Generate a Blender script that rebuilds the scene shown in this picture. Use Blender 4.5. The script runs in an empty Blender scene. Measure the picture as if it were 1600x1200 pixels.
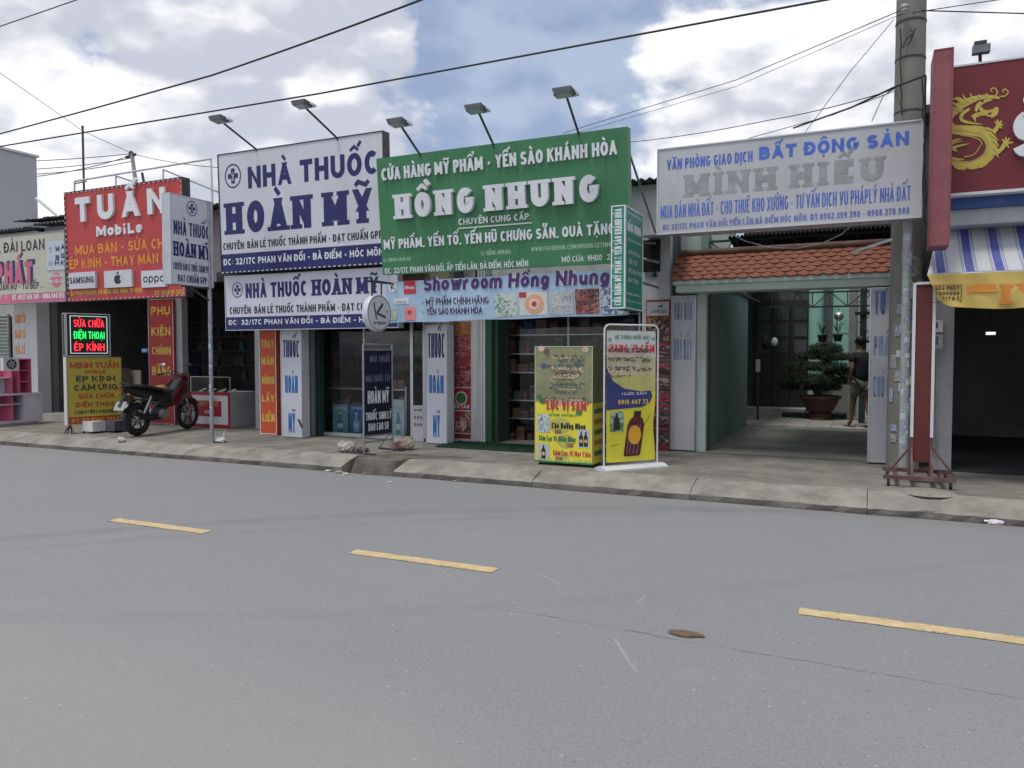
import bpy, bmesh, math, random, unicodedata
from mathutils import Vector, Matrix
R = math.radians
random.seed(7)
C = bpy.context.scene.collection
SC = bpy.context.scene

# ------------------------------------------------------------------ camera
EYE = 1.55; FPX = 1200.0
YAW = math.atan(560 / FPX); PITCH = math.atan(48 / FPX)
cd = bpy.data.cameras.new('camera'); cam = bpy.data.objects.new('camera', cd); C.objects.link(cam)
cd.sensor_width = 36; cd.lens = 27.0; cd.clip_end = 2000; cd.clip_start = 0.05
cam.location = (0, 0, EYE); cam.rotation_euler = (R(90) - PITCH, 0, YAW)
SC.camera = cam
SC.view_settings.view_transform = 'Standard'; SC.view_settings.look = 'None'
SC.view_settings.exposure = 0.27; SC.view_settings.gamma = 1.0
SC.view_settings.use_curve_mapping = False
SC.cycles.max_bounces = 8; SC.cycles.diffuse_bounces = 4

def ray(x, y):
    cy, sy, cp, sp = math.cos(YAW), math.sin(YAW), math.cos(PITCH), math.sin(PITCH)
    F = Vector((-sy*cp, cy*cp, -sp)); Rt = Vector((cy, sy, 0)); U = Vector((-sy*sp, cy*sp, cp))
    return F + Rt*((x-800)/FPX) + U*((600-y)/FPX)
def K(x, y=552): d = ray(x, y); return d.x/d.y
def at(x, y, Y): d = ray(x, y); t = Y/d.y; return Vector((t*d.x, Y, EYE + t*d.z))
def gz(x, y, z=.15): d = ray(x, y); t = (z-EYE)/d.z; return Vector((t*d.x, t*d.y, z))
def atX(x, y, X): d = ray(x, y); t = X/d.x; return Vector((X, t*d.y, EYE + t*d.z))

# ------------------------------------------------------------------ sky + sun
SUN_EL, SUN_AZ = 68, 205     # azimuth clockwise from +Y: the sun stands behind thin cloud, over the near side of the street
w = bpy.data.worlds.new('World'); SC.world = w; w.use_nodes = True
w.cycles.sampling_method = 'MANUAL'; w.cycles.sample_map_resolution = 256
nt = w.node_tree; nt.nodes.clear()
def N(nt, t, **kw):
    n = nt.nodes.new(t)
    for k, v in kw.items(): setattr(n, k, v)
    return n
def math_(nt, op, a, b=None, c=None):
    n = N(nt, 'ShaderNodeMath', operation=op)
    for i, v in enumerate((a, b, c)):
        if v is None: continue
        if isinstance(v, (int, float)): n.inputs[i].default_value = v
        else: nt.links.new(v, n.inputs[i])
    return n.outputs[0]
def vmath(nt, op, a, b):
    n = N(nt, 'ShaderNodeVectorMath', operation=op)
    for i, v in enumerate((a, b)):
        if isinstance(v, (tuple, Vector)): n.inputs[i].default_value = tuple(v)
        else: nt.links.new(v, n.inputs[i])
    return n
def smooth(nt, v, lo, hi, a=0.0, b=1.0):
    n = N(nt, 'ShaderNodeMapRange', interpolation_type='SMOOTHSTEP')
    nt.links.new(v, n.inputs[0])
    for i, q in enumerate((lo, hi, a, b)): n.inputs[i+1].default_value = q
    return n.outputs[0]
def mixc(nt, f, a, b, mode='MIX'):
    n = N(nt, 'ShaderNodeMix', data_type='RGBA', blend_type=mode)
    for i, v in ((0, f), (6, a), (7, b)):
        if isinstance(v, (int, float)): n.inputs[i].default_value = v
        elif isinstance(v, tuple): n.inputs[i].default_value = v if len(v) == 4 else v + (1,)
        else: nt.links.new(v, n.inputs[i])
    return n.outputs[2]
def noise(nt, vec, scale, detail=4, rough=.55, dist=0):
    n = N(nt, 'ShaderNodeTexNoise'); n.inputs['Scale'].default_value = scale; n.inputs['Detail'].default_value = detail
    n.inputs['Roughness'].default_value = rough; n.inputs['Distortion'].default_value = dist
    if vec is not None: nt.links.new(vec, n.inputs['Vector'])
    return n.outputs['Fac']
sky = N(nt, 'ShaderNodeTexSky', sky_type='NISHITA', sun_disc=False)
sky.sun_elevation = R(SUN_EL); sky.sun_rotation = R(SUN_AZ); sky.air_density = 1.0; sky.dust_density = 1.5
tc = N(nt, 'ShaderNodeTexCoord'); D = tc.outputs['Generated']
Ds = vmath(nt, 'MULTIPLY', D, (1, 1, 1.7)).outputs[0]
n1 = noise(nt, Ds, 3.4, 7, .58, .2)
n1b = noise(nt, vmath(nt, 'ADD', Ds, (-.02, -.01, .06)).outputs[0], 3.4, 5, .58, .2)
n2 = noise(nt, Ds, 1.1, 3, .5)
n3 = noise(nt, Ds, 7.5, 6, .55, .4)
def puffs(vec, scale):
    nz = N(nt, 'ShaderNodeTexNoise'); nz.inputs['Scale'].default_value = scale*1.2; nz.inputs['Detail'].default_value = 3; nt.links.new(vec, nz.inputs['Vector'])
    off_ = vmath(nt, 'SCALE', vmath(nt, 'SUBTRACT', nz.outputs['Color'], (.5, .5, .5)).outputs[0], (0, 0, 0)); off_.inputs['Scale'].default_value = .9/scale
    v = N(nt, 'ShaderNodeTexVoronoi', feature='F1'); v.inputs['Scale'].default_value = scale
    nt.links.new(vmath(nt, 'ADD', vec, off_.outputs[0]).outputs[0], v.inputs['Vector'])
    return math_(nt, 'SUBTRACT', 1.0, v.outputs['Distance'])
pf1 = puffs(Ds, 9); pf1b = puffs(vmath(nt, 'ADD', Ds, (-.012, -.006, .03)).outputs[0], 9)
pf2 = puffs(Ds, 22)
def blob(px, py, r0, r1):
    d = ray(px, py).normalized()
    return smooth(nt, vmath(nt, 'DOT_PRODUCT', D, d).outputs['Value'], math.cos(R(r1)), math.cos(R(r0)))
cov = math_(nt, 'ADD', n1, math_(nt, 'ADD', math_(nt, 'MULTIPLY', n3, .26), math_(nt, 'MULTIPLY', math_(nt, 'SUBTRACT', pf1, .5), .16)))
cov = math_(nt, 'ADD', cov, math_(nt, 'MULTIPLY', math_(nt, 'SUBTRACT', pf2, .6), .06))
for px, py, r0, r1, amt in ((905, 20, .5, 14, -.34), (770, 60, .5, 6, -.13), (1210, -20, .5, 5, -.16), (152, 98, .3, 3.0, -.10), (700, 20, .5, 14, -.09),
                            (1090, 140, 3, 10, .26), (330, 90, 6, 22, .16), (1480, 130, 4, 13, .12), (30, 200, 4, 16, .14), (1010, 60, .5, 4, .10), (800, 190, 2, 8, .16)):
    cov = math_(nt, 'ADD', cov, math_(nt, 'MULTIPLY', blob(px, py, r0, r1), amt))
cf = smooth(nt, cov, .555, .665)
# light and dark in the clouds
lit = math_(nt, 'ADD', math_(nt, 'MULTIPLY', math_(nt, 'SUBTRACT', n1, n1b), 2.6), math_(nt, 'MULTIPLY', math_(nt, 'SUBTRACT', pf1, pf1b), 1.5))
sh = math_(nt, 'ADD', math_(nt, 'MULTIPLY', math_(nt, 'SUBTRACT', n2, .5), -.9), lit)
sh = math_(nt, 'ADD', sh, math_(nt, 'MULTIPLY', math_(nt, 'SUBTRACT', n3, .5), .9))
for px, py, r0, r1, amt in ((330, 60, 5, 19, -.40), (560, 110, 3, 9, -.18), (1090, 110, 3, 12, .26), (60, 130, 1, 7, .30), (495, 130, .5, 4, .40), (730, 145, 1, 5, .26), (30, 290, 3, 13, .2)):
    sh = math_(nt, 'ADD', sh, math_(nt, 'MULTIPLY', blob(px, py, r0, r1), amt))
sh = smooth(nt, math_(nt, 'ADD', sh, .55), 0, 1)
ccol = mixc(nt, sh, (.49, .515, .60), (.92, .92, .93))
thin = mixc(nt, .50, (.24, .38, .68), ccol)          # high veil over the blue
bsky = N(nt, 'ShaderNodeBackground'); nt.links.new(sky.outputs[0], bsky.inputs[0]); bsky.inputs[1].default_value = .085
bveil = N(nt, 'ShaderNodeBackground'); nt.links.new(thin, bveil.inputs[0]); bveil.inputs[1].default_value = 1.0
mv = N(nt, 'ShaderNodeMixShader'); mv.inputs[0].default_value = .55
nt.links.new(bsky.outputs[0], mv.inputs[1]); nt.links.new(bveil.outputs[0], mv.inputs[2])
bcl = N(nt, 'ShaderNodeBackground'); nt.links.new(ccol, bcl.inputs[0]); bcl.inputs[1].default_value = 1.0
mx = N(nt, 'ShaderNodeMixShader'); nt.links.new(cf, mx.inputs[0]); nt.links.new(mv.outputs[0], mx.inputs[1]); nt.links.new(bcl.outputs[0], mx.inputs[2])
wo = N(nt, 'ShaderNodeOutputWorld'); nt.links.new(mx.outputs[0], wo.inputs[0])

sl = bpy.data.lights.new('sun', 'SUN'); sl.energy = 1.5; sl.angle = R(15); sl.color = (1, .97, .92)
so = bpy.data.objects.new('sun', sl); C.objects.link(so)
sd = Vector((math.sin(R(SUN_AZ))*math.cos(R(SUN_EL)), math.cos(R(SUN_AZ))*math.cos(R(SUN_EL)), math.sin(R(SUN_EL))))
so.rotation_euler = sd.to_track_quat('Z', 'Y').to_euler(); so.location = sd*30

# ------------------------------------------------------------------ materials
MC = {}
def mat(name, col, rough=.6, var=.12, scale=3.0, metal=0.0, bump=.0, bscale=60, stain=0.0, scol=(.16, .13, .10), streak=False, spec=.4, emit=None, alpha=None, trans=0, coat=0):
    if name in MC: return MC[name]
    m = bpy.data.materials.new(name); m.use_nodes = True; t = m.node_tree
    b = t.nodes['Principled BSDF']; tcx = N(t, 'ShaderNodeTexCoord'); o = tcx.outputs['Object']
    b.inputs['Roughness'].default_value = rough; b.inputs['Metallic'].default_value = metal
    b.inputs['Specular IOR Level'].default_value = spec
    if coat: b.inputs['Coat Weight'].default_value = coat; b.inputs['Coat Roughness'].default_value = .15
    base = col + (1,)
    c = None
    if var:
        f = smooth(t, noise(t, o, scale, 5, .6), .3, .7)
        c = mixc(t, f, tuple(max(0, x*(1-var)) for x in col), tuple(min(1, x*(1+var)) for x in col))
    if stain:
        v = o
        if streak: v = vmath(t, 'MULTIPLY', o, (1, 1, .12)).outputs[0]
        f2 = smooth(t, noise(t, v, 2.2 if not streak else 7, 6, .68), .52, .74, 0, stain)
        c = mixc(t, f2, c if c is not None else base, scol + (1,))
        r2 = smooth(t, noise(t, v, 5, 4), .3, .7, rough*.85, min(1, rough*1.2)); t.links.new(r2, b.inputs['Roughness'])
    if c is None: b.inputs['Base Color'].default_value = base
    else: t.links.new(c, b.inputs['Base Color'])
    if bump:
        bp = N(t, 'ShaderNodeBump'); bp.inputs['Strength'].default_value = bump; bp.inputs['Distance'].default_value = .01
        t.links.new(noise(t, o, bscale, 5, .6), bp.inputs['Height']); t.links.new(bp.outputs[0], b.inputs['Normal'])
    if emit:
        b.inputs['Emission Color'].default_value = emit[0] + (1,); b.inputs['Emission Strength'].default_value = emit[1]
    if trans: b.inputs['Transmission Weight'].default_value = trans; b.inputs['IOR'].default_value = 1.45
    if alpha is not None: b.inputs['Alpha'].default_value = alpha
    MC[name] = m; return m

def glass_mat():
    m = bpy.data.materials.new('window_glass'); m.use_nodes = True; t = m.node_tree; t.nodes.clear()
    tr = N(t, 'ShaderNodeBsdfTransparent'); tr.inputs[0].default_value = (.80, .84, .83, 1)
    gl = N(t, 'ShaderNodeBsdfGlossy'); gl.inputs['Roughness'].default_value = .03; gl.inputs[0].default_value = (.9, .9, .9, 1)
    fr = N(t, 'ShaderNodeFresnel'); fr.inputs[0].default_value = 1.45
    ms = N(t, 'ShaderNodeMixShader'); ou = N(t, 'ShaderNodeOutputMaterial')
    t.links.new(math_(t, 'MULTIPLY', fr.outputs[0], 1.0), ms.inputs[0]); t.links.new(tr.outputs[0], ms.inputs[1]); t.links.new(gl.outputs[0], ms.inputs[2]); t.links.new(ms.outputs[0], ou.inputs[0])
    return m
GLASS = glass_mat()

def picmat(name, cols, scale=14, stretch=(1, 1, 1), kind='v', rough=.5):
    """a printed picture too blurred to read: patches of a few ink colours"""
    if name in MC: return MC[name]
    m = bpy.data.materials.new(name); m.use_nodes = True; t = m.node_tree; b = t.nodes['Principled BSDF']
    o = vmath(t, 'MULTIPLY', N(t, 'ShaderNodeTexCoord').outputs['Object'], stretch).outputs[0]
    if kind == 'v':
        v = N(t, 'ShaderNodeTexVoronoi'); v.inputs['Scale'].default_value = scale
        nz = N(t, 'ShaderNodeTexNoise'); nz.inputs['Scale'].default_value = scale*.8; nz.inputs['Detail'].default_value = 5; t.links.new(o, nz.inputs[0])
        t.links.new(mixc(t, .35, o, nz.outputs['Color']), v.inputs['Vector']); f = v.outputs['Color']
        sp = N(t, 'ShaderNodeSeparateColor'); t.links.new(f, sp.inputs[0]); f = sp.outputs[0]
    else:
        f = smooth(t, noise(t, o, scale, 6, .65, 1.2), .3, .7)
    r = N(t, 'ShaderNodeValToRGB'); r.color_ramp.interpolation = 'CONSTANT' if kind == 'v' else 'LINEAR'
    el = r.color_ramp.elements
    while len(el) < len(cols): el.new(.5)
    for i, cc in enumerate(cols): el[i].position = i/len(cols); el[i].color = cc + (1,)
    t.links.new(f, r.inputs[0]); t.links.new(r.outputs[0], b.inputs['Base Color']); b.inputs['Roughness'].default_value = rough
    MC[name] = m; return m

# ------------------------------------------------------------------ object helpers
ORG = {}
def thing(name, label, cat, loc=(0, 0, 0), group=None, rz=0):
    o = bpy.data.objects.new(name, None); C.objects.link(o); o.location = loc; o.rotation_euler = (0, 0, rz)
    o.empty_display_size = .1
    o['label'] = label; o['category'] = cat
    if group: o['group'] = group
    ORG[o.name] = Vector(loc); return o
def tag(o, label, cat, group=None):
    o['label'] = label; o['category'] = cat
    if group: o['group'] = group
    return o
class MB:
    def __init__(s): s.v = []; s.f = []; s.m = []; s.cur = 0
    def face(s, pts):
        i = len(s.v); s.v += [tuple(p) for p in pts]; s.f.append(tuple(range(i, i+len(pts)))); s.m.append(s.cur); return s
    def grid(s, rows, close_u=False, close_v=False):
        n = len(rows[0]); i = len(s.v)
        for r in rows: s.v += [tuple(p) for p in r]
        nr = len(rows)
        for a in range(nr if close_v else nr-1):
            for b in range(n if close_u else n-1):
                a2 = (a+1) % nr; b2 = (b+1) % n
                s.f.append((i+a*n+b, i+a*n+b2, i+a2*n+b2, i+a2*n+b)); s.m.append(s.cur)
        return s
    def hexa(s, c):   # 8 corners: bottom 4 ccw, top 4 ccw
        i = len(s.v); s.v += [tuple(p) for p in c]
        for q in ((3, 2, 1, 0), (4, 5, 6, 7), (0, 1, 5, 4), (1, 2, 6, 5), (2, 3, 7, 6), (3, 0, 4, 7)):
            s.f.append(tuple(i+k for k in q)); s.m.append(s.cur)
        return s
    def box(s, a, b):
        x0, y0, z0 = (min(a[i], b[i]) for i in range(3)); x1, y1, z1 = (max(a[i], b[i]) for i in range(3))
        return s.hexa([(x0, y0, z0), (x1, y0, z0), (x1, y1, z0), (x0, y1, z0), (x0, y0, z1), (x1, y0, z1), (x1, y1, z1), (x0, y1, z1)])
    def bar(s, p, q, wx, wy=None):
        """rectangular bar from p to q"""
        p = Vector(p); q = Vector(q); wy = wy or wx; d = (q-p).normalized()
        up = Vector((0, 0, 1)) if abs(d.z) < .95 else Vector((0, 1, 0))
        a = d.cross(up).normalized()*wx/2; b = a.cross(d).normalized()*wy/2
        return s.hexa([p-a-b, p+a-b, p+a+b, p-a+b, q-a-b, q+a-b, q+a+b, q-a+b])
    def tube(s, path, r, seg=8, cap=True):
        path = [Vector(p) for p in path]; rows = []
        prev = None
        for i, p in enumerate(path):
            d = (path[min(i+1, len(path)-1)] - path[max(i-1, 0)]).normalized()
            if prev is None:
                up = Vector((0, 0, 1)) if abs(d.z) < .9 else Vector((1, 0, 0))
                a = d.cross(up).normalized()
            else:
                a = (prev - d*prev.dot(d)).normalized()
            prev = a; b = d.cross(a)
            rr = r[i] if isinstance(r, (list, tuple)) else r
            rows.append([p + (a*math.cos(2*math.pi*k/seg) + b*math.sin(2*math.pi*k/seg))*rr for k in range(seg)])
        s.grid(rows, close_u=True)
        if cap: s.face(list(reversed(rows[0]))); s.face(rows[-1])
        return s
    def lathe(s, prof, c=(0, 0, 0), seg=20, axis='z'):
        rows = []
        for (r, h) in prof:
            row = []
            for k in range(seg):
                a = 2*math.pi*k/seg
                p = (r*math.cos(a), r*math.sin(a), h)
                if axis == 'y': p = (p[0], h, p[1])
                if axis == 'x': p = (h, p[0], p[1])
                row.append((c[0]+p[0], c[1]+p[1], c[2]+p[2]))
            rows.append(row)
        return s.grid(rows, close_u=True)
    def ball(s, c, rx, ry, rz, seg=12, rings=8, jit=0):
        rows = []
        for i in range(rings+1):
            t = math.pi*i/rings - math.pi/2
            rows.append([(c[0]+rx*math.cos(t)*math.cos(2*math.pi*k/seg)*(1+random.uniform(-jit, jit)), c[1]+ry*math.cos(t)*math.sin(2*math.pi*k/seg)*(1+random.uniform(-jit, jit)), c[2]+rz*math.sin(t)*(1+random.uniform(-jit, jit)*.5)) for k in range(seg)])
        return s.grid(rows, close_u=True)
    def torus(s, c, Rr, r, axis='y', seg=28, sub=8):
        rows = []
        for i in range(seg):
            a = 2*math.pi*i/seg; row = []
            for k in range(sub):
                b = 2*math.pi*k/sub; rr = Rr + r*math.cos(b); h = r*math.sin(b)
                p = (rr*math.cos(a), rr*math.sin(a), h)
                if axis == 'y': p = (p[0], h, p[1])
                if axis == 'x': p = (h, p[0], p[1])
                row.append((c[0]+p[0], c[1]+p[1], c[2]+p[2]))
            rows.append(row)
        return s.grid(rows, close_u=True, close_v=True)
    def build(s, name, mats, parent=None, local=False, smooth=False, weld=True, bevel=0):
        me = bpy.data.meshes.new(name)
        off = ORG.get(parent.name, Vector()) if (parent and not local) else Vector()
        me.from_pydata([(v[0]-off.x, v[1]-off.y, v[2]-off.z) for v in s.v], [], s.f)
        for m in (mats if isinstance(mats, (list, tuple)) else [mats]): me.materials.append(m)
        me.polygons.foreach_set('material_index', s.m)
        if weld:
            bm = bmesh.new(); bm.from_mesh(me); bmesh.ops.remove_doubles(bm, verts=bm.verts, dist=1e-5)
            bmesh.ops.recalc_face_normals(bm, faces=bm.faces)
            if bevel: bmesh.ops.bevel(bm, geom=list(bm.edges), offset=bevel, segments=1, affect='EDGES')
            bm.to_mesh(me); bm.free()
        if smooth:
            me.polygons.foreach_set('use_smooth', [True]*len(me.polygons))
            me.set_sharp_from_angle(angle=R(40))
        me.update()
        o = bpy.data.objects.new(name, me); C.objects.link(o)
        if parent: o.parent = parent
        ORG[o.name] = off if parent else Vector()
        return o
def struct(o): o['kind'] = 'structure'; return o
def copy_tree(o, parent=None):
    c = o.copy(); C.objects.link(c); c.parent = parent
    ORG[c.name] = ORG.get(o.name, Vector())
    for ch in list(o.children): copy_tree(ch, c)
    return c

class Pl:
    """a sign plane: O origin, U to the reader's right, V up, N towards the reader"""
    def __init__(s, O, U, V): s.O = Vector(O); s.U = Vector(U).normalized(); s.V = Vector(V).normalized(); s.N = s.U.cross(s.V)
    def uv(s, px, py):
        d = ray(px, py); e = Vector((0, 0, EYE)); t = (s.O-e).dot(s.N)/d.dot(s.N); p = e+d*t-s.O
        return p.dot(s.U), p.dot(s.V)
    def p(s, u, v, n=0): return s.O + s.U*u + s.V*v + s.N*n
    def slab(s, mb, u0, u1, v0, v1, n0, n1):
        return mb.hexa([s.p(u0, v0, n1), s.p(u1, v0, n1), s.p(u1, v0, n0), s.p(u0, v0, n0), s.p(u0, v1, n1), s.p(u1, v1, n1), s.p(u1, v1, n0), s.p(u0, v1, n0)])
    def rect(s, TL, BR):
        u0, v1 = s.uv(*TL); u1, v0 = s.uv(*BR); return u0, u1, v0, v1
    curved = False
    def quad(s, mb, u0, u1, v0, v1, n=.002):
        if s.curved: return mb.grid([[s.p(u0+(u1-u0)*i/10, v0+(v1-v0)*j/4, n) for i in range(11)] for j in range(5)])
        return mb.face([s.p(u0, v0, n), s.p(u1, v0, n), s.p(u1, v1, n), s.p(u0, v1, n)])
    def disc(s, mb, u, v, ru, rv, n=.002, seg=28): return mb.face([s.p(u+ru*math.cos(2*math.pi*k/seg), v+rv*math.sin(2*math.pi*k/seg), n) for k in range(seg)])
    def ring(s, mb, u, v, r0, r1, n=.002, seg=28, k=1.0):
        return mb.grid([[s.p(u+r*math.cos(2*math.pi*i/seg), v+k*r*math.sin(2*math.pi*i/seg), n) for i in range(seg)] for r in (r0, r1)], close_u=True)
def PY(Y): return Pl((0, Y, 0), (1, 0, 0), (0, 0, 1))
def PX(X): return Pl((X, 0, 0), (0, 1, 0), (0, 0, 1))
def PT(px, py, Y, deg):
    """plane facing the street, leaning forward by deg, through the point seen at px, py at depth Y"""
    p = at(px, py, Y); return Pl((0, p.y, p.z), (1, 0, 0), (0, -math.sin(R(deg)), math.cos(R(deg))))
def P2(a, b):
    a = Vector(a); b = Vector(b); return Pl(a, (b-a), (0, 0, 1))

# ------------------------------------------------------------------ stroke lettering (Vietnamese capitals, digits, some lower case)
def arc(cx, cy, rx, ry, a0, a1, n=9):
    return [(cx+rx*math.cos(R(a0+(a1-a0)*i/n)), cy+ry*math.sin(R(a0+(a1-a0)*i/n))) for i in range(n+1)]
O_ = arc(.5, .5, .5, .5, 0, 360, 20)
G = {  # width, [polylines]; a polyline whose ends meet is closed
'A': (.7, [[(0, 0), (.5, 1), (1, 0)], [(.2, .28), (.8, .28)]]),
'B': (.64, [[(0, .53), (0, 1), (.55, 1)]+arc(.55, .765, .37, .235, 80, -80)+[(.55, .53), (0, .53)], [(0, 0), (0, .53), (.58, .53)]+arc(.58, .265, .42, .265, 80, -80)+[(.58, 0), (0, 0)]]),
'C': (.64, [arc(.55, .5, .5, .5, 48, 312, 16)]),
'D': (.66, [[(0, 0), (0, 1), (.45, 1)]+arc(.45, .5, .55, .5, 80, -80, 12)+[(.45, 0), (0, 0)]]),
'E': (.56, [[(1, 1), (0, 1), (0, 0), (1, 0)], [(0, .52), (.88, .52)]]),
'F': (.54, [[(1, 1), (0, 1), (0, 0)], [(0, .5), (.85, .5)]]),
'G': (.68, [arc(.52, .5, .5, .5, 46, 330, 16)+[(1, .45), (.58, .45)]]),
'H': (.66, [[(0, 0), (0, 1)], [(1, 0), (1, 1)], [(0, .52), (1, .52)]]),
'I': (.0, [[(.5, 0), (.5, 1)]]),
'J': (.45, [[(1, 1), (1, .35)]+arc(.5, .32, .5, .32, 0, -160)]),
'K': (.66, [[(0, 0), (0, 1)], [(1, 1), (.08, .45)], [(.35, .62), (1, 0)]]),
'L': (.52, [[(0, 1), (0, 0), (1, 0)]]),
'M': (.84, [[(0, 0), (0, 1), (.5, .2), (1, 1), (1, 0)]]),
'N': (.68, [[(0, 0), (0, 1), (1, 0), (1, 1)]]),
'O': (.68, [O_]),
'P': (.6, [[(0, 0), (0, 1), (.55, 1)]+arc(.55, .73, .42, .27, 80, -80)+[(.55, .46), (0, .46)]]),
'Q': (.7, [O_, [(.6, .25), (1.02, -.05)]]),
'R': (.64, [[(0, 0), (0, 1), (.55, 1)]+arc(.55, .74, .4, .26, 80, -80)+[(.55, .48), (0, .48)], [(.5, .48), (1, 0)]]),
'S': (.6, [arc(.5, .75, .46, .25, 25, 262, 11)+arc(.5, .25, .5, .25, 82, -158, 11)]),
'T': (.62, [[(0, 1), (1, 1)], [(.5, 1), (.5, 0)]]),
'U': (.66, [[(0, 1), (0, .38)]+arc(.5, .36, .5, .36, 188, 352, 12)+[(1, .38), (1, 1)]]),
'V': (.68, [[(0, 1), (.5, 0), (1, 1)]]),
'W': (.95, [[(0, 1), (.25, 0), (.5, .85), (.75, 0), (1, 1)]]),
'X': (.66, [[(0, 0), (1, 1)], [(0, 1), (1, 0)]]),
'Y': (.68, [[(0, 1), (.5, .48), (1, 1)], [(.5, .5), (.5, 0)]]),
'Z': (.6, [[(0, 1), (1, 1), (0, 0), (1, 0)]]),
'0': (.58, [O_]), '1': (.3, [[(0, .78), (.8, 1), (.8, 0)]]),
'2': (.56, [arc(.5, .7, .48, .3, 165, -20, 9)+[(0, 0), (1, 0)]]),
'3': (.56, [arc(.48, .76, .44, .24, 155, -80, 9)+arc(.48, .26, .52, .26, 80, -155, 9)]),
'4': (.6, [[(.75, 0), (.75, 1), (0, .28), (1, .28)]]),
'5': (.56, [[(.9, 1), (.1, 1), (.05, .55)]+arc(.48, .32, .5, .32, 120, -150, 10)]),
'6': (.58, [arc(.5, .3, .48, .3, 0, 360, 14), [(.02, .32), (.25, .82), (.8, 1)]]),
'7': (.54, [[(0, 1), (1, 1), (.35, 0)]]),
'8': (.58, [arc(.5, .76, .42, .24, -90, 270, 12), arc(.5, .26, .5, .26, 90, 450, 12)]),
'9': (.58, [arc(.5, .7, .48, .3, 0, 360, 14), [(.98, .68), (.75, .18), (.2, 0)]]),
'-': (.44, [[(0, .42), (1, .42)]]), '.': (.0, [[(.5, -.02), (.5, .06)]]), ',': (.0, [[(.5, .06), (.3, -.16)]]), ':': (.0, [[(.5, .1), (.5, .18)], [(.5, .62), (.5, .7)]]),
'/': (.4, [[(0, 0), (1, 1)]]), '&': (.68, [[(1, 0), (.2, .78)]+arc(.42, .82, .24, .18, 190, -10, 6)+[(.05, .3)]+arc(.4, .22, .38, .22, 170, 330, 6)+[(.95, .45)]]),
'(': (.2, [arc(1, .5, 1, .6, 130, 230, 6)]), ')': (.2, [arc(0, .5, 1, .6, -50, 50, 6)]), '"': (.25, [[(.1, 1), (.1, .75)], [(.9, 1), (.9, .75)]]),
'\u2022': (.12, [[(0, .45), (1, .45)]]), '!': (0, [[(.5, 1), (.5, .35)], [(.5, 0), (.5, .08)]]),
'a': (.5, [arc(.5, .35, .48, .35, 0, 360, 14), [(1, .7), (1, 0)]]),
'b': (.5, [arc(.5, .35, .5, .35, 0, 360, 14), [(0, 1), (0, 0)]]),
'c': (.46, [arc(.55, .35, .5, .35, 50, 310, 12)]),
'd': (.5, [arc(.5, .35, .5, .35, 0, 360, 14), [(1, 1), (1, 0)]]),
'e': (.5, [[(.04, .37), (.96, .37)]+arc(.5, .35, .47, .35, 10, 315, 14)]),
'g': (.5, [arc(.5, .35, .48, .35, 0, 360, 14), [(1, .7), (1, -.1)]+arc(.5, -.08, .5, .22, 0, -150, 7)]),
'h': (.5, [[(0, 0), (0, 1)], [(0, .4)]+arc(.5, .4, .5, .3, 170, 10, 8)+[(1, 0)]]),
'i': (.0, [[(.5, 0), (.5, .7)], [(.5, .9), (.5, 1)]]), 'l': (.0, [[(.5, 0), (.5, 1)]]),
'm': (.8, [[(0, 0), (0, .7)], [(0, .45)]+arc(.25, .45, .25, .25, 160, 20, 6)+[(.5, 0)], [(.5, .45)]+arc(.75, .45, .25, .25, 160, 20, 6)+[(1, 0)]]),
'n': (.5, [[(0, 0), (0, .7)], [(0, .4)]+arc(.5, .4, .5, .3, 170, 10, 8)+[(1, 0)]]),
'o': (.52, [arc(.5, .35, .5, .35, 0, 360, 16)]),
'p': (.5, [arc(.5, .35, .5, .35, 0, 360, 14), [(0, .7), (0, -.3)]]),
'r': (.42, [[(0, 0), (0, .7)], [(0, .36)]+arc(.8, .36, .8, .32, 150, 80, 6)]),
's': (.44, [arc(.5, .525, .46, .175, 25, 262, 9)+arc(.5, .175, .5, .175, 82, -158, 9)]),
't': (.34, [[(.4, .95), (.4, .12), (.95, .02)], [(0, .68), (1, .68)]]),
'u': (.5, [[(0, .7), (0, .28)]+arc(.5, .28, .5, .28, 185, 350, 8)+[(1, .28)], [(1, .7), (1, 0)]]),
'v': (.5, [[(0, .7), (.5, 0), (1, .7)]]), 'w': (.72, [[(0, .7), (.25, 0), (.5, .6), (.75, 0), (1, .7)]]), 'x': (.5, [[(0, 0), (1, .7)], [(0, .7), (1, 0)]]), 'y': (.5, [[(0, .7), (.5, 0)], [(1, .7), (.35, -.3)]]), 'k': (.5, [[(0, 0), (0, 1)], [(.95, .7), (.05, .3)], [(.35, .45), (1, 0)]]),
}
G['K'] = (.66, [[(0, 0), (0, 1)], [(1, 1), (.05, .42), (.06, .42)], [(.35, .6), (1, 0)]])
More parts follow.
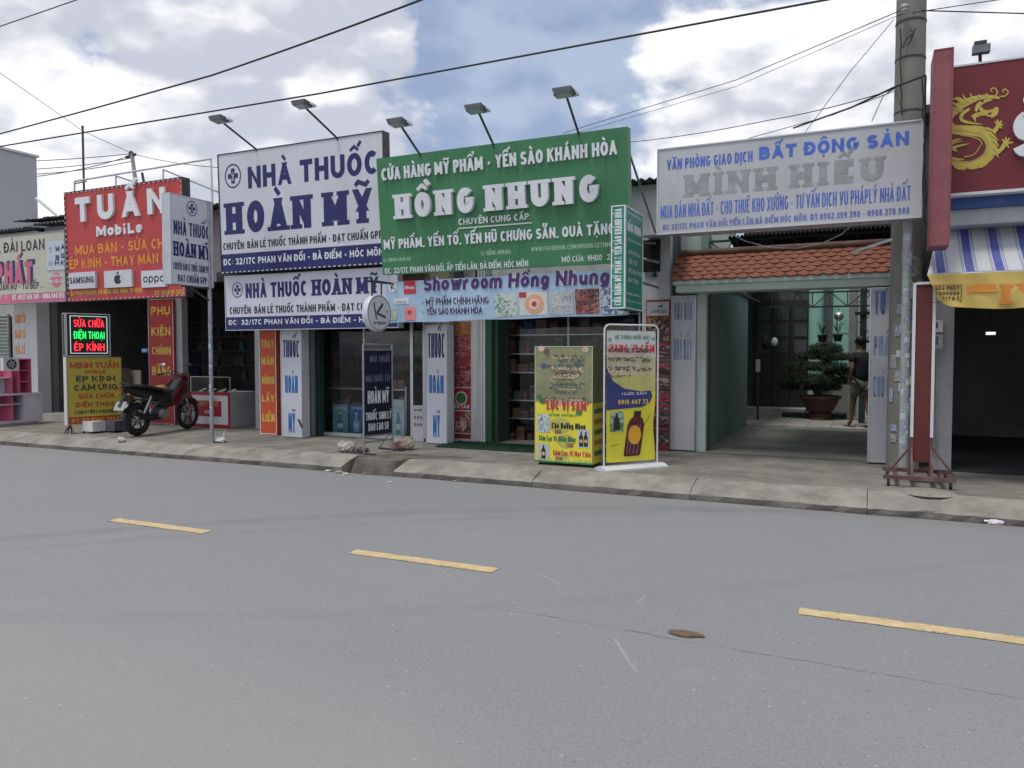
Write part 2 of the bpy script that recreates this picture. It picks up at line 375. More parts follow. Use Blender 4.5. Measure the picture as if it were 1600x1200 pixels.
def strip(pts, w):
    """polyline -> left and right offset rails with mitred corners"""
    P = [Vector(p) for p in pts]
    Q = [P[0]]
    for p in P[1:]:
        if (p-Q[-1]).length > 1e-5: Q.append(p)
    P = Q
    if len(P) < 2: P = [P[0], P[0]+Vector((1e-4, 0))]
    closed = (P[0]-P[-1]).length < 1e-3 and len(P) > 3
    if closed: P = P[:-1]
    n = len(P); L = []; Rr = []
    for i in range(n):
        a = P[i-1] if (i > 0 or closed) else None; b = P[(i+1) % n] if (i < n-1 or closed) else None
        if a is None: d = (b-P[i]).normalized(); nn = Vector((-d.y, d.x)); m = nn
        elif b is None: d = (P[i]-a).normalized(); nn = Vector((-d.y, d.x)); m = nn
        else:
            d1 = (P[i]-a).normalized(); d2 = (b-P[i]).normalized(); n1_ = Vector((-d1.y, d1.x)); n2_ = Vector((-d2.y, d2.x))
            m = n1_+n2_
            if m.length < 1e-3: m = n1_
            m.normalize(); m = m/max(.42, m.dot(n1_))
        L.append(P[i]+m*w/2); Rr.append(P[i]-m*w/2)
    return L, Rr, closed
def slab_stroke(mb, pl, pts, wd, n, depth, cuts=None, xlim=None):
    L, Rr, closed = strip(pts, wd)
    m = len(L); k = m if closed else m-1
    if cuts and not closed:
        for ei, cy in ((0, cuts[0]), (m-1, cuts[1])):
            if cy is None: continue
            oi = 1 if ei == 0 else m-2
            d = Vector(pts[0 if ei == 0 else -1])-Vector(pts[1 if ei == 0 else -2])
            if abs(d.y) < abs(d.x)*.35: continue
            for S in (L, Rr):
                S[ei] = S[ei]+d*((cy-S[ei].y)/d.y)
                if xlim: S[ei].x = min(max(S[ei].x, xlim[0]), xlim[1])
    i0 = len(mb.v)
    for q in L+Rr: mb.v.append(tuple(pl.p(q.x, q.y, n)))
    for i in range(k):
        j = (i+1) % m; mb.f.append((i0+m+i, i0+m+j, i0+j, i0+i)); mb.m.append(mb.cur)
    if depth:
        i1 = len(mb.v)
        for q in L+Rr: mb.v.append(tuple(pl.p(q.x, q.y, n-depth)))
        for i in range(k):
            j = (i+1) % m
            mb.f.append((i0+i, i0+j, i1+j, i1+i)); mb.f.append((i1+m+i, i1+m+j, i0+m+j, i0+m+i)); mb.m += [mb.cur]*2
        if not closed:
            mb.f.append((i0, i1, i1+m, i0+m)); mb.f.append((i0+m-1, i0+2*m-1, i1+2*m-1, i1+m-1)); mb.m += [mb.cur]*2
def glyph(mb, pl, base, marks, x0, y0, W, H, wd, n, depth, serif, slant=0):
    """one letter with its box (x0, y0, W, H) in plane units; wd stroke width"""
    step = .0002 if not depth else .0006; cnt = [0]
    def put(pts, ww=wd):
        slab_stroke(mb, pl, [(p[0]+slant*(p[1]-y0), p[1]) for p in pts], ww, n+cnt[0]*step, depth); cnt[0] += 1
    iw = max(W-wd, 0)
    def M(p): return (x0+wd/2+p[0]*iw, y0+wd/2+p[1]*(H-wd)) if W > wd*1.01 else (x0+W/2, y0+wd/2+p[1]*(H-wd))
    segs = []
    for pl_ in G[base][1]:
        cur = [0]
        for i in range(1, len(pl_)-1):
            a = Vector(pl_[i])-Vector(pl_[i-1]); b = Vector(pl_[i+1])-Vector(pl_[i])
            a.x *= max(.3, W/H); b.x *= max(.3, W/H)
            if a.length > 1e-6 and b.length > 1e-6 and a.normalized().dot(b.normalized()) < -.12 and len(pl_) < 9:
                segs.append(([pl_[q] for q in range(cur[0], i+1)])); cur[0] = i
        segs.append([pl_[q] for q in range(cur[0], len(pl_))])
    for pl_ in segs:
        pts = [M(p) for p in pl_]
        cuts = [None, None]
        if (Vector(pts[0])-Vector(pts[-1])).length > 1e-6:
            for e, q in ((0, 1), (-1, -2)):
                a, b = pl_[e], pl_[q]; up = a[1] > b[1]
                if a[1] in (0, 1): cuts[e] = y0 if a[1] == 0 else y0+H
                elif base in 'MWVvwyY' and abs(a[1]-b[1]) > .3: cuts[e] = pts[e][1]+(wd/2 if up else -wd/2)
        for e, q in ((0, 1), (-1, -2)):
            a, b = Vector(pts[e]), Vector(pts[q]); d = a-b
            if d.length > 1e-7 and abs(d.x) > abs(d.y)*3 and pl_[e][0] in (0, 1) and base in 'TZEFL7245' and (pts[0] != pts[-1]): pts[e] = tuple(a+d.normalized()*wd/2)
        L_ = [(p[0]+slant*(p[1]-y0), p[1]) for p in pts]
        slab_stroke(mb, pl, L_, wd, n+cnt[0]*step, depth, cuts, None if slant else (x0, x0+max(W, wd))); cnt[0] += 1
        if serif:
            for e, q in ((0, 1), (-1, -2)):
                a, b = pl_[e], pl_[q]
                if a[1] in (0, 1) and abs(a[0]-b[0]) < abs(a[1]-b[1])*.9 and base not in 'S&' and not (base == 'A' and a[1] == 1) and not (base == 'N' and a[0] == 1 and a[1] == 0) and not (base in 'MN' and abs(a[0]-b[0]) > .1):
                    c = M(a); hh = .13*H; yy = y0+(hh*.5 if a[1] == 0 else H-hh*.5)
                    l = wd*.80; put([(c[0]-l, yy), (c[0]+l, yy)], hh)
    t = min(wd*.62, .13*H); cx = x0+W/2; mw = min(.22*H, max(W, wd*1.6)*.5)
    lower = base.islower(); top = y0 + (H*.76 if lower and base not in 'bdhklit' else H)
    y = top+.1*H
    if '\u0302' in marks: put([(cx-mw, y), (cx, y+.17*H), (cx+mw, y)], t)
    if '\u0306' in marks: put([(cx-mw, y+.16*H), (cx-mw*.5, y+.03*H), (cx+mw*.5, y+.03*H), (cx+mw, y+.16*H)], t)
    hat = '\u0302' in marks or '\u0306' in marks
    ox = cx+(mw*1.15 if '\u0302' in marks else 0); oy = y+(.15*H if hat else 0)
    if '\u0301' in marks: put([(ox-mw*.3, oy), (ox+mw*.5, oy+.22*H)], t*1.1)
    if '\u0300' in marks: put([(ox+mw*.3-(mw*2.0 if False else 0), oy), (ox-mw*.5, oy+.22*H)], t*1.1)
    if '\u0303' in marks:
        oy2 = y+(.2*H if hat else 0)
        put([(cx-mw*1.1, oy2), (cx-mw*.6, oy2+.11*H), (cx, oy2+.06*H), (cx+mw*.6, oy2+.01*H), (cx+mw*1.1, oy2+.12*H)], t)
    if '\u0309' in marks: put([(ox-mw*.4, oy+.2*H), (ox+mw*.25, oy+.2*H), (ox+mw*.2, oy+.09*H), (ox, oy)], t*.8)
    if '\u0323' in marks: put([(cx-t*.6, y0-.16*H), (cx+t*.6, y0-.16*H)], t*1.2)
    if '\u031b' in marks: put([(x0+W-wd*.6, top-.04*H), (x0+W+.02*H, top+.02*H), (x0+W+.07*H, top+.16*H)], t)
    if 'D-' in marks: put([(x0-.09*H, y0+.52*H), (x0+W*.5, y0+.52*H)], t)
def decomp(ch):
    if ch in '\u0110\u0111': return ('D' if ch == '\u0110' else 'd'), ['D-']
    q = unicodedata.normalize('NFD', ch); return q[0], list(q[1:])
def text(parent, pl, s, xl, yb, yt, xr, m, weight=.19, serif=False, n=.0025, depth=0, name='lettering', per=False, slant=0, gap=.11, yr=None, uvbox=None, local=False):
    if uvbox: u0, v0, u1, v1 = uvbox
    else:
        u0, v0 = pl.uv(xl, yb); _, v1 = pl.uv(xl, yt); u1, _ = pl.uv(xr, yr if yr else yb)
    H = v1-v0; wd = weight*H
    tot = 0; gl = []
    for ch in s:
        if ch == ' ': gl.append((None, None, .32)); tot += .32; continue
        b, mk = decomp(ch)
        if b not in G: b = '-'
        Wg = G[b][0]; Wg = (Wg + (.12 if serif else 0)) if Wg else None
        gl.append((b, mk, Wg)); tot += (Wg if Wg else weight*1.05) + gap
    tot -= gap; sx = (u1-u0)/tot
    wd = min(wd, weight*sx*1.25)   # condensed lettering gets thinner stems
    x = u0; mb = MB()
    for b, mk, Wg in gl:
        if b is None: x += .32*sx; continue
        W = (Wg if Wg else weight*1.05)*sx
        glyph(mb, pl, b, mk, x, v0, W, H, wd, n, depth, serif, slant)
        x += W+gap*sx
        if per:
            mb.build('letter', m, parent, weld=False, local=local); mb = MB()
    if not per: return mb.build(name, m, parent, weld=False, local=local)

# ================================================================== palette
white = mat('white_paint', (.62, .63, .64), .55, .06, 2, stain=.25, streak=True, scol=(.36, .35, .33))
sign_white = mat('sign_film_white', (.60, .61, .66), .40, .05, 1.4, bump=.35, bscale=3.5, stain=.22, streak=True, scol=(.44, .44, .46))
navy = mat('navy_vinyl', (.022, .024, .12), .4, .1, 3)
navy_band = mat('navy_band', (.020, .027, .13), .45, .1, 3)
sign_red = mat('sign_red', (.47, .055, .055), .42, .12, 2, bump=.35, bscale=3.5, stain=.35, streak=True, scol=(.42, .08, .07))
sign_green = mat('sign_green', (.05, .195, .085), .42, .12, 1.5, bump=.35, bscale=3.5, stain=.35, streak=True, scol=(.06, .22, .10))
letter_white = mat('letter_acrylic_white', (.72, .74, .76), .35, .03, 5)
orange = mat('orange_vinyl', (.74, .30, .035), .5, .1, 4)
yellow_v = mat('yellow_vinyl', (.66, .44, .08), .5, .1, 4)
grey_old = mat('aged_sign_film', (.46, .47, .49), .5, .08, 1.3, stain=.35, streak=True, scol=(.34, .335, .33))
blue_v = mat('blue_vinyl', (.09, .15, .50), .5, .12, 5)
faded_grey = mat('faded_silver_letter', (.30, .31, .31), .6, .15, 9)
dark_metal = mat('dark_metal', (.06, .06, .065), .5, .3, 8, metal=.4)
galv = mat('galvanised_steel', (.34, .35, .36), .45, .2, 9, metal=.6, stain=.3, scol=(.2, .15, .11))
alu = mat('aluminium_frame', (.55, .56, .57), .35, .06, 6, metal=.7)
black = mat('black_plastic', (.015, .015, .016), .45, .2, 9)
rubber = mat('tyre_rubber', (.018, .018, .018), .8, .2, 20, bump=.3, bscale=90)
concrete = mat('old_concrete', (.22, .205, .175), .85, .22, 2.6, bump=.6, bscale=45, stain=.7, scol=(.17, .155, .135))
kerb_m = mat('kerb_concrete', (.275, .255, .22), .85, .22, 3.5, bump=.8, bscale=35, stain=.75, scol=(.15, .135, .11))
dirt = mat('gutter_dirt', (.06, .052, .042), .95, .35, 6, bump=.6)
plaster_grey = mat('grey_plaster', (.33, .34, .35), .8, .1, 2, bump=.2, stain=.4, streak=True, scol=(.2, .2, .19))
plaster_white = mat('white_plaster', (.56, .565, .57), .8, .08, 1.5, bump=.2, stain=.4, streak=True, scol=(.32, .29, .25))
mint = mat('mint_paint', (.30, .56, .47), .7, .08, 2, bump=.15, stain=.25, streak=True, scol=(.2, .38, .32))
mint_pale = mat('pale_mint_paint', (.44, .52, .47), .7, .08, 2, stain=.3, streak=True, scol=(.32, .36, .33))
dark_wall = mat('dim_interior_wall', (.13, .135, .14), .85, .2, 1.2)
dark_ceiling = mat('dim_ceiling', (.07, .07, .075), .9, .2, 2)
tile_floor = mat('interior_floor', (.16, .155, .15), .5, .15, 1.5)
corr = mat('corrugated_roof', (.10, .105, .11), .6, .25, 3, stain=.4)
terracotta = mat('terracotta_tile', (.24, .085, .052), .8, .3, 7, bump=.4, stain=.6, scol=(.16, .07, .045))
wood_dark = mat('dark_wood', (.035, .026, .022), .5, .3, 5)
mint_dark = mat('bluish_green_frame', (.10, .17, .15), .6, .1, 4)
cable_m = mat('cable_black', (.02, .02, .022), .6, 0)

# ================================================================== ROAD
def road_material():
    m = bpy.data.materials.new('asphalt'); m.use_nodes = True; t = m.node_tree; b = t.nodes['Principled BSDF']
    o = N(t, 'ShaderNodeTexCoord').outputs['Object']
    big = smooth(t, noise(t, o, .22, 4, .5), .3, .7); mid = smooth(t, noise(t, vmath(t, 'MULTIPLY', o, (.35, 1, 1)).outputs[0], 1.6, 6, .65), .3, .7)
    fine = noise(t, o, 220, 3, .7)
    c = mixc(t, big, (.212, .217, .222), (.246, .250, .252))
    c = mixc(t, math_(t, 'MULTIPLY', mid, .35), c, (.195, .198, .200))
    c = mixc(t, smooth(t, noise(t, o, 70, 4, .75), .35, .68, 0, .55), c, (.33, .33, .32)); c = mixc(t, smooth(t, noise(t, vmath(t, 'ADD', o, (3, 9, 0)).outputs[0], 45, 4, .75), .5, .7, 0, .5), c, (.15, .15, .152))
    c = mixc(t, smooth(t, noise(t, o, 9, 5, .7), .55, .75, 0, .35), c, (.17, .17, .172)); c = mixc(t, smooth(t, noise(t, vmath(t, 'ADD', o, (1, 5, 0)).outputs[0], .9, 6, .7), .58, .72, 0, .30), c, (.30, .295, .285))
    pt = smooth(t, noise(t, o, 34, 2, .5), .70, .745, 0, .75); c = mixc(t, pt, c, (.11, .11, .115))
    sp = smooth(t, noise(t, vmath(t, 'ADD', o, (7, 3, 0)).outputs[0], 30, 2, .5), .715, .73, 0, .8); c = mixc(t, sp, c, (.46, .45, .43))
    s = N(t, 'ShaderNodeSeparateXYZ'); t.links.new(o, s.inputs[0]); X, Y = s.outputs[0], s.outputs[1]
    wob = math_(t, 'MULTIPLY', math_(t, 'SUBTRACT', noise(t, o, 1.3, 5, .7), .5), .12)
    # seam between two passes of the paver
    A = gz(880, 968, 0); B = gz(1600, 1092, 0); sl_ = (B.y-A.y)/(B.x-A.x)
    dist = math_(t, 'ABSOLUTE', math_(t, 'ADD', math_(t, 'SUBTRACT', Y, math_(t, 'MULTIPLY', X, sl_)), math_(t, 'SUBTRACT', wob, A.y-sl_*A.x)))
    brk = smooth(t, noise(t, o, 3.2, 4, .7), .38, .62, .1, .8)
    seam = math_(t, 'MULTIPLY', smooth(t, dist, .002, .010, 1, 0), math_(t, 'MULTIPLY', brk, smooth(t, X, -2.6, -1.6, .12, 1))); c = mixc(t, seam, c, (.10, .10, .105))
    # long tyre marks that swing across the lanes
    for (pts, wd, am) in ((((0, 842), (800, 796), (1500, 815)), .22, .32), (((0, 860), (700, 812), (1500, 800)), .13, .2), (((0, 965), (800, 945), (1500, 880)), .16, .14)):
        p0, p1, p2 = (gz(a, bb, 0) for a, bb in pts)
        # parabola y = a + b x + c x^2 through the three ground points
        M = Matrix(((1, p0.x, p0.x**2), (1, p1.x, p1.x**2), (1, p2.x, p2.x**2))); k = M.inverted() @ Vector((p0.y, p1.y, p2.y))
        q = math_(t, 'ADD', math_(t, 'MULTIPLY', math_(t, 'MULTIPLY', X, X), k.z), math_(t, 'ADD', math_(t, 'MULTIPLY', X, k.y), k.x))
        dd = math_(t, 'ABSOLUTE', math_(t, 'ADD', math_(t, 'SUBTRACT', Y, q), wob))
        f = math_(t, 'MULTIPLY', smooth(t, dd, wd*.3, wd, am, 0), smooth(t, noise(t, o, 2.5, 4), .3, .6, .35, 1)); c = mixc(t, f, c, (.15, .153, .16))
    for (ax, ay), (bx, by) in (((958, 995), (998, 1055)), ((845, 897), (880, 915)), ((1010, 930), (990, 945))):
        p, q = gz(ax, ay, 0), gz(bx, by, 0); dx, dy = q.x-p.x, q.y-p.y; ln = math.hypot(dx, dy)
        al = math_(t, 'ADD', math_(t, 'MULTIPLY', math_(t, 'SUBTRACT', X, p.x), dx/ln), math_(t, 'MULTIPLY', math_(t, 'SUBTRACT', Y, p.y), dy/ln))
        ac = math_(t, 'ABSOLUTE', math_(t, 'ADD', math_(t, 'ADD', math_(t, 'MULTIPLY', math_(t, 'SUBTRACT', X, p.x), -dy/ln), math_(t, 'MULTIPLY', math_(t, 'SUBTRACT', Y, p.y), dx/ln)), math_(t, 'MULTIPLY', wob, .25)))
        f = math_(t, 'MULTIPLY', math_(t, 'MULTIPLY', smooth(t, ac, .0, .014, 1, 0), math_(t, 'MULTIPLY', smooth(t, al, 0, .05), smooth(t, al, ln-.1, ln, 1, 0))), smooth(t, noise(t, o, 60, 3, .7), .42, .6, .1, .9)); c = mixc(t, f, c, (.42, .42, .41))
    # sand towards the gutter, dust on the near left
    c = mixc(t, math_(t, 'MULTIPLY', smooth(t, math_(t, 'ADD', Y, math_(t, 'MULTIPLY', wob, 3)), 7.75, 8.2, 0, .55), smooth(t, mid, 0, 1, .5, 1)), c, (.25, .225, .195))
    dn = smooth(t, math_(t, 'ADD', math_(t, 'ADD', X, Y), math_(t, 'MULTIPLY', math_(t, 'SUBTRACT', noise(t, o, .8, 4), .5), 1.6)), .6, 1.8, .38, 0)
    c = mixc(t, math_(t, 'MULTIPLY', dn, smooth(t, Y, 2.2, 3.3, 1, 0)), c, (.34, .315, .29))
    t.links.new(c, b.inputs['Base Color']); b.inputs['Roughness'].default_value = .78; b.inputs['Specular IOR Level'].default_value = .35
    bp = N(t, 'ShaderNodeBump'); bp.inputs['Strength'].default_value = .35; bp.inputs['Distance'].default_value = .006
    t.links.new(math_(t, 'ADD', fine, math_(t, 'MULTIPLY', seam, -3)), bp.inputs['Height']); t.links.new(bp.outputs[0], b.inputs['Normal'])
    return m
asphalt = road_material()
mb = MB(); mb.grid([[(x, y, 0) for x in (-600, -60, -20, 0, 20, 60, 600)] for y in (-300, -8, 0, 4, 8.10)])
struct(mb.build('road', asphalt))
mb = MB(); mb.face([(-600, -300, -.12), (600, -300, -.12), (600, 900, -.12), (-600, 900, -.12)])
struct(mb.build('ground', mat('far_ground', (.2, .19, .16), .9, .2, .3)))
mb = MB(); NG = 400
mb.grid([[(-60+120*i/NG, y if j else 8.085+random.uniform(-.012, .018), z) for i in range(NG+1)] for j, (y, z) in enumerate(((8.08, .003), (8.13, -.004), (8.17, -.045), (8.32, -.05)))])
mb.grid([[(-60, 8.10, -.0), (60, 8.10, -.0)], [(-60, 8.10, -.06), (60, 8.10, -.06)]])
struct(mb.build('gutter', dirt))

line_y = mat('road_paint_yellow', (.60, .45, .24), .75, .12, 9, bump=.3, bscale=90, stain=.75, scol=(.34, .30, .23))
wh = (gz(1247, 948, 0).y-gz(1247, 966, 0).y)/2
mb = MB()
def dash(xa, xb, yc=4.86):
    n = 16; top = []; bot = []
    for i in range(n+1):
        x = xa+(xb-xa)*i/n; top.append((x, yc+.062+random.uniform(-.004, .004), .004)); bot.append((x, yc-.062+random.uniform(-.004, .004), .004))
    return MB().grid([bot, top])
rm = thing('lane_marking', 'dashed faded yellow centre line painted along the asphalt', 'road marking', (0, 4.86, 0)); rm['kind'] = 'structure'; del rm['category']
for xa, xb in ((-9.25, -8.15), (gz(178, 812, 0).x, gz(338, 828, 0).x), (gz(556, 860, 0).x, gz(779, 889, 0).x), (gz(1248, 957, 0).x, gz(1600, 1008, 0).x+.05), (2.7, 3.9)):
    d_ = dash(xa, xb).build('painted_dash', line_y, rm)
    mb = MB()
    for q in range(26):
        x = random.uniform(xa, xb); e = random.choice((-1, 1)); y = 4.86+e*random.uniform(.045, .064); r_ = random.uniform(.004, .012)
        mb.face([(x+r_*random.uniform(.6, 1.6)*math.cos(t), y+r_*random.uniform(.5, 1.0)*math.sin(t), .0052+.00002*q) for t in (0, 1.05, 2.1, 3.14, 4.2, 5.2)])
    k_ = mb.build('worn_spot', asphalt, rm, weld=False); k_['kind'] = 'stuff'

# ================================================================== PAVEMENT AND KERB
mb = MB(); mb.grid([[(x, 8.655, .15), (x, 30, .15)][::1] for x in (-60, -20, -10, 0, 10, 60)])
sw = struct(mb.build('sidewalk', concrete))
kerb = bpy.data.objects.new('kerb', None); C.objects.link(kerb); kerb['kind'] = 'structure'; ORG['kerb'] = Vector()
gap0, gap1 = gz(527, 736, 0).x, gz(612, 742, 0).x
def kerbstone(x0, x1, lift=0):
    mb = MB(); n = max(2, int((x1-x0)/.12)); rows = []
    prof = ((8.245, -.05), (8.225, .038), (8.25, .055), (8.42, .105), (8.60, .150), (8.652, .153), (8.652, -.05))
    for i in range(n+1):
        x = x0+(x1-x0)*i/n; rows.append([(x, y+(random.uniform(-.012, .012) if 0 < j < 5 else 0), z+lift+(random.uniform(-.006, .006) if 0 < j < 6 else 0)) for j, (y, z) in enumerate(prof)])
    mb.grid(rows); mb.face(rows[0]); mb.face(list(reversed(rows[-1])))
    return mb.build('kerb_stone', kerb_m, kerb)
x = -32.0
joints = []
while x < gap0-.3: joints.append(x); x += 1.75+random.uniform(-.1, .1)
joints[-1] = gap0
for a, b in zip(joints[:-1], joints[1:]): kerbstone(a+.003, b-.003)
js = [gap1, gz(838, 745, .08).x, gz(1075, 768, .08).x, gz(1355, 785, .08).x]
while js[-1] < 14: js.append(js[-1]+1.8)
for a, b in zip(js[:-1], js[1:]): kerbstone(a+.003, b-.003)
# the upright block where the ramp is interrupted
soil = mat('dark_damp_concrete', (.13, .115, .095), .9, .35, 5, bump=.8, bscale=30, stain=.6, scol=(.06, .05, .04))
mb = MB(); mb.hexa([(gap0+.05, 8.36, -.05), (gap1-.05, 8.33, -.05), (gap1+.02, 8.652, -.05), (gap0+.0, 8.652, -.05), (gap0+.1, 8.42, .14), (gap1-.1, 8.4, .135), (gap1-.02, 8.652, .156), (gap0+.02, 8.652, .156)])
mb.build('kerb_block', soil, kerb)
mb = MB(); a = gz(640, 712, .155); mb.grid([[(gap0+.05, 8.66, .154), (gap0+.3, 9.0, .154)], [(gap1-.1, 8.66, .154), (gap1+.45, 9.1, .154)], [(gap1+.05, 8.66, .154), (gap1+.75, 9.05, .154)]]);
mb.build('damp_patch', soil, sw)

# ================================================================== SHOP SHELLS
def shell(name, label, x0, x1, Yf, depth, zo, zt, wall, opens, roof=None, inner=dark_wall, back=None, zc=None, floor=True):
    """a one-storey shop: opens = list of (xa, xb) gaps in its front wall"""
    o = thing(name, label, 'shop', ((x0+x1)/2, Yf, .15))
    mb = MB(); t = .14
    xs = x0
    for xa, xb in opens:
        if xa-xs > .02: mb.box((xs, Yf, .15), (xa, Yf+t, zo))
        xs = xb
    if x1-xs > .02: mb.box((xs, Yf, .15), (x1, Yf+t, zo))
    mb.box((x0, Yf, zo), (x1, Yf+t, zt))
    mb.build('wall', wall, o)
    yb = Yf+depth
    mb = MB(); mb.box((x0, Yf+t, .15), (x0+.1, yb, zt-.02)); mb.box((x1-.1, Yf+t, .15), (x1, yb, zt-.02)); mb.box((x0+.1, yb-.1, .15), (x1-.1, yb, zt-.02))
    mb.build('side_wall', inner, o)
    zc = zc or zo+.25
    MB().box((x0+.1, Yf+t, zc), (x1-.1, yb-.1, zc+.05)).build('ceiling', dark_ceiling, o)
    if floor: MB().box((x0+.1, Yf-.0, .1), (x1-.1, yb-.1, .158)).build('floor', tile_floor, o)
    n = int((x1-x0)/.06); rows = []
    for i in range(n+1):
        xx = x0+(x1-x0)*i/n; z = (.022 if i % 2 else -.022)
        rows.append([(xx, Yf-.25, zt+z+.03), (xx, yb+.1, zt+.45+z)])
    mb = MB(); mb.grid(rows); mb.grid([[(a.x, a.y, a.z-.012) for a in map(Vector, r)] for r in rows])
    mb.build('roof', roof or corr, o, weld=False)
    return o
XA0, XA1 = -24.0, K(60)*10.6
XB1 = K(405)*10.42
XC1 = K(702)*10.45
XD1 = K(1046)*10.9
shopA = shell('furniture_shop', 'pale narrow shop with a rolling shutter and a beige fascia sign', XA0, XA1, 10.6, 5, 2.35, 4.15, plaster_white, [(K(-230)*10.6, K(20)*10.6)])
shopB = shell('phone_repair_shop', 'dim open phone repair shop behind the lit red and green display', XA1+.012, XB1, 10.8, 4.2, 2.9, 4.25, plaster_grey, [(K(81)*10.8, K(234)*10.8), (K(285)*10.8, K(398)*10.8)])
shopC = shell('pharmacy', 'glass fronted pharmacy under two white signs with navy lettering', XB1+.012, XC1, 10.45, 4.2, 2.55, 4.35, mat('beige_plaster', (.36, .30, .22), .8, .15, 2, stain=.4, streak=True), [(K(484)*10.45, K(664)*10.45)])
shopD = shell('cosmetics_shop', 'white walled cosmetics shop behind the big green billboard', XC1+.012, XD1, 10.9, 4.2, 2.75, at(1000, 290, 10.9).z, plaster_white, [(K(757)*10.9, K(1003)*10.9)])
# ---- far white building on the left
bw = thing('white_building', 'tall blank pale grey building rising behind the furniture shop', 'building', (-27, 14, 0))
X = -24.6; p = atX(57, 246, X)
MB().box((-34, 9.5, 0), (X, p.y, p.z)).build('wall', mat('blank_render', (.44, .455, .49), .85, .05, .5, stain=.25, streak=True, scol=(.38, .39, .40)), bw)
MB().box((-34.1, 9.4, p.z), (X+.06, p.y+.06, p.z+.07)).build('parapet', white, bw)

# upper panels of the light board house behind the furniture sign
lb = thing('board_annex', 'light clad upper room with a dark ragged roof edge above the furniture sign', 'building', (at(70, 380, 11.2).x, 11.2, 3))
pa = at(43, 352, 11.2); pb = at(104, 352, 11.2)
XA0b = pa.x
n = 5
for i in range(n):
    xa = pa.x+(pb.x+.25-pa.x)*i/n; xb = pa.x+(pb.x+.25-pa.x)*(i+1)/n-.008
    MB().box((xa, 11.2, 3.2), (xb, 11.26+.01*(i % 2), pa.z)).build('panel', white, lb)
mb = MB(); rows = []
for i in range(41):
    xx = pa.x-.12+(pb.x-pa.x+.5)*i/40; rows.append([(xx, 10.95, pa.z+.03+(.03 if i % 2 else 0)+random.uniform(0, .03)), (xx, 12.5, pa.z+.25)])
mb.grid(rows); mb.build('roof', corr, lb)
MB().tube([at(57, 310, 11.5), at(98, 344, 11.5)], .035).build('pipe', white, lb)

# ================================================================== SIGN BUILDERS
def frame_bars(mb, pl, u0, u1, v0, v1, w, n0, n1):
    pl.slab(mb, u0-w, u1+w, v1, v1+w, n0, n1); pl.slab(mb, u0-w, u1+w, v0-w, v0, n0, n1)
    pl.slab(mb, u0-w, u0, v0, v1, n0, n1); pl.slab(mb, u1, u1+w, v0, v1, n0, n1)
def signboard(name, label, pl, TL, BR, m, depth=.12, frame=None, fw=.02, cat='sign', group=None):
    u0, u1, v0, v1 = pl.rect(TL, BR)
    o = thing(name, label, cat, tuple(pl.p((u0+u1)/2, v0, -depth)), group)
    mb = MB(); pl.slab(mb, u0, u1, v0, v1, -depth, 0); mb.build('board', m, o)
    if frame:
        mb = MB(); frame_bars(mb, pl, u0, u1, v0, v1, fw, -depth-.01, .012); mb.build('frame', frame, o)
    return o, (u0, u1, v0, v1)
def braces(o, pl, u0, u1, v, back=1.2, n=3, drop=.4, m=None):
    for i in range(n):
        u = u0+(u1-u0)*(i+.5)/n; a = pl.p(u, v, -.14); MB().bar(a, (a.x, a.y+back, a.z-drop), .035).build('brace', m or galv, o)
def medcross(o, pl, u, v, r, m=None, k=1.12):
    m = m or navy
    mb = MB(); pl.ring(mb, u, v, r*.88, r, .003, 36, k); mb.build('emblem_ring', m, o)
    mb = MB(); a = r*.62; b = r*.22
    pl.quad(mb, u-b, u+b, v-a*k, v+a*k, .003); pl.quad(mb, u-a, u-b, v-b, v+b, .003); pl.quad(mb, u+b, u+a, v-b, v+b, .003); mb.build('emblem_cross', m, o)
    mb = MB(); t = r*.05   # cup with a snake
    slab_stroke(mb, pl, [(u-r*.16, v+r*.18), (u-r*.08, v+.02*r), (u+r*.08, v+.02*r), (u+r*.16, v+r*.18)], t*1.3, .0045, 0)
    slab_stroke(mb, pl, [(u, v), (u, v-r*.42)], t, .0047, 0)
    slab_stroke(mb, pl, [(u-r*.12, v-r*.42), (u+r*.12, v-r*.42)], t, .0049, 0)
    slab_stroke(mb, pl, [(u+r*.1, v-r*.34), (u-r*.1, v-r*.24), (u+r*.1, v-r*.12), (u-r*.08, v+r*.02), (u+r*.06, v+r*.28), (u-r*.06, v+r*.36)], t*.9, .0051, 0)
    mb.build('emblem_snake', sign_white, o)
